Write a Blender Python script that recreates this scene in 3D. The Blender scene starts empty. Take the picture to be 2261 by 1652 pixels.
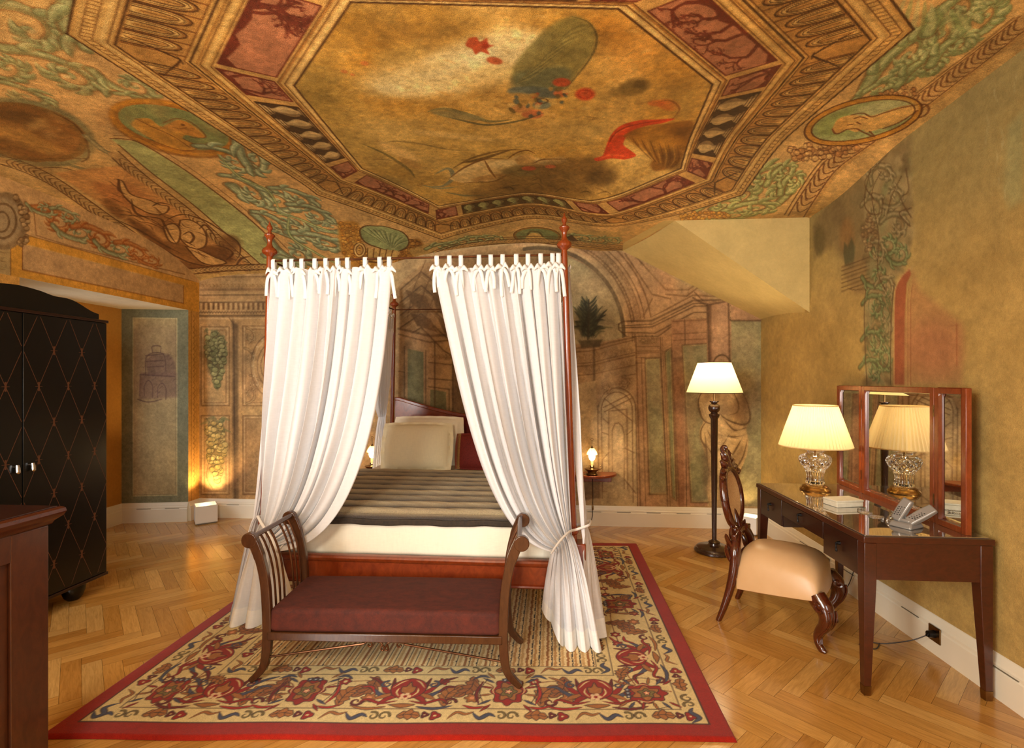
import bpy, bmesh, math, random
import numpy as np
from mathutils import Vector, Matrix
PI = math.pi
random.seed(7)
RNG = np.random.default_rng(11)
SC = bpy.context.scene
COL = SC.collection

# ------------------------------------------------------------------ camera, world, lights, exposure
F_PX, CXP, HORIZ, CAM_H, YAW = 1118.0, 1130.5, 840.0, 1.5, math.radians(4.35)
cam_d = bpy.data.cameras.new('camera')
cam = bpy.data.objects.new('camera', cam_d)
COL.objects.link(cam)
cam.location = (0, 0, CAM_H)
cam.rotation_euler = (PI/2, 0, YAW)
cam_d.sensor_width = 36.0
cam_d.lens = F_PX/2261*36
cam_d.shift_y = (HORIZ-826)/2261
cam_d.clip_start = 0.02
SC.camera = cam

SC.view_settings.view_transform = 'Standard'
SC.view_settings.look = 'None'
SC.view_settings.gamma = 1.0
SC.view_settings.use_curve_mapping = False
SC.view_settings.exposure = 0.22

world = bpy.data.worlds.new('world')
SC.world = world
world.use_nodes = True
world.node_tree.nodes['Background'].inputs[0].default_value = (1.0, 0.94, 0.84, 1)
world.node_tree.nodes['Background'].inputs[1].default_value = 0.25

SC.cycles.use_denoising = True
SC.cycles.max_bounces = 9
SC.cycles.diffuse_bounces = 4
SC.cycles.glossy_bounces = 4
SC.cycles.transmission_bounces = 7
SC.cycles.transparent_max_bounces = 8
SC.cycles.caustics_refractive = False
SC.cycles.caustics_reflective = False
SC.cycles.sample_clamp_indirect = 6.0

def area(name, loc, target, sx, sy, power, color):
    d = bpy.data.lights.new(name, 'AREA'); d.shape = 'RECTANGLE'; d.size = sx; d.size_y = sy
    d.energy = power; d.color = color
    o = bpy.data.objects.new(name, d); COL.objects.link(o); o.location = loc
    o.rotation_euler = (Vector(target)-Vector(loc)).to_track_quat('-Z', 'Y').to_euler()
    return o

def point(name, loc, power, color, radius=0.04):
    d = bpy.data.lights.new(name, 'POINT'); d.energy = power; d.color = color; d.shadow_soft_size = radius
    o = bpy.data.objects.new(name, d); COL.objects.link(o); o.location = loc
    return o

# soft key and fill light from two unseen windows added behind the photographer
area('window_light', (-2.75, -2.02, 1.75), (-1.0, 3.0, 1.4), 1.3, 1.9, 235, (1.0, 0.985, 0.94))
area('window_light', (0.9, -2.02, 1.75), (0.0, 3.0, 1.6), 1.3, 1.9, 62, (1.0, 0.985, 0.94))
# daylight of the alcove window beside the wardrobe
area('window_light', (-4.9, 3.3, 1.3), (-3.4, 4.6, 0.3), 0.9, 1.7, 40, (0.75, 0.88, 1.0))
# added unseen fill lamp behind the photographer, brightens ceiling and walls
point('chandelier_light', (-0.9, 0.15, 2.15), 105, (1.0, 0.93, 0.76), 0.22)

# ------------------------------------------------------------------ survey of the room (metres) : sight lines from the camera
def ray(px, py):
    u = (px-CXP)/F_PX
    return (-math.sin(YAW)+u*math.cos(YAW), math.cos(YAW)+u*math.sin(YAW), (HORIZ-py)/F_PX)
def hit_y(px, py, Y):
    r = ray(px, py); k = Y/r[1]; return (r[0]*k, Y, CAM_H+r[2]*k)
def hit_x(px, py, X):
    r = ray(px, py); k = X/r[0]; return (X, r[1]*k, CAM_H+r[2]*k)
def hit_z(px, py, Z):
    r = ray(px, py); k = (Z-CAM_H)/r[2]; return (r[0]*k, r[1]*k, Z)

YB, XR, XL, YF = 5.29, 2.12, -3.85, -2.0      # back, right, left, front walls

# ------------------------------------------------------------------ mesh helpers
def smooth(o, ang=35):
    o.data.shade_smooth()
    try: o.data.set_sharp_from_angle(angle=math.radians(ang))
    except Exception: pass

class MB:
    def __init__(s): s.v = []; s.f = []
    def add(s, vs, fs):
        n = len(s.v); s.v += [tuple(p) for p in vs]; s.f += [tuple(i+n for i in f) for f in fs]; return s
    def box(s, lo, hi):
        (a, b, c), (d, e, g) = lo, hi
        return s.add([(a,b,c),(d,b,c),(d,e,c),(a,e,c),(a,b,g),(d,b,g),(d,e,g),(a,e,g)],
                     [(0,3,2,1),(4,5,6,7),(0,1,5,4),(1,2,6,5),(2,3,7,6),(3,0,4,7)])
    def frustum(s, lo, hi):   # lo, hi: (x0,y0,x1,y1,z)
        a, b = lo, hi
        return s.add([(a[0],a[1],a[4]),(a[2],a[1],a[4]),(a[2],a[3],a[4]),(a[0],a[3],a[4]),
                      (b[0],b[1],b[4]),(b[2],b[1],b[4]),(b[2],b[3],b[4]),(b[0],b[3],b[4])],
                     [(0,3,2,1),(4,5,6,7),(0,1,5,4),(1,2,6,5),(2,3,7,6),(3,0,4,7)])
    def lathe(s, prof, c=(0,0,0), n=32, flute=None):
        vs = []; fs = []
        for r, z in prof:
            for k in range(n):
                a = 2*PI*k/n; rr = r
                if flute: rr = r*flute(a, z)
                vs.append((c[0]+rr*math.cos(a), c[1]+rr*math.sin(a), c[2]+z))
        m = len(prof)
        for i in range(m-1):
            for k in range(n):
                k2 = (k+1) % n
                fs.append((i*n+k, i*n+k2, (i+1)*n+k2, (i+1)*n+k))
        if prof[0][0] > 1e-5: fs.append(tuple(range(n-1, -1, -1)))
        if prof[-1][0] > 1e-5: fs.append(tuple((m-1)*n+k for k in range(n)))
        return s.add(vs, fs)
    def tube(s, pts, r, n=10, flat=1.0, up=None, cap=True):
        pts = [Vector(p) for p in pts]; m = len(pts)
        rs = r if hasattr(r, '__len__') else [r]*m
        vs = []; fs = []; u = None
        for i, p in enumerate(pts):
            t = (pts[min(i+1, m-1)]-pts[max(i-1, 0)])
            if t.length < 1e-9: t = Vector((0,0,1))
            t.normalize()
            if up is not None:
                u = Vector(up)-t*t.dot(Vector(up)); u.normalize()
            elif u is None:
                u = t.orthogonal().normalized()
            else:
                u = u-t*t.dot(u)
                if u.length < 1e-6: u = t.orthogonal()
                u.normalize()
            w = t.cross(u)
            for k in range(n):
                a = 2*PI*k/n
                vs.append(tuple(p+u*(rs[i]*math.cos(a))+w*(rs[i]*flat*math.sin(a))))
        for i in range(m-1):
            for k in range(n):
                k2 = (k+1) % n
                fs.append((i*n+k, i*n+k2, (i+1)*n+k2, (i+1)*n+k))
        if cap:
            fs.append(tuple(range(n-1, -1, -1))); fs.append(tuple((m-1)*n+k for k in range(n)))
        return s.add(vs, fs)
    def bar(s, pts, w, h, up):    # rectangular section sweep; w along up x t, h along up
        pts = [Vector(p) for p in pts]; m = len(pts); up = Vector(up)
        ws = w if hasattr(w, '__len__') else [w]*m
        hs = h if hasattr(h, '__len__') else [h]*m
        vs = []; fs = []
        for i, p in enumerate(pts):
            t = (pts[min(i+1, m-1)]-pts[max(i-1, 0)]).normalized()
            u = (up-t*t.dot(up)).normalized(); q = t.cross(u)
            for a, b in ((-1,-1),(1,-1),(1,1),(-1,1)):
                vs.append(tuple(p+q*(a*ws[i]/2)+u*(b*hs[i]/2)))
        for i in range(m-1):
            for k in range(4):
                k2 = (k+1) % 4
                fs.append((i*4+k, i*4+k2, (i+1)*4+k2, (i+1)*4+k))
        fs.append((3,2,1,0)); fs.append(tuple((m-1)*4+k for k in range(4)))
        return s.add(vs, fs)
    def prism(s, poly, a, b, axis='x'):    # poly of 2-d points extruded along axis a..b
        n = len(poly)
        def P(p, k):
            return {'x': (k, p[0], p[1]), 'y': (p[0], k, p[1]), 'z': (p[0], p[1], k)}[axis]
        vs = [P(p, a) for p in poly]+[P(p, b) for p in poly]
        fs = [tuple(range(n-1, -1, -1)), tuple(range(n, 2*n))]+[(i, (i+1) % n, n+(i+1) % n, n+i) for i in range(n)]
        return s.add(vs, fs)
    def grid(s, P, closed=False):          # P[i][j] points
        m, n = len(P), len(P[0]); vs = [p for row in P for p in row]; fs = []
        for i in range(m-1):
            for j in range(n-(0 if closed else 1)):
                j2 = (j+1) % n
                fs.append((i*n+j, i*n+j2, (i+1)*n+j2, (i+1)*n+j))
        return s.add(vs, fs)
    def ball(s, c, r, n=16, m=10):
        rx, ry, rz = r if hasattr(r, '__len__') else (r, r, r)
        P = []
        for i in range(m+1):
            th = PI*i/m
            P.append([(c[0]+rx*math.sin(th)*math.cos(2*PI*k/n), c[1]+ry*math.sin(th)*math.sin(2*PI*k/n), c[2]-rz*math.cos(th)) for k in range(n)])
        return s.grid(P, closed=True)
    def build(s, name, mat, parent=None, world=False, bevel=0, ang=35, sm=True, sub=0):
        me = bpy.data.meshes.new(name)
        vs = s.v
        if world and parent is not None:
            inv = (Matrix.Translation(parent.location) @ parent.rotation_euler.to_matrix().to_4x4()).inverted()
            vs = [tuple(inv @ Vector(p)) for p in vs]
        me.from_pydata(vs, [], s.f); me.update()
        bm = bmesh.new(); bm.from_mesh(me)
        bmesh.ops.remove_doubles(bm, verts=bm.verts, dist=1e-6)
        bmesh.ops.recalc_face_normals(bm, faces=bm.faces); bm.to_mesh(me); bm.free()
        o = bpy.data.objects.new(name, me); COL.objects.link(o)
        if mat: me.materials.append(mat)
        if parent: o.parent = parent
        if sm: smooth(o, ang)
        if bevel:
            b = o.modifiers.new('bevel', 'BEVEL'); b.width = bevel; b.segments = 2; b.limit_method = 'ANGLE'; b.angle_limit = math.radians(40)
        if sub:
            b = o.modifiers.new('sub', 'SUBSURF'); b.levels = sub; b.render_levels = sub
        return o

def empty(name, loc, label, cat, rz=0, group=None):
    o = bpy.data.objects.new(name, None); COL.objects.link(o)
    o.location = loc; o.rotation_euler = (0, 0, rz); o.empty_display_size = 0.1
    o['label'] = label; o['category'] = cat
    if group: o['group'] = group
    return o
def tag(o, label, cat, group=None, kind=None):
    o['label'] = label; o['category'] = cat
    if group: o['group'] = group
    if kind: o['kind'] = kind
    return o
def struct(o, label=None):
    o['kind'] = 'structure'
    if label: o['label'] = label
    o['category'] = o.name.split('_')[0].split('.')[0]
    return o
def bez(p0, p1, p2, p3, t):
    a = (1-t)**3; b = 3*t*(1-t)**2; c = 3*t*t*(1-t); d = t**3
    return tuple(a*p0[i]+b*p1[i]+c*p2[i]+d*p3[i] for i in range(len(p0)))
def crom(pts, n=8):       # Catmull-Rom through points
    P = [tuple(p) for p in pts]; out = []
    P = [P[0]]+P+[P[-1]]
    for i in range(1, len(P)-2):
        for k in range(n):
            t = k/n; a, b, c, d = P[i-1], P[i], P[i+1], P[i+2]
            out.append(tuple(.5*((2*b[j])+(-a[j]+c[j])*t+(2*a[j]-5*b[j]+4*c[j]-d[j])*t*t+(-a[j]+3*b[j]-3*c[j]+d[j])*t**3) for j in range(len(b))))
    out.append(P[-2]); return out

# ------------------------------------------------------------------ materials
def lin(c):
    return tuple(((x/255)/12.92 if x/255 <= 0.04045 else ((x/255+0.055)/1.055)**2.4) for x in c)
class NT:
    def __init__(s, name):
        s.m = bpy.data.materials.new(name); s.m.use_nodes = True; s.t = s.m.node_tree
        s.b = s.t.nodes['Principled BSDF']; s.out = s.t.nodes['Material Output']
    def n(s, typ, **kw):
        x = s.t.nodes.new(typ)
        for k, v in kw.items(): setattr(x, k, v)
        return x
    def l(s, a, b): s.t.links.new(a, b)
    def tc(s, out='Object', scale=(1,1,1), rot=(0,0,0)):
        a = s.n('ShaderNodeTexCoord'); m = s.n('ShaderNodeMapping')
        m.inputs['Scale'].default_value = scale; m.inputs['Rotation'].default_value = rot
        s.l(a.outputs[out], m.inputs[0]); return m.outputs[0]
    def noise(s, vec, scale, detail=4, rough=.55, dist=0):
        x = s.n('ShaderNodeTexNoise'); x.inputs['Scale'].default_value = scale; x.inputs['Detail'].default_value = detail
        x.inputs['Roughness'].default_value = rough; x.inputs['Distortion'].default_value = dist
        if vec is not None: s.l(vec, x.inputs['Vector'])
        return x.outputs['Fac']
    def ramp(s, fac, stops):
        r = s.n('ShaderNodeValToRGB'); e = r.color_ramp.elements
        while len(e) > 1: e.remove(e[-1])
        e[0].position = stops[0][0]; e[0].color = (*stops[0][1], 1)
        for p, c in stops[1:]:
            q = e.new(p); q.color = (*c, 1)
        s.l(fac, r.inputs[0]); return r.outputs[0]
    def mix(s, a, b, fac, mode='MIX'):
        x = s.n('ShaderNodeMix', data_type='RGBA', blend_type=mode)
        for k, v in ((6, a), (7, b)):
            if isinstance(v, tuple): x.inputs[k].default_value = (*v, 1)
            else: s.l(v, x.inputs[k])
        if isinstance(fac, (int, float)): x.inputs[0].default_value = fac
        else: s.l(fac, x.inputs[0])
        return x.outputs[2]
    def bump(s, h, strength=.2, dist=.01):
        x = s.n('ShaderNodeBump'); x.inputs['Strength'].default_value = strength; x.inputs['Distance'].default_value = dist
        s.l(h, x.inputs['Height']); s.l(x.outputs[0], s.b.inputs['Normal']); return x
    def base(s, c):
        if isinstance(c, tuple): s.b.inputs['Base Color'].default_value = (*c, 1)
        else: s.l(c, s.b.inputs['Base Color'])
    def set(s, **kw):
        for k, v in kw.items(): s.b.inputs[k.replace('_', ' ')].default_value = v
        return s

def wood(name, dark, light, rough=.3, scale=(3, 3, .6), coat=.3):
    t = NT(name); v = t.tc('Object', scale)
    n1 = t.noise(v, 9, 6, .6, 1.5)
    n2 = t.noise(t.tc('Object', tuple(q*6 for q in scale)), 22, 3)
    c = t.ramp(n1, [(.15, lin(dark)), (.85, lin(light))])
    c = t.mix(c, t.ramp(n2, [(.3, (.72,.72,.72)), (.7, (1.05,1.05,1.05))]), .5, 'MULTIPLY')
    t.base(c); t.set(Roughness=rough, Coat_Weight=coat, Coat_Roughness=.12)
    t.bump(n2, .05, .002)
    return t.m
M = {}
M['mahogany'] = wood('mahogany', (92,30,10), (150,64,24), .28, (2,2,1.2))
M['mahogany_post'] = wood('mahogany_post', (100,38,13), (156,70,28), .22, (6,6,.8), .5)
M['walnut'] = wood('walnut', (36,19,10), (66,37,20), .26, (4,4,1.2), .35)
M['desk_wood'] = wood('desk_wood', (46,17,7), (80,31,13), .3, (2.5,1.0,5))
M['drawer_wood'] = wood('drawer_wood', (30,10,6), (52,20,11), .32, (2.5,1.0,5))
M['mirror_wood'] = wood('mirror_wood', (104,40,15), (150,70,30), .25, (3,3,1))
M['carved'] = wood('carved', (50,19,8), (96,40,18), .16, (4,4,3), .7)
M['chest_wood'] = wood('chest_wood', (52,23,9), (84,42,18), .38, (3,3,1.2), .2)
M['chest_edge'] = wood('chest_edge', (54,20,8), (84,36,16), .25, (2,.6,3), .4)

def plain(name, c, rough=.5, metal=0, **kw):
    t = NT(name); t.base(lin(c)); t.set(Roughness=rough, Metallic=metal, **kw)
    return t.m
def mottled(name, c, d, scale=30, rough=.5, metal=0, bump=.05, **kw):
    t = NT(name); n = t.noise(t.tc(), scale, 5)
    t.base(t.ramp(n, [(.3, lin(d)), (.7, lin(c))])); t.set(Roughness=rough, Metallic=metal, **kw)
    t.bump(n, bump, .004); return t.m
M['brass'] = mottled('brass', (196,160,96), (160,122,66), 8, .22, 1, .01)
M['old_brass'] = mottled('old_brass', (150,120,78), (92,70,44), 10, .3, 1, .02)
M['bronze'] = mottled('bronze', (112,72,44), (78,46,28), 20, .35, .85, .03)
M['black_metal'] = plain('black_metal', (26,22,20), .35, .6)
M['chrome'] = plain('chrome', (205,203,200), .12, 1)
M['white_paint'] = mottled('white_paint', (238,230,208), (232,222,198), 3, .35, 0, .01)
M['white_box'] = mottled('white_box', (240,238,232), (234,232,224), 3, .3, 0, .01)
M['black_lacquer'] = mottled('black_lacquer', (17,16,13), (11,11,9), 40, .27, 0, .015)
M['lacquer_edge'] = plain('lacquer_edge', (40,18,12), .3)
M['inlay'] = plain('inlay', (92,54,30), .4)
M['cane'] = None
M['cream_leather'] = mottled('cream_leather', (214,176,130), (204,164,116), 5, .38, 0, .01)
M['plastic_grey'] = plain('plastic_grey', (150,146,140), .3, .3)
M['plastic_dark'] = plain('plastic_dark', (42,40,38), .35)
M['paper'] = mottled('paper', (232,222,196), (222,210,182), 60, .7)
M['cable'] = plain('cable', (46,36,28), .5)
M['slot'] = plain('slot', (120,112,92), .6)

t = NT('mirror_glass'); t.base((.86,.88,.85)); t.set(Metallic=1.0, Roughness=.015); M['mirror'] = t.m
t = NT('desk_glass'); t.base((.52,.47,.40)); t.set(Metallic=.85, Roughness=.02, Specular_IOR_Level=1.0, IOR=1.8, Coat_Weight=1.0, Coat_Roughness=.02); M['desk_glass'] = t.m
t = NT('crystal'); t.base((1,1,1)); t.set(Roughness=.03, IOR=1.5, Transmission_Weight=1.0); M['crystal'] = t.m

def cloth(name, c, trans=.35, scale=500, dark=.93, bump=.1):
    t = NT(name); v = t.tc()
    w1 = t.n('ShaderNodeTexWave'); w1.inputs['Scale'].default_value = scale/6; w1.wave_type = 'BANDS'; w1.bands_direction = 'Z'
    w1.inputs['Distortion'].default_value = 2; t.l(v, w1.inputs[0])
    n = t.noise(t.tc('Object', (1,1,.15)), 90, 4)
    n2 = t.noise(t.tc('Object', (.2,.2,1)), 120, 4)
    mm = t.n('ShaderNodeMath', operation='ADD'); t.l(n, mm.inputs[0]); t.l(n2, mm.inputs[1])
    hh = t.n('ShaderNodeMath', operation='MULTIPLY'); t.l(mm.outputs[0], hh.inputs[0]); hh.inputs[1].default_value = .5
    L = lin(c)
    col = t.ramp(hh.outputs[0], [(.35, tuple(x*dark for x in L)), (.65, L)])
    t.base(col); t.set(Roughness=.9, Specular_IOR_Level=.15)
    t.bump(hh.outputs[0], bump, .002)
    tr = t.n('ShaderNodeBsdfTranslucent'); t.l(col, tr.inputs[0])
    mx = t.n('ShaderNodeMixShader'); mx.inputs[0].default_value = trans
    t.l(t.b.outputs[0], mx.inputs[1]); t.l(tr.outputs[0], mx.inputs[2]); t.l(mx.outputs[0], t.out.inputs[0])
    return t.m
M['voile'] = cloth('voile', (240,240,242), .26)
M['ribbon'] = cloth('ribbon', (250,248,244), .2)
M['sheet'] = cloth('sheet', (248,238,214), .0)
M['pillow_case'] = cloth('pillow_case', (238,226,190), .0)
def shade_mat(name, c, strength, trans=.6):
    t = NT(name); L = lin(c); t.base(L); t.set(Roughness=.8)
    tr = t.n('ShaderNodeBsdfTranslucent'); tr.inputs[0].default_value = (*L, 1)
    mx = t.n('ShaderNodeMixShader'); mx.inputs[0].default_value = trans
    t.l(t.b.outputs[0], mx.inputs[1]); t.l(tr.outputs[0], mx.inputs[2]); t.l(mx.outputs[0], t.out.inputs[0])
    return t.m
M['shade_plain'] = shade_mat('shade_plain', (248,226,172), 0, .5)
M['shade_pleat'] = shade_mat('shade_pleat', (250,228,176), 0, .5)
t = NT('glowing_glass'); t.base((1,.9,.7)); t.set(Roughness=.4, Emission_Color=(1.0,.72,.36,1), Emission_Strength=9.0); M['glow'] = t.m
t = NT('bulb'); t.base((1,.9,.7)); t.set(Emission_Color=(1.0,.78,.45,1), Emission_Strength=30.0); M['bulb'] = t.m

def velvet(name, c, d, scale=14):
    t = NT(name); n = t.noise(t.tc('Object', (1,2,1)), scale, 9, .8, .3); f = t.noise(t.tc(), 300, 2)
    t.base(t.mix(t.ramp(n, [(.28, lin(d)), (.74, lin(c))]), t.ramp(f, [(.3,(.6,.6,.6)),(.7,(1.2,1.2,1.2))]), .5, 'MULTIPLY'))
    t.set(Roughness=.85, Sheen_Weight=.12, Sheen_Roughness=.4, Sheen_Tint=(*lin(c),1)); t.bump(f, .25, .002); return t.m
M['velvet'] = velvet('velvet', (98,34,14), (48,15,7), 16)
M['bench_wood'] = wood('bench_wood', (54,29,14), (88,52,27), .26, (4,4,1.2), .3)
M['velvet_red'] = velvet('velvet_red', (112,22,16), (78,12,10))
t = NT('fur')
a = t.n('ShaderNodeAttribute', attribute_name='paint')
n1 = t.noise(t.tc('Object', (.7, 12, 12)), 2.2, 4, .6, .2); n2 = t.noise(t.tc('Object', (60, 160, 160)), 2.0, 4, .7)
c = t.mix(a.outputs['Color'], t.ramp(n1, [(.3,(.75,.73,.70)),(.7,(1.2,1.2,1.16))]), .7, 'MULTIPLY')
c = t.mix(c, t.ramp(n2, [(.3,(.5,.5,.5)),(.7,(1.4,1.4,1.4))]), .7, 'MULTIPLY')
t.base(c); t.set(Roughness=.9, Sheen_Weight=.25); t.bump(n2, .8, .012); M['fur'] = t.m
M['fur_edge'] = mottled('fur_edge', (58,44,28), (34,26,18), 60, .8)
t = NT('cane_weave'); v = t.tc('Object', (1,1,1))
vo = t.n('ShaderNodeTexVoronoi'); vo.inputs['Scale'].default_value = 130; t.l(v, vo.inputs['Vector'])
t.base(t.ramp(vo.outputs['Distance'], [(.1, lin((230,196,146))), (.5, lin((196,156,108)))])); t.set(Roughness=.6)
t.bump(vo.outputs['Distance'], .4, .004); M['cane'] = t.m

def painted(name, rough=.62, grain=.22, bump=.25, spec=.3, tint=(1,1,1), flat=None):
    """plaster coloured by the painted colour attribute, with fine pigment grain and a rough trowelled relief"""
    t = NT(name)
    if flat: col = lin(flat)
    else:
        a = t.n('ShaderNodeAttribute', attribute_name='paint'); col = a.outputs['Color']
    if tint != (1,1,1): col = t.mix(col, tint, 1.0, 'MULTIPLY')
    v = t.tc('Object')
    f = t.noise(v, 230, 3, .6); g = t.noise(v, 38, 5, .65, .4); h = t.noise(v, 5, 4, .6, .3)
    c = t.mix(col, t.ramp(f, [(.3,(1-grain*1.6,)*3), (.7,(1+grain,)*3)]), .8, 'MULTIPLY')
    c = t.mix(c, t.ramp(g, [(.3,(1-grain*1.3,1-grain*1.4,1-grain*1.6)), (.7,(1+grain*.8,1+grain*.8,1+grain*.7))]), .8, 'MULTIPLY')
    c = t.mix(c, t.ramp(h, [(.3,(.88,.87,.84)), (.7,(1.08,1.07,1.04))]), .8, 'MULTIPLY')
    t.base(c); t.set(Roughness=rough, Specular_IOR_Level=spec)
    mm = t.n('ShaderNodeMath', operation='ADD'); t.l(f, mm.inputs[0]); t.l(g, mm.inputs[1])
    t.bump(mm.outputs[0], bump, .006)
    return t.m
M['fresco'] = painted('fresco', .40, .30, .75, .5, tint=(1.0,1.0,.80))
M['wall_fresco'] = painted('wall_fresco', .7, .20, .25, .25, tint=(.95,.93,.87))
M['wall_plaster'] = painted('wall_plaster', .7, .12, .35, .25, tint=(.90,.91,.90))
M['soffit'] = painted('soffit', .75, .07, .2, .2, flat=(204,180,118))
M['white_plaster'] = painted('white_plaster', .75, .05, .1, .2, flat=(236,226,200))
M['front_plaster'] = painted('front_plaster', .75, .08, .1, .2, flat=(190,160,98))
t = NT('rug_pile')
a = t.n('ShaderNodeAttribute', attribute_name='paint'); f = t.noise(t.tc(), 420, 2, .6); g = t.noise(t.tc(), 60, 4, .6)
c = t.mix(a.outputs['Color'], t.ramp(f, [(.3,(.62,.62,.62)),(.7,(1.22,1.22,1.22))]), .75, 'MULTIPLY')
c = t.mix(c, t.ramp(g, [(.3,(.85,.85,.85)),(.7,(1.08,1.08,1.08))]), .8, 'MULTIPLY')
t.base(c); t.set(Roughness=.95, Specular_IOR_Level=.1, Sheen_Weight=.15); t.bump(f, .6, .004); M['rug'] = t.m
t = NT('oak_parquet')
a = t.n('ShaderNodeAttribute', attribute_name='paint')
uv = t.n('ShaderNodeUVMap'); uv.uv_map = 'UVMap'
mp = t.n('ShaderNodeMapping'); mp.inputs['Scale'].default_value = (2.2, 22, 1); t.l(uv.outputs[0], mp.inputs[0])
gr = t.noise(mp.outputs[0], 3.0, 6, .62, 1.2)
mp2 = t.n('ShaderNodeMapping'); mp2.inputs['Scale'].default_value = (6, 160, 1); t.l(uv.outputs[0], mp2.inputs[0])
gr2 = t.noise(mp2.outputs[0], 2.5, 3, .6, .3)
c = t.mix(a.outputs['Color'], t.ramp(gr, [(.3,(.72,.68,.6)),(.6,(1.06,1.05,1.02))]), .8, 'MULTIPLY')
c = t.mix(c, t.ramp(gr2, [(.3,(.86,.84,.8)),(.7,(1.06,1.06,1.06))]), .8, 'MULTIPLY')
t.base(c); t.set(Roughness=.24, Specular_IOR_Level=.5, Coat_Weight=.5, Coat_Roughness=.14); t.bump(gr2, .04, .002); M['oak'] = t.m
# ------------------------------------------------------------------ ceiling form: a low coved vault
def back_edge(x):
    x = np.asarray(x, float)
    lun = 2.52+0.42*np.sqrt(np.clip(1-((x+0.05)/1.95)**2, 0, 1))
    return np.maximum(np.where(x < -1.2, 2.665-.0*x, 0), np.where(np.abs(x+.05) < 1.95, lun, 2.62))*1.0
def left_edge(y):
    y = np.asarray(y, float)
    return 2.64+0.30*np.sqrt(np.clip(1-((y-2.9)/2.4)**2, 0, 1))
def right_edge(y):
    y = np.asarray(y, float)
    return np.interp(y, [-3, 2.44, 3.2, 4.33, 5.3], [3.0, 2.99, 2.955, 2.83, 2.70])
CROWN = 3.07
def ceil_z(x, y):
    x = np.asarray(x, float); y = np.asarray(y, float)
    def w(d, c): return np.clip(1-d/c, 0, 1)**2
    db = w(YB-y, 1.5)*(CROWN-back_edge(x)); dl = w(x-XL, 1.7)*(CROWN-left_edge(y)); dr = w(XR-x, .9)*(CROWN-right_edge(y))
    p = 4.0
    z = CROWN-(db**p+dl**p+dr**p)**(1/p)
    def ss(a, b, q): q = np.clip((q-a)/(b-a), 0, 1); return q*q*(3-2*q)
    return z-ss(-.3, .6, x)*ss(3.3, 4.33, y)*np.maximum(0, z-2.838)      # the vault sinks towards the boxed corner
def hit_ceil(px, py):
    px = np.asarray(px, float); py = np.asarray(py, float)
    u = (px-CXP)/F_PX; rx = -math.sin(YAW)+u*math.cos(YAW); ry = math.cos(YAW)+u*math.sin(YAW); rz = (HORIZ-py)/F_PX
    lo = np.full(px.shape, .05); hi = np.full(px.shape, 30.0)
    for _ in range(50):      # along the sight line, height above the camera minus height of the vault
        m = (lo+hi)/2; below = (CAM_H+rz*m) < ceil_z(np.clip(rx*m, XL, XR), np.clip(ry*m, -3, YB))
        lo = np.where(below, m, lo); hi = np.where(below, hi, m)
    k = (lo+hi)/2
    return rx*k, ry*k

def painted_grid(name, P, C, mat, parent=None):
    """regular grid of points P (h,w,3) with linear paint colours C (h,w,3)"""
    h, w = P.shape[:2]; me = bpy.data.meshes.new(name)
    me.vertices.add(h*w); me.vertices.foreach_set('co', P.astype(np.float32).ravel())
    idx = np.arange(h*w, dtype=np.int32).reshape(h, w)
    q = np.stack([idx[:-1,:-1], idx[:-1,1:], idx[1:,1:], idx[1:,:-1]], -1).reshape(-1, 4)
    me.loops.add(q.size); me.loops.foreach_set('vertex_index', q.ravel())
    me.polygons.add(len(q)); me.polygons.foreach_set('loop_start', np.arange(0, q.size, 4, dtype=np.int32))
    me.update(calc_edges=True)
    a = me.color_attributes.new('paint', 'BYTE_COLOR', 'POINT')
    c = np.ones((h*w, 4), np.float32); c[:, :3] = np.clip(C.reshape(-1, 3), 0, 1)
    a.data.foreach_set('color', c.ravel())
    me.shade_smooth()
    o = bpy.data.objects.new(name, me); COL.objects.link(o); me.materials.append(mat)
    if parent: o.parent = parent
    return o
# ------------------------------------------------------------------ the painter: fresco and carpet colours laid on fine grids
RES_C, RES_W, RES_R = .0058, .0062, .0045
def vnoise(X, Y, s, seed=0, octv=4, rough=.55):
    out = np.zeros(X.shape, np.float32); amp = 1; tot = 0
    for o in range(octv):
        r = np.random.default_rng(seed*97+o); g = r.random((64, 64)).astype(np.float32)
        x = X*s*2**o+o*13.7; y = Y*s*2**o+o*7.3
        i = np.floor(x).astype(int); j = np.floor(y).astype(int); fx = (x-i).astype(np.float32); fy = (y-j).astype(np.float32)
        fx = fx*fx*(3-2*fx); fy = fy*fy*(3-2*fy); i0, i1, j0, j1 = i % 64, (i+1) % 64, j % 64, (j+1) % 64
        out += amp*((g[j0,i0]*(1-fx)+g[j0,i1]*fx)*(1-fy)+(g[j1,i0]*(1-fx)+g[j1,i1]*fx)*fy); tot += amp; amp *= rough
    return out/tot
def sstep(a, b, x):
    t_ = np.clip((x-a)/(b-a), 0, 1); return t_*t_*(3-2*t_)
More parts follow.
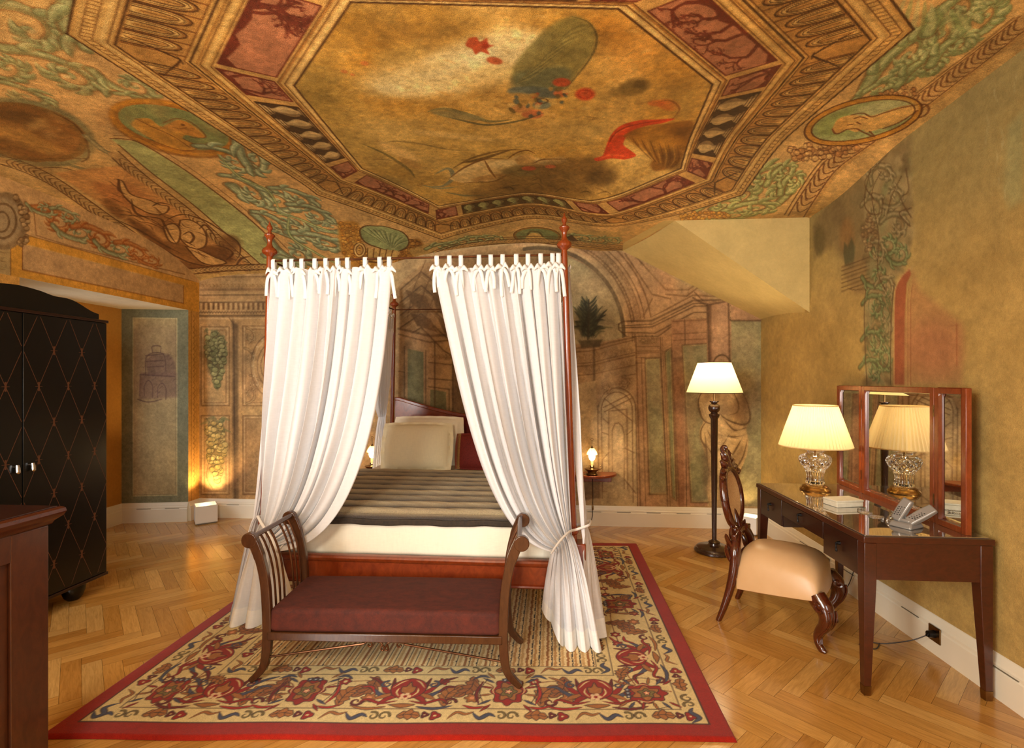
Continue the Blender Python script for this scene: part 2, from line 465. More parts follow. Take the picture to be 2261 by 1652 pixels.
class Cv:
    def __init__(s, X, Y, T=None):
        s.X, s.Y = X, Y; s.x0, s.y0 = X[0,0], Y[0,0]; s.dx = X[0,1]-X[0,0]; s.dy = Y[1,0]-Y[0,0]; s.h, s.w = X.shape
        s.c = np.zeros((s.h, s.w, 3), np.float32); s.T = T; s.aa = .75*max(abs(s.dx), abs(s.dy))
    def base(s, c): s.c[:] = c
    def win(s, x0, x1, y0, y1):
        i = sorted(((x0-s.x0)/s.dx, (x1-s.x0)/s.dx)); j = sorted(((y0-s.y0)/s.dy, (y1-s.y0)/s.dy))
        i0, i1 = max(0, int(i[0])-1), min(s.w, int(i[1])+3); j0, j1 = max(0, int(j[0])-1), min(s.h, int(j[1])+3)
        return (slice(j0, j1), slice(i0, i1)) if i1 > i0 and j1 > j0 else None
    def blend(s, sl, m, c):
        m = m[..., None]; s.c[sl] = s.c[sl]*(1-m)+np.array(c, np.float32)*m
    def fill(s, pts, c, a=1., soft=0):
        pts = np.asarray(pts, float); p = soft
        sl = s.win(pts[:,0].min()-p, pts[:,0].max()+p, pts[:,1].min()-p, pts[:,1].max()+p)
        if sl is None: return
        X, Y = s.X[sl], s.Y[sl]; ins = np.zeros(X.shape, bool); d2 = np.full(X.shape, 1e9) ; n = len(pts)
        for k in range(n):
            (xa, ya), (xb, yb) = pts[k], pts[(k+1) % n]
            if ya != yb: ins ^= ((ya > Y) != (yb > Y)) & (X < (xb-xa)*(Y-ya)/(yb-ya)+xa)
            ex, ey = xb-xa, yb-ya; L = ex*ex+ey*ey
            if L < 1e-14: continue
            t_ = np.clip(((X-xa)*ex+(Y-ya)*ey)/L, 0, 1); d2 = np.minimum(d2, (X-xa-t_*ex)**2+(Y-ya-t_*ey)**2)
        d = np.sqrt(d2)*np.where(ins, 1, -1); w = max(s.aa, soft)
        s.blend(sl, a*sstep(-w, w, d), c)
    def line(s, pts, w, c, a=1., taper=0, soft=None):
        """w full width in metres; taper 1: thin both ends, 2: thin at the end only"""
        pts = np.asarray(pts, float); n = len(pts)
        if n < 2: return
        W = np.broadcast_to(np.asarray(w, float), (n,)).copy()
        f = np.linspace(0, 1, n)
        if taper == 1: W *= np.sin(PI*np.clip(f, .04, .96))**.7
        elif taper == 2: W *= (1-f)**.6*.95+.05
        elif taper == 3: W *= np.clip(f+.04, 0, 1)**.45*(1-f)**.85*1.75
        m = W.max()/2+2*s.aa
        sl = s.win(pts[:,0].min()-m, pts[:,0].max()+m, pts[:,1].min()-m, pts[:,1].max()+m)
        if sl is None: return
        buf = np.zeros(s.X[sl].shape, np.float32); j0, i0 = sl[0].start, sl[1].start
        for k in range(n-1):
            (xa, ya), (xb, yb) = pts[k], pts[k+1]
            q = s.win(min(xa,xb)-m, max(xa,xb)+m, min(ya,yb)-m, max(ya,yb)+m)
            if q is None: continue
            X, Y = s.X[q], s.Y[q]; ex, ey = xb-xa, yb-ya; L = ex*ex+ey*ey+1e-16
            t_ = np.clip(((X-xa)*ex+(Y-ya)*ey)/L, 0, 1); d = np.sqrt((X-xa-t_*ex)**2+(Y-ya-t_*ey)**2)
            r = (W[k]+(W[k+1]-W[k])*t_)/2; e = s.aa if soft is None else soft
            cov = np.clip((r-d)/e+.5, 0, 1)*np.minimum(1, (2*r)/(e)+.15)
            v = buf[q[0].start-j0:q[0].stop-j0, q[1].start-i0:q[1].stop-i0]; np.maximum(v, cov, out=v)
        s.blend(sl, a*buf, c)
    def ell(s, cx, cy, rx, ry, rot, c, a=1., soft=.1):
        r = max(rx, ry)*(1+soft)*1.2; sl = s.win(cx-r, cx+r, cy-r, cy+r)
        if sl is None: return
        X, Y = s.X[sl]-cx, s.Y[sl]-cy; co, si = math.cos(rot), math.sin(rot)
        d = np.sqrt(((X*co+Y*si)/rx)**2+((-X*si+Y*co)/ry)**2)
        s.blend(sl, a*(1-sstep(1-soft, 1+soft, d)), c)
    # --- drawing by sight lines: points given as seen in the survey photograph, laid on the surface
    def t(s, pts, dens=14):
        out = []
        for k in range(len(pts)):
            if k and dens:
                a, b = pts[k-1], pts[k]; L = math.hypot(b[0]-a[0], b[1]-a[1]); m = max(1, int(L/dens))
                for i in range(1, m+1): out.append((a[0]+(b[0]-a[0])*i/m, a[1]+(b[1]-a[1])*i/m))
            else: out.append(pts[k])
        A = np.array(out, float); x, y, k_ = s.T(A[:,0], A[:,1]); return np.stack([x, y], 1), k_
    def P(s, pts, c, a=1., soft=0, sm=False):
        if sm: pts = crom(list(pts)+[pts[0]], 6)
        q, k_ = s.t(list(pts)+[pts[0]]); s.fill(q[:-1], c, a, soft*float(k_.mean())/F_PX)
    la = 1.; wa = 1.; ws = 1.; rj = random.Random(99)
    def S(s, pts, w, c, a=1., taper=0, sm=True, soft=None):
        w = w*s.ws
        if s.la < 1:
            a *= s.la
            if sum(c) < 330 and w > 1.9 and len(pts) < 50:      # a second, fainter stroke: hand-drawn contour
                s.la, l0 = 1., s.la; S2 = [(x+s.rj.uniform(-2.2, 2.2), y+s.rj.uniform(-2.2, 2.2)) for x, y in pts]; s.S(S2, w*2.4/s.ws, c, a*.30, 1, sm, 4); s.la = l0
        if sm and len(pts) > 2: pts = crom(pts, 6)
        q, k_ = s.t(pts, 14 if not sm else 0); s.line(q, w*k_/F_PX if not taper else w*float(k_.mean())/F_PX, c, a, taper, None if soft is None else soft*float(k_.mean())/F_PX)
    def E(s, cx, cy, rx, ry, rot, c, a=1., soft=.12):
        r = math.radians(rot); pts = [(cx+rx*math.cos(q)*math.cos(r)-ry*math.sin(q)*math.sin(r), cy+rx*math.cos(q)*math.sin(r)+ry*math.sin(q)*math.cos(r)) for q in [2*PI*i/28 for i in range(28)]]
        q, k_ = s.t(pts+[pts[0]], 0); s.fill(q[:-1], c, a, soft*min(rx, ry)*float(k_.mean())/F_PX)
    def EL(s, cx, cy, rx, ry, rot, w, c, a=1., q0=0, q1=360):
        r = math.radians(rot); pts = [(cx+rx*math.cos(q)*math.cos(r)-ry*math.sin(q)*math.sin(r), cy+rx*math.cos(q)*math.sin(r)+ry*math.sin(q)*math.cos(r)) for q in [math.radians(q0+(q1-q0)*i/40) for i in range(41)]]
        s.S(pts, w, c, a, sm=False)
    def mottle(s, amt=.10, seed=1, sc=(1.2, 6, 22), tint=None):
        for k, q in enumerate(sc):
            n = vnoise(s.X+5, s.Y+5, q, seed+k, 3)-.5
            s.c *= (1+amt*2*n[..., None])
    def out(s):
        c = np.clip(s.c, 0, 255)/255
        return np.where(c <= .04045, c/12.92, ((c+.055)/1.055)**2.4)

def affine(pts, c, rx, ry, rot, flip=1):
    r = math.radians(rot); return [(c[0]+x*rx*math.cos(r)-y*flip*ry*math.sin(r), c[1]+x*rx*math.sin(r)+y*flip*ry*math.cos(r)) for x, y in pts]
GRN = ((176,182,134), (126,138,96), (220,208,158)); LN = (104,56,24); GOLD = ((206,150,70), (150,96,34), (232,190,110))
BLG = ((166,178,146), (120,136,112), (208,208,170))
def spiral(turns=1.6, n=30, r1=.10):
    return [(math.cos(-PI/2+a*turns*2*PI)*(1-(1-r1)*a**.8), math.sin(-PI/2+a*turns*2*PI)*(1-(1-r1)*a**.8)) for a in [i/n for i in range(n+1)]]
def acanthus(cv, c, rx, ry, rot, flip=1, pal=GRN, w=None, leaves=7, turns=1.25, seed=0, ln=LN, a=1., tail=True):
    """a scroll of acanthus: stem curling into a spiral, leaflets peeling off its outside"""
    rr = random.Random(seed*31+int(c[0])); w = w or math.sqrt(rx*ry)*.46*cv.wa
    sp = spiral(turns); sp = ([(-2.0,-.35), (-1.4,-.85), (-.7,-1.05)] if tail else [])+sp
    A = affine(sp, c, rx, ry, rot, flip); n = len(A)
    cv.S(A, w*1.35, ln, .75*a, taper=2, sm=False); cv.S(A, w, pal[1], .95*a, taper=2, sm=False)
    B = affine([(x*1.0+.02, y-.06) for x, y in sp], c, rx, ry, rot, flip); cv.S(B, w*.55, pal[0], a, taper=2, sm=False)
    cv.S(affine([(x*.97, y*.97-.10) for x, y in sp[:-6]], c, rx, ry, rot, flip), w*.2, pal[2], .9*a, taper=1, sm=False)
    if leaves: leaves += 2
    for k in range(leaves):
        f = (k+.6)/leaves; i = min(int(f*(n*.72)), n-2); p, q = sp[i], sp[i+1]
        dx, dy = q[0]-p[0], q[1]-p[1]; L = math.hypot(dx, dy)+1e-6; nx_, ny_ = dy/L, -dx/L
        if nx_*p[0]+ny_*p[1] < 0 and i > 3: nx_, ny_ = -nx_, -ny_
        ll = (.62+.4*rr.random())*(1-.45*f); tx, ty = dx/L, dy/L
        lf = [(p[0]+nx_*ll*u_+tx*ll*.9*u_*u_-nx_*ll*.35*u_**3, p[1]+ny_*ll*u_+ty*ll*.9*u_*u_-ny_*ll*.35*u_**3) for u_ in [j/6 for j in range(7)]]
        lf = affine(lf, c, rx, ry, rot, flip)
        cv.S(lf, w*1.25*(1-.3*f), ln, .6*a, taper=3, sm=False); cv.S(lf, w*1.0*(1-.3*f), pal[1], a, taper=3, sm=False)
        lg = [(x-w*.10, y-w*.12) for x, y in lf]; cv.S(lg, w*.62*(1-.3*f), pal[0], a, taper=3, sm=False)
        lg = [(x-w*.20, y-w*.22) for x, y in lf]; cv.S(lg, w*.22, pal[2], .8*a, taper=3, sm=False)
    e = affine([(.0,-.02)], c, rx, ry, rot, flip)[0]; cv.E(e[0], e[1], rx*.13, ry*.13, 0, pal[2], .9*a)
def cluster(cv, poly, r, c, d, ln, seed=1, n=60, a=1.):
    """fruit / pebble cluster inside a polygon (photo points)"""
    rr = random.Random(seed); xs = [p[0] for p in poly]; ys = [p[1] for p in poly]
    def ins(x, y):
        o = False
        for k in range(len(poly)):
            (xa, ya), (xb, yb) = poly[k], poly[(k+1) % len(poly)]
            if (ya > y) != (yb > y) and x < (xb-xa)*(y-ya)/(yb-ya)+xa: o = not o
        return o
    k = 0; t_ = 0
    while k < n and t_ < n*20:
        t_ += 1; x, y = rr.uniform(min(xs), max(xs)), rr.uniform(min(ys), max(ys))
        if not ins(x, y): continue
        k += 1; q = r*rr.uniform(.75, 1.2); f = rr.random(); col = tuple(c[i]*f+d[i]*(1-f) for i in range(3))
        cv.E(x, y, q*1.15, q*.95, rr.uniform(0, 90), ln, .8*a, .15); cv.E(x, y, q*.92, q*.76, 0, col, a, .2); cv.E(x-q*.25, y-q*.25, q*.35, q*.3, 0, tuple(min(255, v*1.22) for v in col), .8*a, .5)
def leafband(cv, path, w, seed=1, base=(196,152,98), ln=(96,54,26), hi=(222,188,132), step=13, edges=True):
    """narrow moulding of overlapping leaves between two lines along a photo path"""
    p = crom(path, 10); cv.S(p, w, base, 1, sm=False)
    # resample by length
    out = [p[0]]; acc = 0
    for a, b in zip(p[:-1], p[1:]):
        L = math.hypot(b[0]-a[0], b[1]-a[1])
        while acc+L >= step:
            f = (step-acc)/L; a = (a[0]+(b[0]-a[0])*f, a[1]+(b[1]-a[1])*f); out.append(a); L = math.hypot(b[0]-a[0], b[1]-a[1]); acc = 0
        acc += L
    rr = random.Random(seed)
    for k in range(1, len(out)-1):
        tx, ty = out[k+1][0]-out[k-1][0], out[k+1][1]-out[k-1][1]; L = math.hypot(tx, ty)+1e-6; tx /= L; ty /= L; nx_, ny_ = -ty, tx
        x, y = out[k]; h = w*.40
        for sg in (-1, 1):
            q = [(x+nx_*sg*h*u_+tx*step*1.0*(u_*u_), y+ny_*sg*h*u_+ty*step*1.0*(u_*u_)) for u_ in (0, .3, .6, .85, 1)]
            cv.S(q, w*.17, hi, .6, taper=1, sm=False)
            q = [(a+tx*1.6, b+ty*1.6) for a, b in q]; cv.S(q, w*.10, ln, .85, sm=False)
        if k % 3 == 0: cv.E(x, y, w*.10, w*.10, 0, ln, .7)
    if edges:
        for sg in (-.5, .5):
            e = []
            for k in range(len(p)):
                a, b = p[max(k-1, 0)], p[min(k+1, len(p)-1)]; tx, ty = b[0]-a[0], b[1]-a[1]; L = math.hypot(tx, ty)+1e-6
                e.append((p[k][0]-ty/L*w*sg, p[k][1]+tx/L*w*sg))
            cv.S(e, 2.6, ln, .9, sm=False)
def paint_ceiling(X, Y):
    def T(px, py):
        x, y = hit_ceil(px, py); k = -x*math.sin(YAW)+y*math.cos(YAW); return x, y, k
    cv = Cv(X, Y, T); S, P_, E, EL = cv.S, cv.P, cv.E, cv.EL
    cv.base((214,170,112)); cv.wa = 1.35; cv.ws = 1.2
    n1 = vnoise(X, Y, 1.3, 3, 4)[..., None]; cv.c += (n1-.5)*np.array([44,28,30])
    DK, BR = (70,38,16), (104,60,26)
    pink = (220,172,116)
    # ---- grounds outside the octagon
    P_([(0,60),(150,80),(395,200),(700,430),(975,527),(1130,510),(1240,545),(1050,545),(930,590),(880,640),(640,640),(560,500),(420,390),(250,300),(0,230)], pink, .7, 20)
    P_([(1390,500),(1640,430),(2017,65),(1960,-40),(2261,-40),(2261,60),(2010,250),(1850,360),(1760,480),(1500,490)], (222,178,120), .8, 12)
    # ---- upper left arabesques, large
    for a in (((70,70),72,40,20,1,.9), ((215,60),46,58,70,-1,1), ((150,170),80,26,20,1,1.2), ((300,190),52,20,24,-1,1.1), ((20,150),46,26,20,-1,1), ((60,215),60,16,18,1,1), ((330,235),40,12,18,1,1)):
        acanthus(cv, a[0], a[1], a[2], a[3], a[4], GRN, leaves=8, turns=1.1*a[5], seed=a[0][0], ln=(128,82,44), a=.6)
    # big oval painting at far left with its curled frame
    E(60,292,155,72,12, (128,120,84), .85, .1); E(58,292,140,62,12, (132,92,46), 1, .06); E(52,290,128,54,12, (150,98,48), 1, .1)
    for q in ((0,290,90,30,12,(186,130,66)), (60,310,80,18,20,(196,148,80)), (110,285,40,26,10,(120,78,36)), (40,258,70,14,10,(96,66,34)), (20,320,50,14,10,(110,74,38)), (80,275,26,12,-20,(206,160,96))): E(*q, .55, .9)
    S([(120,250),(165,275),(190,310),(196,345),(180,358)], 3, DK, .6); S([(190,300),(225,330),(262,350),(270,372),(250,395),(215,398)], 13, (128,118,86), .9); S([(190,300),(225,330),(262,350),(270,372),(250,395),(215,398)], 4, (176,160,120), .8)
    S([(0,352),(60,362),(130,360),(180,372),(230,392)], 12, (140,126,88), .9); S([(0,362),(60,372),(130,370),(180,382),(230,402)], 3, DK, .7); S([(0,346),(60,352),(130,350),(190,350)], 2.5, BR, .7)
    # ---- medallion at the left
    E(384,283,150,58,14, (150,92,34), .8, .1); E(383,282,146,54,14, (206,138,48), 1, .06); E(383,282,134,47,14, (176,112,38), 1, .05); E(383,281,126,42,14, (128,136,88), 1, .05)
    P_([(300,262),(330,262),(352,278),(372,280),(388,266),(410,268),(436,284),(452,302),(430,302),(412,298),(404,306),(430,320),(428,330),(396,330),(352,316),(316,296),(290,276)], (206,146,62), 1, 3, True)
    P_([(355,282),(388,266),(412,270),(444,294),(450,304),(420,300),(400,292),(372,288)], (190,128,56), .9, 3, True)
    for q in ([(360,272),(388,262),(418,268),(448,292),(452,304),(420,303)], [(404,306),(430,320),(430,331),(392,330),(330,308)], [(376,280),(396,284),(412,282)], [(300,262),(336,280),(380,300),(420,326)]): S(q, 2.6, (120,66,24), .8)
    E(404,276,5,2.5,10,(96,52,20),.8)
    for k in range(260):
        rq = random.Random(k+3000); x, y = rq.uniform(0,1000), rq.uniform(0,600); E(x, y, rq.uniform(8,40), rq.uniform(5,18), rq.uniform(0,40), rq.choice(((232,190,132),(176,124,74),(206,168,112),(150,116,70),(222,170,110))), rq.uniform(.08,.28), .95)
    # ---- green strip and its borders
    up = [(244,306),(300,312),(372,352),(450,405),(560,492),(650,580)]; lo = [(262,320),(330,378),(430,455),(520,535),(600,606)]
    P_(up+lo[::-1], (176,180,122), .92, 3)
    for k in range(60):
        f = k/60; i = f*(len(up)-1.001); a = int(i); b = i-a; x1, y1 = up[a][0]+(up[a+1][0]-up[a][0])*b, up[a][1]+(up[a+1][1]-up[a][1])*b
        j = f*(len(lo)-1.001); a = int(j); b = j-a; x2, y2 = lo[a][0]+(lo[a+1][0]-lo[a][0])*b, lo[a][1]+(lo[a+1][1]-lo[a][1])*b
        g = random.uniform(.15, .85); S([(x1+(x2-x1)*g, y1+(y2-y1)*g), (x1+(x2-x1)*g+14, y1+(y2-y1)*g+9)], 5, (150,160,104) if k % 2 else (206,198,142), .5, 1)
    S(up, 3.5, BR, .8); S([(x+7, y-7) for x, y in up], 2, BR, .6); S(lo, 3, BR, .8)
    leafband(cv, [(x-14, y+11) for x, y in [(268,330),(330,385),(430,462),(520,542),(604,618)]], 20, 4)
    # ---- putti panel
    P_([(120,382),(200,372),(262,366),(310,400),(400,470),(480,540),(548,584),(470,594),(410,600),(330,530),(230,455)], (206,146,88), 1, 4)
    rr = random.Random(5)
    for q in ((300,440,60,22,35,(186,120,70)), (420,560,70,18,20,(120,74,36)), (250,430,50,16,30,(190,118,66)), (480,560,40,14,20,(96,54,26)), (370,500,40,20,40,(150,98,54)), (330,520,60,10,38,(104,60,28)), (250,460,30,12,40,(130,80,40)), (400,585,90,10,12,(110,64,30)), (505,540,26,22,0,(110,66,32))): E(*q, .75, .6)
    skin = (214,164,106)
    for q in ([(262,396),(272,402),(284,424),(300,434),(330,442),(352,452),(372,456),(366,470),(340,474),(310,462),(286,446),(268,424)],
              [(398,486),(420,486),(444,500),(456,522),(452,544),(430,550),(408,538),(394,516)], [(410,544),(440,552),(470,566),(500,580),(470,586),(440,576)],
              [(360,500),(384,494),(398,510),(392,536),(372,530)]):
        P_(q, skin, .95, 2, True); S(q+[q[0]], 3.2, (92,52,24), .85)
    for q in ([(250,396),(262,398),(262,420),(280,430)], [(290,440),(300,470),(340,486)], [(336,456),(352,448),(376,452)], [(240,470),(290,476),(350,482),(364,498),(376,520),(390,540)], [(260,486),(310,510),(360,540),(400,560)], [(364,490),(384,478),(410,474),(450,486),(490,510),(526,536),(530,560),(520,576)],
              [(402,520),(418,512),(428,524),(420,536),(406,534)], [(440,506),(452,496),(466,510),(480,530)], [(330,530),(370,556),(420,580),(470,590)], [(470,540),(500,548),(514,560),(500,574)], [(520,590),(532,572),(552,566)]): S(q, 4.4, (84,46,22), .8, 1)
    for k in range(34):
        x = rr.uniform(240, 500); y = 420+(x-240)*.55+rr.uniform(-24, 34); S([(x, y), (x+rr.uniform(8,20), y+rr.uniform(2,10)), (x+rr.uniform(22,40), y+rr.uniform(10,22))], 2.6, (96,54,26), .6, 1)
    leafband(cv, [(0,352),(60,372),(130,408),(240,486),(340,556),(400,600),(436,632)], 20, 6)
    leafband(cv, [(420,600),(480,594),(560,590),(600,590)], 12, 8, step=10)
    P_([(425,606),(600,596),(600,660),(440,640)], (206,164,104), .9, 2)
    # ---- arabesques of the middle left band
    for c, rx, ry, rot, fl, tn in (((520,360),46,17,20,1,1.2), ((566,352),34,24,60,-1,1.2), ((610,440),52,22,22,-1,1.3), ((560,430),40,18,28,1,1.1), ((665,445),36,16,20,1,1.2), ((650,505),46,18,24,-1,1.2), ((610,500),30,14,28,1,1.1), ((700,480),34,16,20,1,1.1), ((720,540),44,14,14,1,1.2), ((660,560),36,18,30,-1,1.2), ((735,500),26,12,10,-1,1.1), ((640,590),30,14,20,1,1.2)):
        acanthus(cv, c, rx, ry, rot, fl, BLG if rx % 2 == 0 else GRN, leaves=7, turns=tn, seed=int(rx), ln=(116,84,50), a=.88)
    for q in ([(480,340),(530,392),(590,420),(620,470)], [(600,470),(650,480),(700,500),(750,520)], [(640,470),(640,520),(700,560),(760,590)]):
        S(q, 8, (120,136,92), .8, 1); S(q, 3, (196,200,150), .8, 1)
    # ---- far left corner: gold clusters, shell, capital
    P_([(745,490),(790,492),(800,540),(830,585),(800,600),(755,560)], (196,140,62), 1, 5, True); cluster(cv, [(748,492),(792,494),(800,540),(826,580),(800,596),(760,560)], 4.6, (226,176,90), (180,118,44), (120,70,28), 3, 110)
    P_([(900,530),(925,528),(935,545),(915,570),(880,600),(850,600),(880,565)], (178,122,54), 1, 4, True); cluster(cv, [(900,530),(922,530),(932,548),(905,580),(865,598),(885,560)], 4.2, (206,150,76), (150,94,38), (96,56,24), 4, 70)
    sh = [(796,522),(794,508),(803,500),(815,498),(828,499),(842,499),(858,502),(874,507),(889,513),(900,524),(903,536),(898,546),(884,554),(868,556),(850,552),(832,546),(815,540),(803,532)]
    P_(sh, (108,78,44), 1, 1, True); P_([(x*.955+38.5, y*.955+23.6) for x, y in sh], (158,168,120), 1, 1, True)
    for k in range(9):
        f = k/8; x = 800+100*f; y = 502+24*f**1.6-(3 if 0 < k < 8 else 0); S([(868,550),((868+x)/2-4,(550+y)/2),(x,y+5)], 2.0, (112,124,84), .9); S([(868,550),((868+x)/2,(550+y)/2+1),(x+5,y+6)], 2.4, (196,198,150), .7)
    S(sh+[sh[0]], 2.2, (96,62,30), .9)
    EL(794,552,11,14,0,4,(226,188,126),1); EL(794,552,5,7,0,3,(200,156,96),1); EL(794,552,13,16,0,1.8,(112,66,28),.9); EL(794,552,8,10,0,1.6,(112,66,28),.9)
    for k in range(5): P_([(812+14*k,548+k),(824+14*k,550+k),(822+13*k,575-k),(810+13*k,572-k)], (216,176,114), 1); S([(812+14*k,548+k),(811+13*k,572-k)], 2, (112,66,28), .9)
    S([(808,576),(840,580),(876,572)], 3, (112,66,28), .9)
    # ---- green field and arch mouldings over the bed
    P_([(900,552),(1000,520),(1130,510),(1260,508),(1375,512),(1370,540),(1240,538),(1100,540),(1000,555),(930,590)], (196,160,100), .8, 5)
    for c, rx, ry, rot, fl in (((985,545),22,8,-10,1), ((1020,534),20,8,-6,-1), ((1060,530),22,8,-4,1), ((1095,528),18,8,0,-1), ((1290,528),20,8,4,1), ((1325,530),20,8,4,-1), ((1355,532),16,7,4,1), ((950,570),20,9,-20,-1)):
        acanthus(cv, c, rx, ry, rot, fl, GRN, leaves=6, seed=int(rx), ln=(96,72,36), a=.9)
    E(1186,521,52,19,2,(150,116,60),1); E(1186,521,47,16,2,(130,138,92),1)
    P_([(1158,532),(1164,520),(1176,514),(1190,516),(1200,524),(1214,532),(1210,537),(1165,537)], (206,168,104), 1, 1, True); S([(1164,520),(1172,511),(1190,513),(1198,522)], 4, (96,84,48), .9); EL(1186,521,52,19,2,2,BR,.9)
    P_([(1250,524),(1262,518),(1276,532),(1264,536)], (70,46,26), .9, 2)
    arch = [(868,650),(892,616),(930,586),(990,560),(1060,546),(1150,540),(1240,541),(1310,547),(1378,556)]
    leafband(cv, [(x, y-8) for x, y in arch], 9, 9, step=9)
    S([(x, y+0) for x, y in arch], 4, (112,70,36), .9); S([(x, y-17) for x, y in arch], 2.4, BR, .8)
    # ---- right side: scrolls, cornucopia, medallion, border
    for c, rx, ry, rot, fl in (((1690,390),40,18,-30,1), ((1640,430),36,18,-20,-1), ((1720,420),34,20,-40,-1), ((1600,455),32,14,-15,1), ((1670,462),40,15,-10,1), ((1735,380),26,14,-40,1), ((1755,400),22,16,-50,1), ((1620,475),30,8,-5,-1)):
        acanthus(cv, c, rx, ry, rot, fl, ((186,188,132),(138,148,94),(224,214,156)), leaves=7, turns=1.25, seed=int(rx), ln=(120,72,36), a=.9)
    cluster(cv, [(1498,478),(1530,468),(1600,470),(1612,478),(1560,484),(1505,486)], 4.2, (228,176,86), (190,124,46), (112,62,24), 8, 60)
    for c, rx, ry, rot, fl in (((2010,120),62,26,-42,1), ((2080,70),60,30,-40,-1), ((1985,165),50,18,-35,-1), ((2130,20),50,30,-40,1), ((2050,150),40,20,-35,1), ((2180,30),44,24,-38,-1), ((1945,195),36,12,-30,1), ((2120,100),40,20,-40,1)):
        acanthus(cv, c, rx, ry, rot, fl, ((180,188,140),(136,152,104),(222,216,166)), leaves=9, turns=1.1, seed=int(rx), ln=(124,92,52), a=.85)
    for k in range(9): S([(2000+14*k,-8+4*k),(1980+20*k,40+3*k),(1950+26*k,86-2*k)], 9, (150,168,110) if k % 2 else (206,204,150), .55, 1)
    band = [(1768,492),(1800,440),(1850,372),(1922,318),(2000,262),(2060,222),(2120,176),(2190,124),(2275,56)]
    leafband(cv, [(x-14, y-8) for x, y in band], 31, 12, base=(206,160,106), step=17, ln=(112,62,32))
    S([(x+4, y+4) for x, y in band], 6, (196,150,92), 1); S([(x-36, y-17) for x, y in band], 2.4, BR, .8)
    cluster(cv, [(1735,330),(1745,350),(1800,352),(1860,340),(1900,325),(1870,310),(1800,318)], 6.4, (222,178,122), (176,122,74), (92,46,24), 9, 90)
    cluster(cv, [(1890,235),(1940,205),(2010,190),(2040,205),(1980,215),(1920,235)], 5.0, (222,178,122), (176,122,74), (92,46,24), 10, 50)
    for k in (0, 1): EL((1800,2030)[k], (290,245)[k], 22, 14, -20, 4, (112,62,30), .8)
    E(1906,266,134,50,-13,(104,58,26),1,.04); E(1906,266,131,48,-13,(202,140,56),1,.04); E(1906,266,119,40,-13,(150,96,34),1,.04); E(1906,266,116,38,-13,(164,172,122),1,.05)
    E(1860,272,64,26,-13,(128,140,80),.6,.5); E(1950,245,70,22,-10,(196,194,150),.8,.5)
    P_([(1838,285),(1850,264),(1880,254),(1920,256),(1945,250),(1985,236),(2020,232),(2026,244),(1990,268),(1950,282),(1915,292),(1905,286),(1890,292),(1868,286),(1845,296)], (216,170,104), 1, 2, True)
    P_([(1838,285),(1850,264),(1868,258),(1874,274),(1866,286),(1845,296)], (198,150,86), 1, 2, True)
    for q in ([(1880,254),(1905,250),(1925,258),(1950,250),(1990,238),(2024,232)], [(1868,286),(1890,284),(1902,290),(1930,302),(1920,290)], [(1886,262),(1900,258),(1914,262)], [(1872,276),(1884,274)], [(1838,285),(1846,296),(1866,288)], [(1892,270),(1900,274)], [(2026,244),(1990,268),(1950,284)]): S(q, 3.2, (112,58,26), .9)
    EL(1906,266,133,49,-13,3,(96,50,22),.9); EL(1906,266,117,39,-13,2.4,(96,50,22),.9)

    # ---- the octagon
    inn = [(650,190),(800,372),(968,455),(1305,443),(1503,372),(1573,187),(1365,20),(775,5)]
    out = [(148,75),(700,430),(975,529),(1390,496),(1640,430),(2017,65),(1830,-170),(200,-170)]
    iv = [tuple(float(q[0]) for q in hit_ceil([p[0]], [p[1]])) for p in inn]; ov_ = [tuple(float(q[0]) for q in hit_ceil([p[0]], [p[1]])) for p in out]
    def B(i, s, t_):
        a, b = iv[i], iv[(i+1) % 8]; c, d = ov_[i], ov_[(i+1) % 8]
        p = (a[0]+(b[0]-a[0])*s, a[1]+(b[1]-a[1])*s); q = (c[0]+(d[0]-c[0])*s, c[1]+(d[1]-c[1])*s)
        return (p[0]+(q[0]-p[0])*t_, p[1]+(q[1]-p[1])*t_)
    def ring(t0, t1, c, a=1., soft=0):
        for i in range(8): cv.fill([B(i,0,t0),B(i,1,t0),B(i,1,t1),B(i,0,t1)], c, a, soft)
    def rline(t_, w, c, a=1.):
        for i in range(8): cv.line([B(i,s,t_) for s in (0,.25,.5,.75,1)], w, c, a)
    cv.fill([B(i,0,1) for i in range(8)], (206,158,96), 1, .004)
    ring(0, .09, (214,170,106)); ring(.40,.52,(206,158,92)); ring(.52,.83,(186,134,74)); ring(.83,1.,(214,168,104))
    for t_, w, c in ((.025,.014,(236,196,132)),(.075,.010,(176,120,62)),(.43,.016,(226,182,116)),(.47,.008,(166,112,56)),(.87,.016,(228,186,122)),(.99,.02,(206,156,92))): rline(t_, w, c)
    for t_, w, c in ((.0,.012,(84,50,24)),(.05,.005,BR),(.085,.006,BR),(.405,.005,BR),(.455,.006,BR),(.50,.011,DK),(.525,.006,BR),(.815,.010,DK),(.845,.006,BR),(.905,.005,BR),(.955,.005,BR),(1.,.011,DK)): rline(t_, w, c, .9)
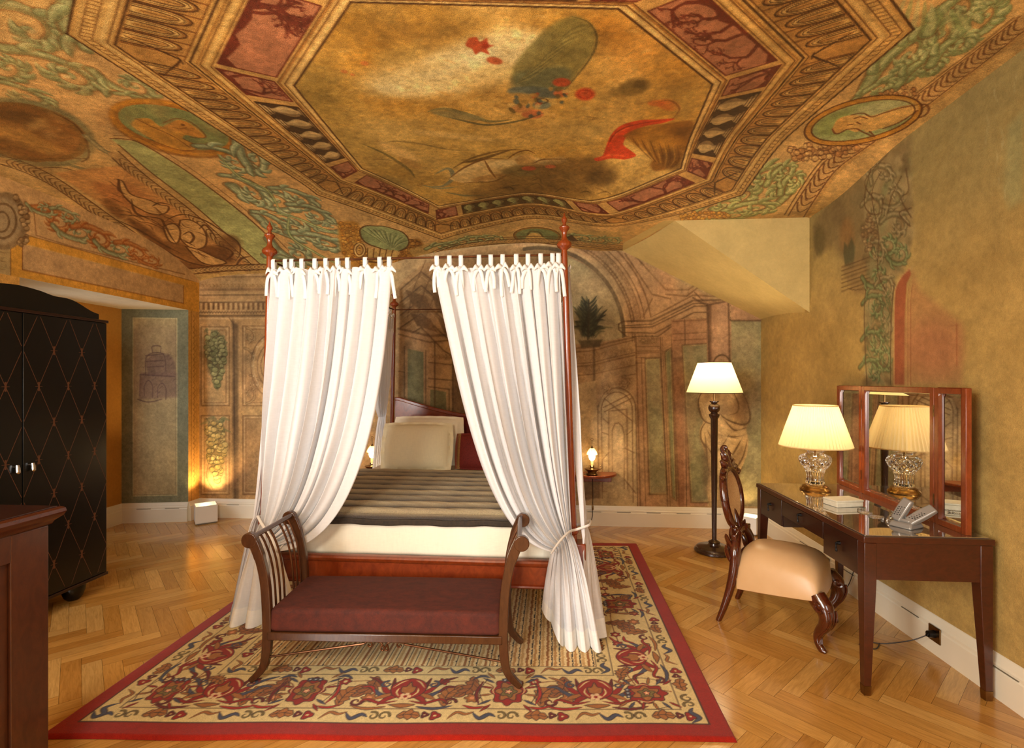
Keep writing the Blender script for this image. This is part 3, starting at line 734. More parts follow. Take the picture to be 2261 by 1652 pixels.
    # egg and dart
    for i in range(8):
        c, d = B(i,0,.67), B(i,1,.67); L = math.hypot(d[0]-c[0], d[1]-c[1]); n = max(3, int(L/.118)); h = .5/n
        for k in range(n):
            s0 = (k+.5)/n; f0 = .06; s0 = f0+(1-2*f0)*s0
            def U(rs, ta, tb, m=9): return [B(i, s0+h*rs*math.cos(q), tb-(tb-ta)*(math.sin(q))) for q in [PI*j/m for j in range(m+1)]]
            cv.fill([B(i,s0-h*.80,.80)]+U(.80,.555,.70)[::-1]+[B(i,s0+h*.80,.80)], (150,98,48), .8)
            cv.fill([B(i,s0-h*.66,.80)]+U(.66,.575,.70)[::-1]+[B(i,s0+h*.66,.80)], (222,178,112), 1)
            cv.fill(U(.36,.61,.70)+[B(i,s0-h*.20,.77), B(i,s0,.785), B(i,s0+h*.20,.77)], (190,140,80), 1)
            for rs, ta, w in ((.80,.555,.009),(.56,.585,.005),(.36,.61,.007)): cv.line([B(i,s0+h*rs,.80)]+U(rs,ta,.70)+[B(i,s0-h*rs,.80)], w, DK, .9)
            cv.line([B(i,s0,.63),B(i,s0,.76)], .005, BR, .9); cv.line([B(i,s0+h*.99,.53),B(i,s0+h*.99,.80)], .009, (112,64,28), .9)
        for t_ in (.56,.62,.68,.74,.79):      # corner palmette
            for e in (0, 1): cv.line([B(i, abs(e-.0)*1.0 if e else 0, .54), B(i, (1-.045*(t_-.50)*10) if e else .045*(t_-.50)*10, t_)], .007, DK, .8)
        nb = max(6, int(L/.030))
        for k in range(nb): cv.line([B(i,(k+.5)/nb,.912),B(i,(k+.5)/nb,.948)], .006, BR, .75)
    # panels
    def panel(i, s0, s1, kind, seed):
        rr = random.Random(seed); t0, t1 = .105, .385
        def Q(u, v): return B(i, s0+(s1-s0)*u, t0+(t1-t0)*v)
        quad = [Q(0,0),Q(1,0),Q(1,1),Q(0,1)]
        c, d = Q(0,.5), Q(1,.5); L = math.hypot(d[0]-c[0], d[1]-c[1])
        if kind == 'tree':
            cv.fill(quad, (180,116,88), 1)
            base_t = 1.0
            pts = [Q(u, v) for u, v in [(0,1),(0,.72+.2*rr.random())]+[(k/9, .80+.16*rr.random()) for k in range(1,9)]+[(1,.66+.2*rr.random()),(1,1)]]
            cv.fill(pts, (108,42,28), 1)
            def br(u, v, a, l, w, dep):
                u2, v2 = u+l*math.cos(a)*.28/max(L, .1), v-l*math.sin(a); 
                u2 = min(.97, max(.03, u2)); v2 = min(.97, max(.04, v2)); cv.line([Q(u,v), Q((u+u2)/2+.02*rr.uniform(-1,1), (v+v2)/2+.03*rr.uniform(-1,1)), Q(u2,v2)], w, (108,44,30), .95)
                if dep > 0:
                    for _ in range(rr.choice((2,2,3))): br(u2, v2, a+rr.uniform(-1.1,1.1), l*rr.uniform(.55,.8), w*.66, dep-1)
            for _ in range(max(2, int(L/.13))): br(rr.uniform(.1,.9), .95, rr.uniform(.7,2.4), rr.uniform(.28,.42), .022, 4)
            cv.line(quad+[quad[0]], .009, (104,36,22), .9)
        else:
            grn = kind == 'balg'; cv.fill(quad, (70,46,28) if not grn else (96,72,40), 1)
            n = max(4, int(L/.135)); body = (196,164,118) if not grn else (166,158,104); shd = (104,76,50)
            prof = [(.0,.40),(.05,.40),(.07,.22),(.13,.20),(.20,.36),(.32,.46),(.45,.44),(.58,.30),(.70,.17),(.76,.15),(.80,.26),(.84,.34),(.90,.34),(.92,.42),(1,.42)]
            for k in range(n):
                u0 = (k+.5)/n; h = 1/n
                cv.fill([Q(u0+h*r*.98, v) for v, r in prof]+[Q(u0-h*r*.98, v) for v, r in prof[::-1]], (46,28,16), 1)
                cv.fill([Q(u0+h*r*.88, v) for v, r in prof]+[Q(u0-h*r*.88, v) for v, r in prof[::-1]], body, 1)
                cv.fill([Q(u0+h*r*.88, v) for v, r in prof]+[Q(u0+h*r*.38, v) for v, r in prof[::-1]], shd, .6, .006)
                cv.line([Q(u0-h*r*.45, v) for v, r in prof[3:9]], .012, tuple(min(255,v*1.2) for v in body), .7, 1)
                for v, r in ((.06,.4),(.82,.3),(.91,.36)): cv.line([Q(u0-h*r,v),Q(u0+h*r,v)], .006, (70,42,24), .9)
            cv.line(quad+[quad[0]], .009, DK, .9)
    for i, specs in {0: (('tree',.0,.17),('bal',.22,.80),('tree',.85,1.)), 1: (('tree',.10,.86),), 2: (('tree',-.02,.12),('balg',.16,.82),('tree',.87,1.01)), 3: (('tree',.14,.90),),
                     4: (('tree',-.0,.13),('bal',.18,.80),('tree',.84,1.)), 5: (('tree',.06,.9),), 6: (('tree',0,.15),('bal',.2,.8),('tree',.85,1)), 7: (('tree',.1,.94),)}.items():
        for k, (kd, a, b) in enumerate(specs): panel(i, a, b, kd, i*7+k+1)
    # ---- the sky painting in the centre
    oct_ = [B(i,0,-.0) for i in range(8)]
    sx, sy = cv.X, cv.Y
    save = cv.c.copy()
    msk = Cv(X, Y); msk.fill(oct_, (1,1,1)); m = msk.c[..., :1].copy(); del msk
    cv.fill(oct_, (214,166,88), 1)
    nA = vnoise(X, Y, 1.6, 21, 5)[..., None]; nB = vnoise(X+9, Y, 3.2, 22, 5)[..., None]; nC = vnoise(X, Y+4, 9, 23, 4, .7)[..., None]
    cv.c += m*((nA-.5)*np.array([70,70,60])+(nB-.5)*np.array([50,60,70])+(nC-.5)*np.array([56,54,40]))
    E(980,160,190,48,-8,(246,222,170),.75,.9); E(1090,110,120,36,-10,(250,230,184),.8,.8); E(920,185,90,26,-4,(248,226,176),.6,.9); E(1130,100,70,40,0,(246,224,176),.6,.8)
    E(740,260,110,70,40,(150,120,50),.35,.9); E(1420,110,130,60,30,(196,124,44),.5,.9); E(850,80,160,40,0,(190,138,60),.4,.9); E(1450,350,100,60,-20,(226,186,116),.6,.9); E(1000,330,190,60,10,(222,186,110),.5,.9)
    E(900,400,90,30,20,(196,160,90),.5,.9); E(1300,250,90,50,0,(214,176,104),.5,.9)
    rr = random.Random(77)
    for k in range(900):      # short impasto dabs of the sky
        x, y = rr.uniform(640,1580), rr.uniform(-10,455); l = rr.uniform(8,34); a_ = rr.uniform(-.5,.5); c_ = rr.choice(((232,190,116),(190,136,62),(206,150,70),(240,206,140),(168,124,60),(214,158,84),(176,150,92)))
        S([(x,y),(x+l*.5*math.cos(a_),y+l*.5*math.sin(a_)-2),(x+l*math.cos(a_),y+l*math.sin(a_))], rr.uniform(3,9), c_, rr.uniform(.15,.4), 1, soft=3)
    for q in ((700,200,60,60,0,(150,124,62)),(800,330,80,30,30,(158,132,74)),(1480,180,70,40,40,(150,116,56)),(1340,60,60,30,20,(196,130,48)),(760,60,110,40,0,(166,124,56)),(1000,50,90,24,0,(176,132,60)),(1500,330,30,50,20,(170,120,52)),(880,120,60,20,-10,(222,186,110)),
              (1010,150,70,16,-14,(252,234,190)),(900,200,60,12,0,(250,228,176)),(1060,120,44,14,-10,(255,240,204)),(960,130,30,12,-20,(250,232,186)),(1100,160,50,14,10,(240,214,150)),(860,192,30,8,0,(250,232,186)),(1000,196,40,8,4,(246,222,168)),
              (1000,290,110,20,6,(190,152,84)),(860,290,60,26,10,(226,190,120)),(1250,300,100,24,-6,(226,190,118)),(1380,240,50,20,10,(216,170,96)),(1120,300,70,20,0,(206,168,100)),(930,345,60,14,14,(176,146,92)),(1060,380,80,14,-4,(232,194,128)),(1340,420,70,14,-14,(222,176,106)),(1430,400,60,12,-20,(230,190,120)),(880,410,40,14,30,(150,128,80))):
        E(*q, .45, .95)
    P_([(1132,150),(1160,110),(1210,60),(1262,36),(1296,46),(1316,72),(1312,110),(1286,150),(1262,180),(1240,200),(1200,196),(1150,190),(1130,178)], (128,120,70), .8, 8, True)
    P_([(1140,160),(1190,150),(1250,150),(1262,176),(1236,204),(1180,214),(1140,204),(1128,186)], (98,108,90), .6, 12, True)
    for k in range(12): S([(1135+4*k,186-3*k),(1180+7*k,168-9*k),(1236+6*k,120-6*k)], 3, (88,82,48) if k % 2 else (176,160,100), .6, 1)
    S([(1262,36),(1300,50),(1318,84),(1306,124),(1270,172),(1240,205)], 4.5, (84,72,40), .7, 1)
    # bouquet
    for q in ((1180,205,60,14,4,(92,102,98)), (1160,225,50,18,10,(196,150,80)), (1205,226,26,10,0,(214,176,104)), (1240,182,20,10,0,(196,72,40)), (1292,208,22,14,0,(216,72,40)), (1238,206,16,8,0,(214,110,64)), (1176,252,24,10,0,(216,120,80)), (1150,240,22,9,0,(206,140,86)), (1196,232,20,9,0,(120,130,120))): E(*q, .85, .4)
    for k in range(26): rr = random.Random(k+60); x, y = rr.uniform(1120,1260), rr.uniform(190,260); E(x, y, rr.uniform(4,10), rr.uniform(3,6), rr.uniform(-40,40), rr.choice(((206,96,54),(78,92,92),(226,186,120),(110,90,50),(196,150,80))), .8, .5)
    EL(1198,223,12,5,0,2.4,(84,50,26),.8); EL(1292,208,15,9,0,2,(176,44,28),.8); EL(1290,206,8,4,0,2,(236,110,70),.8)
    P_([(1035,84),(1052,82),(1060,92),(1075,84),(1078,98),(1090,100),(1076,108),(1080,120),(1062,114),(1050,120),(1042,108),(1028,100)], (196,74,40), .9, 3, True); E(1092,134,18,8,10,(196,84,48),.85,.5); E(1072,100,8,8,0,(150,40,26),.6,.5)
    for q in ((805,140,9,5),(760,158,8,4),(778,165,6,3)): E(*q, 10, (196,104,58), .6, .5)
    # grey-green drapery ribbons
    for q, w, c in (([(945,246),(980,240),(1030,252),(1080,268),(1130,264)],11,(110,108,74)), ([(960,250),(1020,266),(1080,276),(1150,266),(1200,250)],7,(84,84,62)), ([(830,320),(870,312),(930,318),(990,330),(1050,332)],6,(150,122,70)), ([(800,318),(850,340),(900,372),(916,392)],7,(104,92,54)), ([(815,352),(870,356),(905,380)],5,(150,120,66)), ([(960,385),(990,372),(1000,392),(980,410),(950,412)],9,(120,130,120)), ([(930,408),(970,416),(1010,412)],7,(130,136,116)), ([(1000,372),(1040,350),(1100,334),(1150,330)],7,(120,88,44)), ([(1020,360),(1060,352),(1130,330)],10,(96,66,32)), ([(985,425),(1030,432),(1080,430)],8,(120,122,96))):
        S(q, w, c, .7, 1)
    # reclining figure
    P_([(990,395),(1020,372),(1070,352),(1120,352),(1150,342),(1200,350),(1240,346),(1250,356),(1215,366),(1170,372),(1130,380),(1090,400),(1050,402),(1020,404)], (240,200,136), .95, 4, True)
    for q in ((1040,372,34,9,-22,(250,216,156)),(1110,362,40,8,-4,(250,218,160)),(1080,392,40,6,-8,(196,144,82)),(1205,356,34,5,0,(248,214,154)),(1180,368,30,5,0,(190,138,80)),(880,335,50,12,24,(236,194,128)),(905,360,30,8,24,(196,150,88)),(1010,255,60,8,8,(150,140,100)),(1000,300,90,7,6,(232,194,126))): E(*q, .75, .8)
    P_([(1136,352),(1160,340),(1180,346),(1176,362),(1150,368)], (214,166,100), .95, 2, True)
    for q in ([(990,396),(1022,372),(1070,352),(1120,352)], [(1020,404),(1050,402),(1092,400),(1132,380),(1172,372),(1230,366)], [(1120,352),(1140,338),(1164,332),(1182,340)], [(1070,354),(1082,376),(1096,394)], [(1176,362),(1200,352),(1250,352)]): S(q, 5, (124,78,36), .8, 1)
    # clouds in umber
    for q in ((1180,400,90,34,0,(132,98,52)), (1260,385,76,40,8,(120,88,48)), (1100,425,60,22,-4,(138,102,54)), (1300,370,40,26,0,(120,86,44)), (1225,425,80,18,0,(128,92,44)), (1330,390,34,20,0,(96,68,34)), (1150,378,40,12,0,(128,110,66))): E(*q, .72, .7)
    for k in range(40): rr = random.Random(k+160); x, y = rr.uniform(1090,1330), rr.uniform(370,432); S([(x,y),(x+rr.uniform(8,20),y-rr.uniform(2,9)),(x+rr.uniform(20,36),y+rr.uniform(-3,6))], 3.2, rr.choice(((74,52,26),(150,112,58),(120,84,40))), .6, 1)
    for q in ((1168,372,16,5,0,(206,84,54)), (1215,368,12,4,0,(196,96,60))): E(*q, .8, .4)
    # red drapery and brown figure
    P_([(1336,330),(1348,300),(1370,278),(1410,266),(1450,264),(1490,262),(1462,272),(1420,280),(1390,296),(1376,318),(1392,332),(1404,344),(1380,352),(1350,350),(1320,356),(1312,350),(1330,344)], (216,66,36), .95, 2, True)
    S([(1340,326),(1354,300),(1380,282),(1420,272),(1480,264)], 4, (150,32,20), .8, 1); S([(1322,352),(1350,342),(1384,346)], 5, (236,104,64), .8, 1); S([(1350,312),(1366,292),(1400,278)], 4, (240,110,66), .7, 1)
    P_([(1376,300),(1400,286),(1440,278),(1490,270),(1530,268),(1526,300),(1510,340),(1490,366),(1450,378),(1436,366),(1440,350),(1420,330),(1390,312)], (150,96,36), .9, 5, True)
    E(1455,310,44,26,20,(196,138,56),.7,.8); E(1480,350,30,20,40,(104,66,26),.6,.8); E(1500,290,24,12,0,(120,78,32),.5,.8)
    for k in range(12): S([(1385+10*k,300+2*k),(1400+9*k,320+3*k),(1436+4*k,352+2*k)], 3, (104,62,24) if k % 2 else (206,152,72), .55, 1)
    # seated figure at upper right
    E(1400,192,36,18,-10,(112,88,46),.8,.5); E(1375,204,30,12,0,(150,118,62),.6,.7); E(1412,186,14,8,0,(84,62,30),.6,.7); E(1476,232,26,12,10,(206,112,50),.8,.5); E(1450,228,20,7,0,(206,96,46),.6,.6); E(1506,240,22,20,60,(176,140,76),.6,.6)
    S([(1450,226),(1480,222),(1500,240),(1486,262)], 4, (130,74,30), .7, 1); S([(1290,256),(1320,262),(1290,264)], 4, (150,112,60), .6, 1)
    cv.c = cv.c*m+save*(1-m); del save
    # moulding shadows of the frame's inner rim stay painted lines
    rline(.0, .010, (84,50,24), .9); rline(.05, .005, BR, .8)
    cv.mottle(.13, 5, (2.5, 9, 26))
    r = cv.out(); return r
def paint_back(X, Z):
    def T(px, py):
        u = (np.asarray(px, float)-CXP)/F_PX; ry = math.cos(YAW)+u*math.sin(YAW); k = YB/ry
        return (-math.sin(YAW)+u*math.cos(YAW))*k, CAM_H+(HORIZ-np.asarray(py, float))/F_PX*k, k
    cv = Cv(X, Z, T); S, P_, E, EL = cv.S, cv.P, cv.E, cv.EL
    cv.base((190,160,112)); cv.la = .62
    n1 = vnoise(X, Z, 1.2, 40, 4)[..., None]; cv.c += (n1-.5)*np.array([40,36,30])
    DK, BR, PK, LT = (84,58,34), (116,80,48), (192,146,104), (222,190,140)
    G_ = (150,148,108)
    # ---------------- left pier and panels (x 430-620)
    P_([(430,600),(640,600),(640,700),(430,700)], (198,156,98), 1)
    P_([(430,700),(640,700),(640,1120),(430,1120)], (206,160,100), 1)
    for y, w, c in ((640,5,BR),(652,3,DK),(660,6,(176,132,80)),(668,3,DK),(698,4,DK),(704,3,LT),(690,2,BR),(612,3,BR)): S([(430,y),(590,y-1),(680,y-1)], w, c, .9, sm=False)
    for k in range(22): P_([(436+11*k,668),(441+11*k,668),(441+11*k,684),(436+11*k,684)], (112,74,40), .9)
    for k in range(40): S([(434+6*k,692),(437+6*k,687),(440+6*k,692)], 1.8, BR, .8, sm=False)
    for k in range(30): acanthus(cv, (438+8*k,632), 4, 4, 0, 1, GOLD, leaves=0, turns=1, ln=BR, a=.6, tail=False)
    def frame(x0, y0, x1, y1, c=None):
        if c: P_([(x0,y0),(x1,y0),(x1,y1),(x0,y1)], c, .7, 2)
        for o, cc, w in ((0,BR,2.4),(4,LT,2.2),(7,(150,106,64),2)): S([(x0+o,y0+o),(x1-o,y0+o),(x1-o,y1-o),(x0+o,y1-o),(x0+o,y0+o)], w, cc, .85, sm=False)
    frame(444,722,506,896,(214,176,116)); frame(444,918,506,1092,(214,176,116))
    P_([(512,702),(526,720),(527,1110),(514,1110)], (112,88,58), .8, 4); S([(506,702),(516,716),(519,1110)], 3, (74,52,32), .7, sm=False)
    frame(536,720,640,896); frame(536,918,640,1092,(176,134,88))
    for c, fl in (((552,745),1),((552,870),-1),((548,790),1),((560,850),1)): acanthus(cv, c, 11, 11, 60*fl, fl, ((206,170,110),(150,116,70),(226,196,140)), leaves=4, ln=BR, a=.9)
    for r in (48,42,34,26): EL(602,808,r,r*1.45,0,2.4,BR if r != 42 else LT,.9)
    for k in range(18): a = k*20; E(602+45*math.cos(math.radians(a)), 808+65*math.sin(math.radians(a)), 2.2, 2.2, 0, LT, .9)
    gr = (196,190,112); gd = (120,124,66)
    for y0, y1, c1, c2, sd in ((735,870,(184,190,128),(128,140,84),2), (930,1075,(232,214,132),(196,168,84),5)):
        poly = [(456,y0+12),(476,y0),(496,y0+14),(498,y0+60),(490,y1-35),(480,y1-8),(470,y1-30),(458,y0+70)]
        P_(poly, tuple(v*.72 for v in c2), .7, 4, True)
        rr = random.Random(sd)
        for k in range(10): x, y = rr.uniform(456,496), rr.uniform(y0, y0+30); S([(x,y),(x+rr.uniform(-12,12),y-8),(x+rr.uniform(-16,16),y-2)], 7, (120,136,88), .9, 1); S([(x,y),(x+rr.uniform(-12,12),y-8)], 1.6, (62,70,44), .8)
        cluster(cv, poly, 6.0, c1, c2, (84,84,48), sd, 75)
    S([(500,960),(470,1000),(456,1050),(470,1080)], 2, BR, .7)
    # ---------------- hall architecture seen behind the bed (x 620-1290)
    arch = [(868,650),(892,616),(930,586),(990,560),(1060,546),(1150,540),(1240,541),(1310,547),(1378,556)]
    P_([(640,600)]+[(868,652)]+arch[1:]+[(1378,556),(1378,1120),(640,1120)], (184,146,98), 1)
    P_([(880,640),(960,575),(1100,552),(1240,552),(1300,620),(1300,700),(880,700)], (150,116,74), .8, 8)
    for k in range(5):      # receding coffers of the barrel vault
        q = 14*k; S([(884,640+q*2),(930,600+q*2.2),(980,640+q*2.4),(1040,700+q*2)], 3.2, DK, .85, sm=False); S([(890,646+q*2),(932,610+q*2.2),(978,650+q*2.4)], 2.4, LT, .5, sm=False)
        S([(940+30*k,575-3*k),(912+26*k,640),(900+20*k,700)], 3, (104,72,42), .7, sm=False)
    for (x0, x1, y0, y1) in ((895,940,640,676),(950,1000,640,690),(905,950,690,720),(965,1010,700,735)): P_([(x0,y0),(x1,y0+14),(x1+16,y1+14),(x0+16,y1)], (112,80,46), .8, 2)
    P_([(880,730),(950,745),(960,800),(960,1100),(880,1100)], (186,144,98), .9); P_([(900,770),(935,778),(935,990),(900,990)], (112,122,84), .9, 1); P_([(950,860),(985,866),(985,1000),(950,1000)], (120,124,86), .9, 1)
    P_([(1000,735),(1060,735),(1060,1100),(1000,1100)], (104,72,46), .7, 5)
    for q, w in (([(880,726),(950,742),(1010,738),(1100,738)],5), ([(880,738),(948,756),(1010,750),(1100,750)],3), ([(960,756),(960,1100)],3), ([(893,766),(893,1000)],2.4), ([(940,774),(940,1000)],2.4), ([(1000,750),(1000,1100)],4), ([(946,800),(1000,806)],2.4), ([(946,836),(1000,840)],3), ([(946,854),(992,860),(992,1010)],2.4), ([(880,820),(893,822)],2)):
        S(q, w, DK, .85, sm=False)
    for k in range(8): acanthus(cv, (952+8*k,788), 4.5, 5, 0, 1, ((196,156,104),(130,96,58),(216,180,124)), leaves=0, turns=1.1, ln=DK, a=.6, tail=False)
    EL(1110,870,90,120,0,5,BR,.8,180,360); EL(1110,870,78,106,0,3,DK,.8,180,360)
    for k in range(6): S([(1010+28*k,900),(1010+28*k,1110)], 3, BR, .5, sm=False)
    # ---------------- great arch on the right
    for r, w, c in ((0,26,(186,144,100)),(14,14,(200,160,112)),(-16,12,(206,168,120))): pass
    def arc(R_, w, c, a=.95, cx=1190, cy=740, ry=None, q0=-100, q1=4):
        ry = ry or R_*1.03; pts = [(cx+R_*math.cos(math.radians(q)), cy+ry*math.sin(math.radians(q))) for q in np.linspace(q0, q1, 44)]; S(pts, w, c, a, sm=False)
    cxp, cyp = 1190, 738
    P_([(1240,552),(1378,556),(1500,620),(1640,700),(1640,740),(1400,740),(1400,700)], (192,150,108), 1, 3)
    arc(222, 60, (190,146,104)); arc(200, 16, (206,166,118)); 
    P_([(1240,560)]+[(cxp+186*math.cos(math.radians(q)), cyp+182*math.sin(math.radians(q))) for q in np.linspace(-74, 0, 24)]+[(1376,760),(1240,760)], (182,172,130), 1)     # sky of the arch
    E(1330,640,50,60,20,(206,192,146),.5,.9); E(1290,700,60,40,0,(150,146,106),.4,.9)
    arc(187, 8, (74,66,48)); arc(194, 4, LT); arc(206, 2.6, BR); arc(212, 2.4, BR); arc(236, 2.6, BR); arc(250, 3.4, BR); arc(228, 2, BR, .7)
    for q in np.linspace(-70, 2, 34):
        a = math.radians(q); S([(cxp+208*math.cos(a), cyp+214*math.sin(a)), (cxp+212*math.cos(a), cyp+218*math.sin(a))], 4, (130,92,58), .7, sm=False)
        if q > -58: acanthus(cv, (cxp+222*math.cos(a), cyp+229*math.sin(a)), 5, 5, q+90, 1, ((206,164,116),(150,108,70),(222,184,134)), leaves=0, turns=1.1, ln=BR, a=.55, tail=False)
    # spandrel and block mouldings to its right
    for q in ([(1398,560),(1470,640),(1520,640),(1560,610),(1640,640)], [(1380,560),(1440,650),(1480,660)], [(1470,650),(1516,654),(1556,624)], [(1440,700),(1530,652),(1640,658)], [(1430,712),(1520,668),(1640,672)], [(1420,700),(1440,660)]): S(q, 3.4, BR, .85, sm=False)
    P_([(1384,716),(1440,700),(1520,664),(1640,660),(1640,700),(1520,706),(1470,742),(1384,736)], (200,158,114), .9, 1)
    for q, w in (([(1366,716),(1376,710),(1440,708),(1530,664),(1600,662),(1680,664)],4), ([(1368,724),(1440,722),(1534,676),(1640,674)],3), ([(1376,734),(1446,736),(1532,690),(1640,688)],3), ([(1366,716),(1366,728),(1384,744),(1452,744),(1500,708),(1640,700)],3.4), ([(1374,720),(1440,716),(1530,671),(1640,669)],2.4)): S(q, w, DK, .85, sm=False)
    # entablature curving behind
    P_([(1290,762),(1395,742),(1402,830),(1290,846)], (190,156,112), .95)
    for k, (ya, yb, w) in enumerate(((766,744,4),(774,750,2.6),(800,778,2.6),(806,784,3.4),(826,806,2.6),(846,826,3))): S([(1265,ya+4),(1310,ya),(1350,(ya+yb)/2+1),(1404,yb)], w, BR, .85)
    for k in range(9): acanthus(cv, (1276+14*k,793-k*2.3), 6, 8, 0, 1 if k % 2 else -1, ((206,170,120),(150,114,74),(222,188,136)), leaves=0, turns=1.2, ln=BR, a=.8, tail=False); acanthus(cv, (1276+14*k,818-k*2.0), 6, 7, 0, -1 if k % 2 else 1, ((206,170,120),(150,114,74),(222,188,136)), leaves=0, turns=1.2, ln=BR, a=.8, tail=False)
    S([(1311,765),(1311,960)], 4, (74,56,38), .8, sm=False); S([(1313,765),(1313,1000)], 3, (74,56,38), .5, sm=False)
    # niche with nested doorways
    P_([(1265,848),(1404,828),(1408,1118),(1265,1118)], (204,178,130), 1, 2)
    P_([(1328,1118),(1328,900),(1340,872),(1362,860),(1384,868),(1400,892),(1404,920),(1406,1118)], (212,190,142), 1, 1, False)
    for r, w in ((42,3.4),(34,2.6)): EL(1362,905,r,r*1.15,0,w,BR,.9,180,360)
    S([(1320,905),(1322,1100)], 2.6, BR, .8, sm=False); S([(1328,905),(1330,1100)], 2.4, BR, .7, sm=False); S([(1404,905),(1408,1118)], 3, BR, .8, sm=False); S([(1396,905),(1398,1110)], 2.4, BR, .8, sm=False)
    P_([(1316,842),(1404,828),(1404,880),(1388,860),(1362,852),(1336,862),(1324,890),(1316,900)], (188,152,108), .9, 2)
    acanthus(cv, (1376,845), 16, 13, 0, 1, ((206,170,120),(150,114,74),(222,188,136)), leaves=4, ln=BR, a=.8, tail=False); acanthus(cv, (1336,858), 12, 10, 0, -1, ((206,170,120),(150,114,74),(222,188,136)), leaves=4, ln=BR, a=.8, tail=False)
    P_([(1344,910),(1388,905),(1390,1060),(1384,1060),(1346,1060)], (204,176,126), .7)
    for q in ([(1344,1060),(1344,908),(1384,904),(1386,1080)], [(1332,900),(1392,870)], [(1334,910),(1394,880)], [(1352,1050),(1352,950),(1358,936),(1366,934),(1374,942),(1378,960),(1378,1080)], [(1344,935),(1332,925)], [(1344,960),(1330,955)], [(1384,960),(1396,950)], [(1380,990),(1400,1000)], [(1344,1000),(1330,1015),(1330,1086),(1340,1086)], [(1380,1060),(1404,1090)], [(1334,880),(1396,930)]): S(q, 2.4, BR, .8, sm=False)
    E(1365,1000,14,60,0,(232,212,164),.7,.5)
    P_([(1290,1060),(1326,1058),(1326,1100),(1290,1104)], (130,100,66), .8, 3)
    # ---------------- pilaster with green panels (x 1404-1500)
    P_([(1402,744),(1452,744),(1470,738),(1500,712),(1520,706),(1520,1118),(1410,1118)], (196,152,108), 1)
    for y in (766,776,790,802,780): S([(1404,y),(1456,y-1)], 2.4, BR, .7, sm=False)
    acanthus(cv, (1440,752), 10, 6, 0, 1, ((214,176,124),(150,114,74),(226,192,138)), leaves=3, ln=BR, a=.9, tail=False); acanthus(cv, (1420,752), 10, 6, 0, -1, ((214,176,124),(150,114,74),(226,192,138)), leaves=3, ln=BR, a=.9, tail=False)
    def gp(q, c=G_): P_(q, c, 1, 1); S(q+[q[0]], 3.4, BR, .85, sm=False); S([(x+(2.5 if x < sum(p[0] for p in q)/len(q) else -2.5), y+(3 if y < 900 else -3)) for x, y in q]+[(q[0][0]+2.5, q[0][1]+3)], 1.8, (206,180,110), .8, sm=False)
    gp([(1424,792),(1458,790),(1474,1092),(1434,1092)]); gp([(1468,776),(1482,768),(1494,1106),(1484,1098)], (128,136,94)); gp([(1486,800),(1498,790),(1502,1100),(1494,1100)], (120,116,82))
    S([(1404,744),(1414,1118)], 3.4, BR, .9, sm=False); S([(1416,790),(1426,1118)], 2.4, BR, .8, sm=False); S([(1458,745),(1474,1118)], 3, DK, .8, sm=False); S([(1462,745),(1480,1118)], 2.4, BR, .8, sm=False)
    # tall column block (1478-1560)
    P_([(1482,706),(1562,704),(1562,1118),(1500,1118)], (192,138,100), 1, 1); P_([(1484,790),(1508,788),(1512,1118),(1496,1118)], (150,96,64), .7, 3)
    for y in (708,736,750): S([(1486,y+2),(1562,y-2)], 2.6, BR, .8, sm=False)
    S([(1512,706),(1516,1118)], 3, DK, .7, sm=False); S([(1482,740),(1500,1118)], 3, BR, .7, sm=False)
    gp([(1506,762),(1564,758),(1566,1110),(1526,1110)]); E(1530,900,16,50,0,(166,140,96),.5,.8); E(1545,1040,18,50,0,(156,160,104),.5,.8); E(1520,960,12,60,0,(126,100,70),.4,.8)
    # round column and lintels
    P_([(1560,670),(1612,664),(1612,1060),(1566,1060)], (188,142,106), 1, 1); P_([(1560,672),(1570,672),(1574,900),(1566,900)], (104,72,48), .8, 4); E(1592,760,14,90,0,(206,162,124),.6,.8)
    for q, w in (([(1530,658),(1560,674),(1612,664)],4), ([(1562,672),(1570,900)],4), ([(1608,664),(1614,900)],4), ([(1612,650),(1680,700)],3), ([(1612,706),(1680,706)],3.6), ([(1552,664),(1534,646)],3)): S(q, w, DK, .8, sm=False)
    P_([(1614,660),(1684,702),(1684,1118),(1620,1118)], (160,156,112), 1, 1); P_([(1614,662),(1684,700),(1684,710),(1614,708)], (186,142,104), 1)
    for k in range(14): rr = random.Random(k+400); E(rr.uniform(1622,1678), rr.uniform(720,1100), rr.uniform(10,22), rr.uniform(16,44), 0, rr.choice(((136,144,96),(176,156,112),(150,150,104))), .4, .9)
    S([(1614,708),(1682,708)], 4, DK, .8, sm=False)
    rr = random.Random(515)
    for k in range(520):      # loose tonal scumble: umber, rose, cream
        x, y = rr.uniform(430,1690), rr.uniform(560,1120); c_ = rr.choice(((120,90,60),(206,170,124),(176,122,92),(150,140,100),(98,76,52),(216,186,140)))
        E(x, y, rr.uniform(6,34), rr.uniform(8,46), rr.uniform(-30,30), c_, rr.uniform(.06,.20), .95)
    # ---------------- statue of a draped woman
    cv.la = .9
    st = (206,172,116); sdk = (104,76,44)
    P_([(1568,1118),(1560,1080),(1566,1040),(1556,1000),(1548,975),(1545,950),(1552,930),(1545,905),(1540,880),(1552,860),(1572,850),(1592,848),(1612,846),(1632,856),(1646,880),(1652,905),(1654,925),(1648,945),(1652,970),(1650,1000),(1640,1030),(1630,1060),(1632,1118)], st, 1, 2, True)
    E(1594,822,20,30,0,(176,140,96),1,.08); E(1594,824,16,26,0,(206,168,118),1,.1); EL(1594,816,22,32,0,3.4,sdk,.9,180,360)
    E(1635,900,16,30,10,(150,112,72),.7,.6); E(1600,880,20,20,0,(222,186,130),.7,.7)
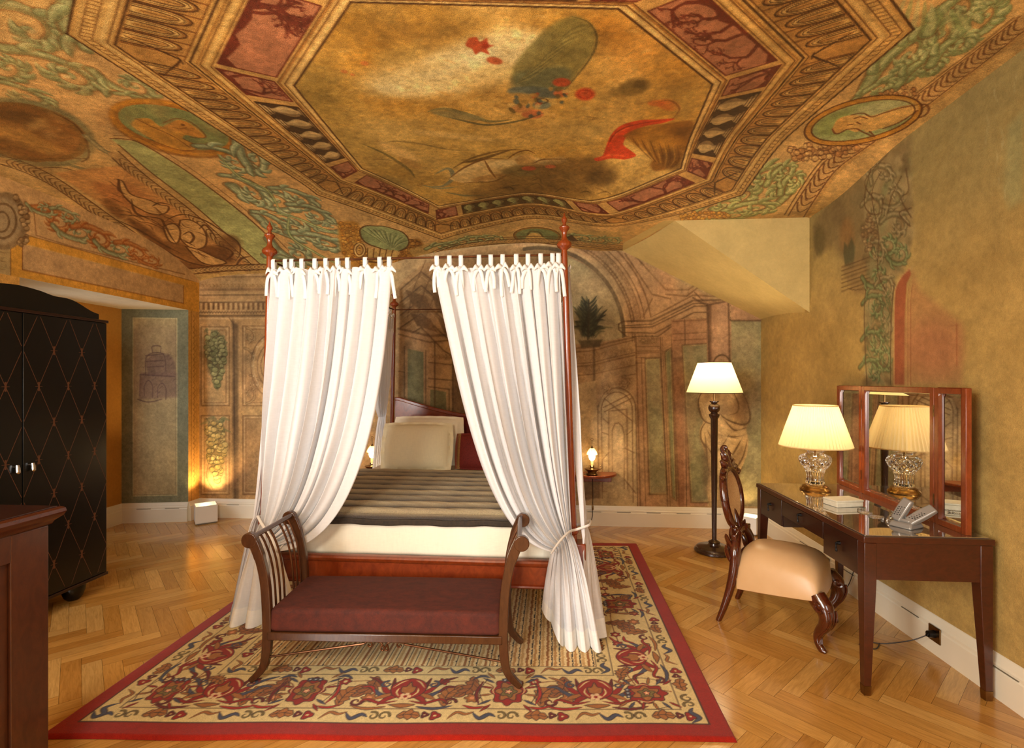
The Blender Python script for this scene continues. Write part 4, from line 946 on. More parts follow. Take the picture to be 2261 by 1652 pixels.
    P_([(1560,930),(1580,925),(1600,928),(1626,938),(1640,935),(1644,944),(1622,950),(1600,945),(1578,938)], (222,184,126), 1, 1, True)
    for q, w in (([(1552,862),(1542,884),(1546,912),(1556,930),(1580,940)],4), ([(1634,858),(1650,890),(1656,925),(1640,938),(1604,926),(1586,910)],4), ([(1600,928),(1622,950),(1648,944)],3.4), ([(1618,864),(1630,890),(1628,910),(1612,916)],3), ([(1560,930),(1548,950),(1550,975),(1572,1000),(1590,990),(1610,960)],4), ([(1568,940),(1590,960),(1620,965),(1646,960)],3.4),
                 ([(1556,980),(1574,1010),(1580,1060),(1576,1118)],4), ([(1584,985),(1600,1020),(1602,1080),(1612,1118)],3.6), ([(1640,965),(1620,1000),(1592,1040),(1580,1080)],4), ([(1650,970),(1640,1010),(1616,1050),(1602,1090)],3.4), ([(1566,1040),(1590,1052),(1614,1040)],3), ([(1640,1030),(1624,1070),(1630,1118)],3.4), ([(1562,950),(1576,975),(1600,985)],3), ([(1566,1060),(1568,1118)],3), ([(1590,1070),(1592,1118)],3), ([(1556,955),(1560,990),(1562,1030)],2.6)):
        S(q, w, sdk, .8, 1)
    for q in ([(1562,990),(1578,1030),(1582,1080)], [(1610,990),(1590,1030),(1586,1060)], [(1634,985),(1612,1030),(1606,1070)], [(1575,945),(1600,965),(1630,972)], [(1550,890),(1556,915)], [(1600,860),(1620,880)]): S(q, 7, (230,200,142), .7, 1)
    for q in ((1560,1040,10,60,0,(120,92,60)),(1580,970,20,14,0,(128,98,62)),(1645,905,9,40,0,(120,92,60)),(1600,1060,8,50,8,(140,108,70)),(1626,1010,10,30,30,(134,102,64)),(1610,905,24,12,0,(150,116,76)),(1575,900,14,24,0,(228,196,142)),(1590,1000,8,36,-10,(238,208,152)),(1570,1080,6,30,0,(230,198,142)),(1636,960,8,14,0,(232,200,144))): E(*q, .55, .8)
    # ---------------- potted palm on the cornice
    rr = random.Random(31)
    for k in range(80):
        a = rr.uniform(-2.9, -.25); l = rr.uniform(24, 62); x0, y0 = 1300+rr.uniform(-14,14), 748-rr.uniform(0,26)
        x1, y1 = x0+l*math.cos(a)*.75, y0+l*math.sin(a)*1.25
        S([(x0,y0),((x0+x1)/2,(y0+y1)/2-4),(x1,y1+l*.12)], rr.uniform(3,6), rr.choice(((64,70,50),(84,90,62),(104,104,72),(52,54,42))), .85, 1)
    for k in range(10): a = -1.5+.05*rr.uniform(-1,1); 
    for k in range(9):
        y = 744-9*k; S([(1300,y),(1290,y-8),(1284,y-18)], 4, (58,66,50), .9, 1); S([(1300,y),(1310,y-8),(1317,y-18)], 4, (58,66,50), .9, 1)
    S([(1298,750),(1300,700),(1300,662)], 3, (70,62,44), .9)
    P_([(1276,752),(1330,750),(1324,766),(1284,768)], (84,72,48), .8, 3)
    lum = cv.c.mean(-1, keepdims=True); cv.c = cv.c*.74+.26*lum*np.array([1.16,1.02,.82])
    cv.mottle(.13, 8, (2.2, 8, 30))
    return cv.out()

def paint_right(Y, Z):
    # surface coordinates: (y, z) on the right wall
    def T(px, py):
        u = (np.asarray(px, float)-CXP)/F_PX; rx = -math.sin(YAW)+u*math.cos(YAW); k = XR/rx
        return (math.cos(YAW)+u*math.sin(YAW))*k, CAM_H+(HORIZ-np.asarray(py, float))/F_PX*k, k
    cv = Cv(Y, Z, T); S, P_, E = cv.S, cv.P, cv.E
    cv.base((188,156,92))
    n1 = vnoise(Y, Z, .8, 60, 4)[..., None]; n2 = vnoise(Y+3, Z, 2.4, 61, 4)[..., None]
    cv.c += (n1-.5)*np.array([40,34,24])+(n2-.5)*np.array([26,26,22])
    up = sstep(1.9, 2.9, Z+.5*(n2[...,0]-.5))[..., None]; cv.c = cv.c*(1-up*.55)+np.array([138,130,88])*(up*.55)      # greener, older plaster high up, with the dimmer light there painted in
    P_([(2261,240),(2225,280),(2215,420),(2230,460),(2261,440)], (158,160,112), .5, 14)
    DK = (92,66,40)
    # surviving fresco: dark top corner
    P_([(1795,500),(1850,410),(1930,350),(2010,300),(2010,340),(1960,420),(1920,470),(1925,560),(1880,600),(1840,540),(1800,570)], (128,108,72), .75, 12)
    for q in ((1810,530,12,34,0,(96,84,50)), (1870,520,16,40,0,(150,108,62)), (1850,470,14,30,0,(120,100,66)), (1900,440,20,24,0,(130,116,80))): E(*q, .6, .8)
    P_([(1862,560),(1864,535),(1872,545),(1880,525),(1888,545),(1884,590),(1866,588)], (88,86,58), .8, 4)
    # ornamental column strip
    P_([(1925,360),(1960,340),(2000,340),(2015,420),(2014,520),(2008,570),(1975,620),(1972,700),(1970,850),(1912,850),(1908,720),(1915,620),(1905,520),(1912,440)], (156,136,92), .9, 8)
    P_([(1858,590),(1920,560),(1922,650),(1890,650),(1870,620)], (150,122,80), .6, 8)
    for k in range(7): S([(1858,590+9*k),(1920,568+9*k)], 2.6, DK, .65, sm=False)
    for k in range(12): S([(1872+4*k,632+rr_(k)*8),(1878+4*k,640)], 2, DK, .5, sm=False)
    rr = random.Random(14); cv.wa = 1.15
    for k in range(240):
        x = rr.uniform(1905,2012); y = rr.uniform(345,845)
        if y > 600: x = 1912+(x-1905)*.56
        E(x, y, rr.uniform(3,12), rr.uniform(4,18), rr.uniform(-40,40), rr.choice(((112,88,56),(176,158,112),(136,140,94),(88,76,48),(196,170,120))), rr.uniform(.2,.5), .8)
    acol = ((170,152,108),(120,112,76),(196,176,130)); gcol = ((140,150,100),(96,112,70),(176,176,124))
    for c, rx, ry, rot, fl, pal in (((1932,470),16,34,10,1,acol), ((1975,430),18,22,-30,-1,acol), ((1985,500),20,26,0,1,acol), ((1960,540),22,24,20,-1,gcol), ((1990,560),16,22,0,-1,gcol), ((1940,560),14,26,0,1,acol), ((1940,610),18,24,10,-1,gcol), ((1960,640),14,26,0,1,acol), ((1936,680),16,26,0,1,gcol), ((1955,720),14,28,0,-1,acol), ((1934,760),16,26,0,1,gcol), ((1954,790),14,26,0,-1,gcol), ((1930,820),16,24,0,1,gcol), ((1955,385),18,26,-50,1,acol)):
        acanthus(cv, c, rx, ry, rot, fl, pal, leaves=6, ln=DK, a=.75, seed=c[1])
    for k in range(60):
        x, y = rr.uniform(1915,1968), rr.uniform(660,850); S([(x,y),(x+rr.uniform(-9,9),y-rr.uniform(8,20)),(x+rr.uniform(-14,14),y-rr.uniform(16,30))], 3, rr.choice(((96,108,66),(84,84,54),(150,150,104))), .7, 1)
    cluster(cv, [(1906,480),(1925,470),(1935,520),(1918,560),(1905,530)], 4.6, (176,150,104), (130,104,66), (84,58,36), 17, 34, .9)
    for q in ([(1925,362),(1908,440),(1920,470),(1945,470),(1950,440)], [(1945,380),(1925,430),(1940,520),(1938,600),(1955,640)], [(2000,372),(2006,420),(1990,440),(2012,480)], [(1960,340),(1910,400),(1930,440)], [(2012,460),(1985,470),(2010,500)], [(1990,390),(1970,430),(1960,470)], [(1975,625),(1968,700),(1966,850)], [(1912,640),(1908,700),(1914,850)]): S(q, 3, DK, .75)
    # red arch band and worn pink patch
    P_([(1972,850),(1974,700),(1976,640),(1990,610),(2008,592),(2012,606),(2002,626),(1998,700),(1997,850)], (160,84,56), .85, 3)
    P_([(1998,700),(2010,640),(2016,600),(2030,640),(2124,716),(2128,730),(2124,850),(1998,850)], (176,118,80), .5, 12); E(2060,770,60,60,0,(182,116,82),.5,.6)
    for x in (2004,2011): S([(x,850),(x,680),(x+4,630)], 2, (150,92,62), .7)
    S([(2113,716),(2113,808)], 3, (150,84,54), .7, sm=False); S([(2097,720),(2120,716)], 2, (150,92,62), .5, sm=False)
    S([(1974,850),(1974,700),(1977,640),(1990,612),(2010,592)], 3, (206,172,110), .8)
    for k in range(9): rr = random.Random(k+800); x, y = rr.uniform(2170,2250), rr.uniform(160,420); S([(x,y),(x+rr.uniform(-6,6),y+20),(x+rr.uniform(-12,12),y+46)], 2.4, (196,188,140), .5, 1)
    cv.mottle(.06, 9, (3, 12, 34))
    return cv.out()
def rr_(k): return math.sin(k*12.9898)*.5+.5

def paint_left(Y, Z):
    def T(px, py):
        u = (np.asarray(px, float)-CXP)/F_PX; rx = -math.sin(YAW)+u*math.cos(YAW); k = XL/rx
        return (math.cos(YAW)+u*math.sin(YAW))*k, CAM_H+(HORIZ-np.asarray(py, float))/F_PX*k, k
    cv = Cv(Y, Z, T); S, P_, E, EL = cv.S, cv.P, cv.E, cv.EL
    OR, TN = (226,164,66), (206,164,112)
    cv.base((218,174,116))
    if Z.max() <= 2.3:      # piers beside the opening
        cv.base((220,164,84)); cv.mottle(.05, 5, (3, 14)); 
        if Y.min() > 4:
            for k in range(30): y = .4+k*.06; cv.line([(5.20,y),(5.225,y+.03),(5.20,y+.06)], .008, (130,84,40), .6)
            for y in (5.165,5.25): cv.line([(y,0),(y,2.25)], .006, (120,80,40), .7)
        return cv.out()
    # framed lintel
    cv.fill([(2.4,2.2),(5.29,2.2),(5.29,2.57),(2.4,2.57)], OR, 1)
    cv.fill([(3.42,2.31),(5.05,2.31),(5.05,2.50),(3.42,2.50)], TN, 1, .004)
    cv.fill([(2.4,2.2),(3.34,2.2),(3.34,2.57),(2.4,2.57)], (186,156,104), 1)
    for k in range(6): cv.line([(2.4,2.22+.06*k),(3.30,2.22+.06*k)], .006, (130,96,60), .6)
    for q in ([(3.42,2.31),(5.05,2.31)], [(3.42,2.31),(3.42,2.50)], [(5.05,2.31),(5.05,2.50)]): cv.line(q, .007, (130,70,28), .8)
    cv.line([(3.42,2.50),(5.05,2.50)], .007, (220,176,104), .8); cv.line([(3.34,2.2),(3.34,2.57),(5.2,2.57)], .006, (120,74,34), .7)
    # tympanum above: rust and green scrolls
    S([(75,470),(80,520),(160,545),(300,580),(408,606)], 2.4, (150,104,62), .8, sm=False); S([(88,478),(92,516),(170,538),(300,570),(380,594)], 2, (214,172,112), .8, sm=False)
    R_ = ((206,140,76),(176,96,44),(226,178,110))
    for c, rx, ry, rot, fl, pal in (((125,492),34,20,22,1,R_), ((175,512),30,18,20,-1,GRN), ((215,530),32,20,22,1,R_), ((262,548),28,16,22,-1,GRN), ((300,560),26,15,22,1,R_), ((335,575),20,11,22,-1,R_), ((100,462),22,12,22,-1,GRN), ((150,480),22,12,22,1,GRN)):
        acanthus(cv, c, rx, ry, rot, fl, pal, leaves=6, ln=(140,84,44), a=.75)
    # grey volute at the far left
    E(10,488,52,64,0,(150,122,84),1,.05); E(6,488,42,52,0,(176,150,110),1,.1); EL(6,488,30,38,0,5,(120,92,60),.9); EL(4,490,16,22,0,4,(120,92,60),.9)
    cluster(cv, [(30,430),(60,460),(66,500),(56,540),(40,545),(50,500),(44,460)], 6, (190,158,110), (140,106,66), (96,66,38), 4, 30)
    cv.mottle(.08, 12, (3, 10, 28))
    return cv.out()

def paint_jamb(Tt, Z):
    cv = Cv(Tt, Z)
    B_, C_b = (136,136,110), (186,166,124)
    cv.base(B_)
    cv.fill([(.17,.28),(.83,.28),(.83,2.16),(.17,2.16)], C_b, 1, .003)
    # older violet stain and sketch of a ruined tower
    n = vnoise(Tt*1.0, Z, 3, 77, 4)
    m = (sstep(1.15,1.5,Z)*(1-sstep(2.0,2.15,Z)))*((Tt > .18) & (Tt < .82)); cv.c = cv.c*(1-.45*(m*n*1.5)[...,None])+np.array([140,112,96])*(.45*(m*n*1.5))[...,None]
    V_ = (108,84,78)
    def q(x, z): return (1-x, z)
    cv.fill([q(.40,1.55),q(.82,1.55),q(.80,1.70),q(.70,1.78),q(.46,1.78),q(.36,1.70)], (128,100,92), .6, .02)
    cv.fill([q(.26,1.30),q(.84,1.32),q(.84,1.58),q(.28,1.58)], (134,106,96), .6, .02)
    for a in ([(.36,1.55),(.38,1.76),(.62,1.78),(.66,1.60)], [(.36,1.76),(.63,1.78)], [(.46,1.80),(.46,1.86),(.58,1.86),(.58,1.80)], [(.28,1.56),(.80,1.54)], [(.28,1.56),(.27,1.34)], [(.34,1.34),(.34,1.44),(.40,1.50),(.46,1.44),(.46,1.32)], [(.54,1.32),(.54,1.42),(.60,1.47),(.66,1.42),(.66,1.30)], [(.24,1.30),(.40,1.27),(.60,1.30)], [(.36,1.70),(.62,1.71)], [(.38,1.64),(.62,1.65)]):
        p = crom([q(*b) for b in a], 5); cv.line(p, .012, V_, .75)
    for k in range(26):
        x = .30+.02*k; z = 1.35+.4*rr_(k); cv.line([q(x,z),q(x+.05,z+.03)], .008, V_, .5)
    for r in ([(.17,.28),(.83,.28),(.83,2.16),(.17,2.16),(.17,.28)],): cv.line(r, .010, (206,196,150), .8); cv.line([(a+.02,b+.01) for a, b in r], .006, (112,104,84), .6)
    cv.mottle(.07, 14, (3, 11, 30))
    return cv.out()
def paint_rug(U, V):
    cv = Cv(U, V); W, H = RW, RH
    CR, RD, DR, BL, BRN, GN, KH = (222,198,138), (148,28,16), (98,20,16), (70,74,96), (166,104,48), (120,104,50), (196,160,96)
    LNc = (60,40,32)
    cv.base((152,28,12))
    def rect(a, c, al=1.): cv.fill([(a,a),(W-a,a),(W-a,H-a),(a,H-a)], c, al)
    rect(.085, LNc); rect(.092, CR); rect(.185, LNc); rect(.189, CR); rect(.455, LNc); rect(.459, CR); rect(.535, LNc)
    rect(.539, (226,190,124))
    # striped field, stripes run away from the foot of the bed
    f0 = .539; sl = cv.win(f0, W-f0, f0, H-f0); Xs, Ys = cv.X[sl], cv.Y[sl]; m = ((Xs > f0) & (Xs < W-f0) & (Ys > f0) & (Ys < H-f0))
    wob = .0008*np.sin(Ys*70+np.floor(Xs/.026)*1.7)+.0007*np.sin(Ys*190+np.floor(Xs/.026)*2.3); s_ = (Xs+wob)/.0135
    k = np.floor(s_).astype(int) % 8; cols = np.array([(236,206,146),(52,42,34),(206,164,100),(236,208,150),(158,100,42),(232,200,140),(58,46,36),(190,140,76)], np.float32)
    fr = s_-np.floor(s_); c = cols[k]; thin = (k == 1) | (k == 6); c = np.where((thin & (fr > .42))[..., None], np.array((230,198,138), np.float32), c)
    cv.c[sl] = np.where(m[..., None], c, cv.c[sl])
    # motif helpers; frames: origin o, unit vectors along a, across b
    def fr_(o, a, b): return lambda u, v: (o[0]+a[0]*u+b[0]*v, o[1]+a[1]*u+b[1]*v)
    def L(Fm, pts, w, c, tp=0, cat=True): 
        if cat and len(pts) > 2: pts = crom(pts, 5)
        cv.line([Fm(*p) for p in pts], w, c, 1, tp)
    def Fl(Fm, pts, c, sm=True, ol=True, olc=LNc):
        p = crom(list(pts)+[pts[0]], 5) if sm else pts; q = [Fm(*r) for r in p]
        cv.fill(q, c)
        if ol: cv.line(q+[q[0]], .0042, olc)
    def leaf(Fm, x, y, ang, l, w, c, bend=.3, n=5, c2=None):
        ca, sa = math.cos(ang), math.sin(ang)
        def R(u, v): v += bend*l*math.sin(PI*u)*.5; return (x+ca*u*l-sa*v, y+sa*u*l+ca*v)
        up, dn = [], []
        for k in range(n*2+1):
            u = k/(n*2); e = w*(math.sin(PI*min(1, u*.92+.06))**.8)*(1.18 if k % 2 else .70)
            up.append(R(min(1, u+(.03 if k % 2 else 0)), e)); dn.append(R(min(1, u+(.03 if k % 2 else 0)), -e))
        Fl(Fm, up+dn[::-1], c, sm=False); L(Fm, [R(.08,0),R(.5,0),R(.9,0)], .004, c2 or LNc)
        for k in range(1, n):
            u = k/n; e = w*.6*math.sin(PI*u); L(Fm, [R(u-.1,0),R(u,e)], .003, c2 or LNc, 0, False); L(Fm, [R(u-.1,0),R(u,-e)], .003, c2 or LNc, 0, False)
    def rosette(Fm, x, y, r, c, cc, n=6):
        pts = [(x+r*(1+.22*math.cos(n*a))*math.cos(a), y+r*(1+.22*math.cos(n*a))*math.sin(a)) for a in [2*PI*k/36 for k in range(36)]]
        Fl(Fm, pts, c, sm=False); q = Fm(x, y); cv.ell(q[0], q[1], r*.38, r*.38, 0, cc, 1, .15)
    def curl(Fm, x, y, r, a0, dr, w, c, turns=1.1):
        pts = [(x+r*(1-.8*k/14)*math.cos(a0+dr*turns*2*PI*k/14), y+r*(1-.8*k/14)*math.sin(a0+dr*turns*2*PI*k/14)) for k in range(15)]
        L(Fm, pts, w+.006, LNc, 2, False); L(Fm, pts, w, c, 2, False)
    def palmette(Fm, x, y, s, up):
        for sg in (-1, 1):
            for k, (a, ll, c) in enumerate(((.25,.115,BL),(.62,.125,RD),(1.0,.11,DR),(-.25,.105,BRN),(-.6,.09,RD))):
                pts = [(x+sg*(.012+ll*math.cos(a)*f*s+.012*math.sin(PI*f)), y+up*(-.02+ll*math.sin(a)*f*s-.03*math.sin(PI*f)*(1 if a > 0 else -.4))) for f in [j/5 for j in range(6)]]
                L(Fm, pts, .034, LNc, 1, False); L(Fm, pts, .027, c, 1, False)
            curl(Fm, x+sg*.088*s, y+up*.055, .028, PI/2 if sg > 0 else PI/2, -sg*up, .010, BL)
            L(Fm, [(x+sg*.03,y-up*.06),(x+sg*.10,y-up*.075),(x+sg*.17,y-up*.05),(x+sg*.20,y-up*.07)], .020, LNc, 1); L(Fm, [(x+sg*.03,y-up*.06),(x+sg*.10,y-up*.075),(x+sg*.17,y-up*.05),(x+sg*.20,y-up*.07)], .014, RD, 1)
        Fl(Fm, [(x-.052*s,y-up*.02),(x-.066*s,y+up*.035),(x-.045*s,y+up*.078),(x,y+up*.100),(x+.045*s,y+up*.078),(x+.066*s,y+up*.035),(x+.052*s,y-up*.02),(x,y-up*.05)], RD)
        Fl(Fm, [(x-.030,y+up*.0),(x-.034,y+up*.035),(x-.014,y+up*.040),(x,y+up*.074),(x+.014,y+up*.040),(x+.034,y+up*.035),(x+.030,y+up*.0),(x,y-up*.012)], BRN)
        for sg in (-1, 1):
            L(Fm, [(x+sg*.020,y+up*.085),(x+sg*.045,y+up*.070),(x+sg*.058*s,y+up*.030)], .008, CR, 1); L(Fm, [(x+sg*.030,y-up*.030),(x+sg*.050,y+up*.0),(x+sg*.044,y+up*.03)], .009, CR, 1)
            L(Fm, [(x+sg*.010,y+up*.02),(x+sg*.022,y+up*.028)], .006, (226,150,90), 1)
        for k in range(5):
            q = Fm(x+.018*math.cos(k*1.257), y-up*.03+.018*math.sin(k*1.257)); cv.ell(q[0], q[1], .011, .011, 0, (232,196,150), 1, .2)
        q = Fm(x, y-up*.03); cv.ell(q[0], q[1], .009, .009, 0, RD, 1, .2)
        Fl(Fm, [(x-.06,y-up*.085),(x,y-up*.105),(x+.06,y-up*.085),(x,y-up*.078)], BRN)
    def bloom(Fm, x, y, s=1.):
        for sg in (-1, 1):
            for k in range(6):
                a = -.9+.36*k; pts = [(x+sg*(.058+.052*f*math.cos(a))*s, y+(.085*math.sin(a)*1.2+.04*f*math.sin(a*1.6))*s) for f in (0,.3,.6,1)]
                L(Fm, pts, .018, LNc, 1, False); L(Fm, pts, .011, (RD, BL, BRN)[k % 3], 1, False)
            L(Fm, [(x+sg*.085*s,y-.07*s),(x+sg*.105*s,y),(x+sg*.085*s,y+.08*s)], .004, LNc)
        Fl(Fm, [(x+.060*s*(1+.14*math.cos(8*a))*math.cos(a), y+.080*s*(1+.10*math.cos(8*a))*math.sin(a)) for a in [2*PI*k/48 for k in range(48)]], RD, sm=False)
        Fl(Fm, [(x+.042*s*(1+.20*math.cos(6*a))*math.cos(a), y+.052*s*(1+.20*math.cos(6*a))*math.sin(a)) for a in [2*PI*k/48 for k in range(48)]], BRN, sm=False)
        Fl(Fm, [(x+.026*s*(1+.22*math.cos(5*a))*math.cos(a), y-.004+.030*s*(1+.22*math.cos(5*a))*math.sin(a)) for a in [2*PI*k/40 for k in range(40)]], GN, sm=False)
        rosette(Fm, x, y-.004, .013*s, (226,150,110), (236,204,150), 5)
        for sg in (-1, 1):
            L(Fm, [(x+sg*.050*s,y-.03),(x+sg*.058*s,y+.01),(x+sg*.045*s,y+.05)], .006, CR, 1); L(Fm, [(x+sg*.015*s,y-.075*s),(x+sg*.04*s,y-.062*s)], .006, CR, 1)
        for k in range(3): rosette(Fm, x+(k-1)*.026, y+.070*s, .013, BL, (196,196,190), 5)
    def guard(F0, Lg, n, seed):
        rr = random.Random(seed); Fm = lambda u, v: F0(u*1.35, v*1.6); Lg = Lg/1.35; n = int(n/1.25); st = Lg/n
        for k in range(n):
            x = (k+.5)*st; t_ = k % 5
            if t_ == 0:
                L(Fm, [(x-.045,.012),(x-.02,-.012),(x+.008,.006),(x+.03,-.004)], .026, LNc, 1); L(Fm, [(x-.045,.012),(x-.02,-.012),(x+.008,.006),(x+.03,-.004)], .018, BL, 1)
            elif t_ == 1: curl(Fm, x, 0, .020, 0, 1, .008, GN); curl(Fm, x-.035, 0, .018, 2, -1, .008, GN)
            elif t_ == 2: leaf(Fm, x-.04, 0, .1*rr.uniform(-1,1), .075, .020, BRN, .2, 3)
            elif t_ == 3: rosette(Fm, x, 0, .017, RD, CR, 3); rosette(Fm, x-.034, .004, .012, DR, CR, 3)
            else:
                L(Fm, [(x-.04,-.014),(x-.015,.014),(x+.015,.006),(x+.04,.016)], .020, LNc, 1); L(Fm, [(x-.04,-.014),(x-.015,.014),(x+.015,.006),(x+.04,.016)], .013, BRN, 1)
    sides = (((0,0),(1,0),(0,1),W), ((W,0),(0,1),(-1,0),H), ((W,H),(-1,0),(0,-1),W), ((0,H),(0,-1),(1,0),H))
    for si, (o, a, b, Ls) in enumerate(sides):
        mid = fr_((o[0]+b[0]*.322, o[1]+b[1]*.322), a, b); gs = 1.45; g1 = fr_((o[0]+b[0]*.138+a[0]*.1, o[1]+b[1]*.138+a[1]*.1), a, b); g2 = fr_((o[0]+b[0]*.497+a[0]*.48, o[1]+b[1]*.497+a[1]*.48), a, b)
        guard(g1, Ls-.2, int((Ls-.2)/.088), si); guard(g2, Ls-.96, int((Ls-.96)/.085), si+9)
        bl, pa = ([.97, 1.93], [.56, 1.45, 2.34]) if si % 2 == 0 else ([1.30], [.63, 1.97])
        pts = [(.20, -.03)]
        for x in sorted(bl+pa): pts += [(x-.12, .07), (x, -.06), (x+.12, .06)]
        L(mid, pts+[(Ls-.2, 0)], .006, (128,72,40))
        ends = sorted(bl+pa)
        for x0, x1 in zip(ends[:-1], ends[1:]):      # leaf pairs and flowers between the large motifs
            xm = (x0+x1)/2; g = (x1-x0)
            leaf(mid, xm-.05, -.115, 1.15, .18, .042, BRN, .35); leaf(mid, xm+.06, .118, -1.95, .18, .042, (150,90,44), .35)
            rosette(mid, xm+.075, -.055, .032, BRN, (226,150,100), 6); rosette(mid, xm-.085, .075, .026, RD, CR, 6)
            if g > .6:
                for sg in (-1, 1): leaf(mid, xm+sg*.19, sg*.10, PI/2*-sg+.5, .15, .036, BRN, .3); rosette(mid, xm+sg*.19, -sg*.075, .026, RD, (226,150,100), 6)
        for xp in pa:
            for sg in (-1, 1):
                curl(mid, xp+sg*.215, -.085, .030, 0, sg, .012, DR)
                for q in ([(xp+sg*.12,.02),(xp+sg*.16,.08),(xp+sg*.22,.115)], [(xp+sg*.07,-.12),(xp+sg*.15,-.135),(xp+sg*.23,-.115)], [(xp+sg*.15,-.02),(xp+sg*.18,.03),(xp+sg*.23,.03)]): L(mid, q, .022, LNc, 1); L(mid, q, .014, rrc(q), 1)
            palmette(mid, xp, -.01, 1.3, 1.12)
        for xb in bl:
            for sg in (-1, 1):
                for q in ([(xb+sg*.13,-.10),(xb+sg*.15,-.02),(xb+sg*.13,.08)], [(xb+sg*.10,.11),(xb+sg*.14,.125),(xb+sg*.18,.10)], [(xb+sg*.10,-.12),(xb+sg*.15,-.13),(xb+sg*.2,-.11)]): L(mid, q, .020, LNc, 1); L(mid, q, .013, rrc(q), 1)
            bloom(mid, xb, 0., 1.3)
        # corner bloom
        bloom(mid, .310, .0, 1.2); leaf(mid, .42, .10, -.4, .12, .03, BRN, .3)
    for a in (.085, .187, .457, .537): pass
    cv.mottle(.05, 3, (3, 30))
    return cv.out()
def rrc(q): return ((170,38,26), (70,74,96), (112,26,22), (166,104,48))[int(abs(q[0][0]*100+q[0][1]*57)) % 4]
# ------------------------------------------------------------------ ceiling
nx, ny = int((XR-XL)/RES_C), int((YB-1.86)/RES_C)
gx, gy = np.meshgrid(np.linspace(XL, XR, nx), np.linspace(1.86, YB, ny))
P = np.stack([gx, gy, ceil_z(gx, gy)], -1)
ceiling = painted_grid('ceiling', P, paint_ceiling(gx, gy), M['fresco'])
struct(ceiling, 'frescoed vaulted ceiling with painted octagonal frame')
gx2, gy2 = np.meshgrid(np.linspace(XL, XR, 60), np.linspace(YF, 1.86, 40))
P2 = np.stack([gx2, gy2, ceil_z(gx2, gy2)], -1)
cf = painted_grid('ceiling_border', P2, np.zeros(P2.shape)+np.array(lin((196,152,92))), M['fresco'], ceiling)
del P, gx, gy

# ------------------------------------------------------------------ walls
xs = np.linspace(XL, XR, int((XR-XL)/RES_W)); zs = np.linspace(0, 3.0, int(3.0/RES_W))
wx, wz = np.meshgrid(xs, zs)
wall_back = painted_grid('wall_back', np.stack([wx, np.full(wx.shape, YB), wz], -1), paint_back(wx, wz), M['wall_fresco'])
struct(wall_back, 'back wall painted with arches and columns')
ys = np.linspace(YF, YB, int((YB-YF)/(RES_W*1.3))); zs = np.linspace(0, 3.1, int(3.1/(RES_W*1.3)))
wy, wz = np.meshgrid(ys, zs)
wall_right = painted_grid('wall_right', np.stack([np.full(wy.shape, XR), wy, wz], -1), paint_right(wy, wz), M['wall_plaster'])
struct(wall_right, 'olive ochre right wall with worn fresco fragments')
AY0, AY1, AZ = 3.40, 5.12, 2.25       # alcove opening in the left wall
ys = np.linspace(2.4, YB, int((YB-2.4)/RES_W)); zs = np.linspace(AZ, 3.0, int((3.0-AZ)/RES_W))
wy, wz = np.meshgrid(ys, zs)
wall_left = painted_grid('wall_left', np.stack([np.full(wy.shape, XL), wy, wz], -1), paint_left(wy, wz), M['wall_fresco'])
struct(wall_left, 'painted left wall above the alcove opening')
for nm, (y0, y1) in (('pier_far', (AY1, YB)), ('pier_near', (2.4, AY0))):
    ys = np.linspace(y0, y1, max(int((y1-y0)/.01), 3)); zs = np.linspace(0, AZ, 300); wy, wz = np.meshgrid(ys, zs)
    painted_grid('wall_pier', np.stack([np.full(wy.shape, XL), wy, wz], -1), paint_left(wy, wz), M['wall_fresco'], wall_left)
b = MB(); b.add([(XL,YF,0),(XL,2.4,0),(XL,2.4,3.05),(XL,YF,3.05)], [(0,1,2,3)])
b.build('wall_plain', M['front_plaster'], wall_left, sm=False)
# alcove: jamb with grey blue border, back wall with a window, soffit
J0, J1 = (XL, AY1), (-4.50, 5.0)
ts = np.linspace(0, 1, 110); zs = np.linspace(0, AZ, 380); wt, wz = np.meshgrid(ts, zs)
jamb = painted_grid('wall_alcove', np.stack([J0[0]+(J1[0]-J0[0])*wt, J0[1]+(J1[1]-J0[1])*wt, wz], -1), paint_jamb(wt, wz), M['wall_fresco'])
struct(jamb, 'alcove side wall with grey blue painted border')
b = MB()
WY0, WY1, WZ0, WZ1 = 3.55, 4.35, .75, 2.0
X2 = -4.50
b.add([(X2,AY0-.3,0),(X2,WY0,0),(X2,WY0,AZ),(X2,AY0-.3,AZ)], [(0,1,2,3)])
b.add([(X2,WY1,0),(X2,5.0,0),(X2,5.0,AZ),(X2,WY1,AZ)], [(0,1,2,3)])
b.add([(X2,WY0,0),(X2,WY1,0),(X2,WY1,WZ0),(X2,WY0,WZ0)], [(0,1,2,3)])
b.add([(X2,WY0,WZ1),(X2,WY1,WZ1),(X2,WY1,AZ),(X2,WY0,AZ)], [(0,1,2,3)])
b.add([(X2,AY0,0),(XL,AY0,0),(XL,AY0,AZ),(X2,AY0,AZ)], [(0,1,2,3)])
o = b.build('wall_alcove_back', painted('alcove_ochre', .75, .1, .1, .2, flat=(196,140,62)), sm=False); struct(o, 'ochre alcove wall around the window')
b = MB(); b.box((X2-.1, AY0, AZ), (XL-.002, AY1+.02, AZ+.06)); o = b.build('ceiling_alcove', M['white_plaster'], sm=False); struct(o, 'white alcove soffit')
b = MB()
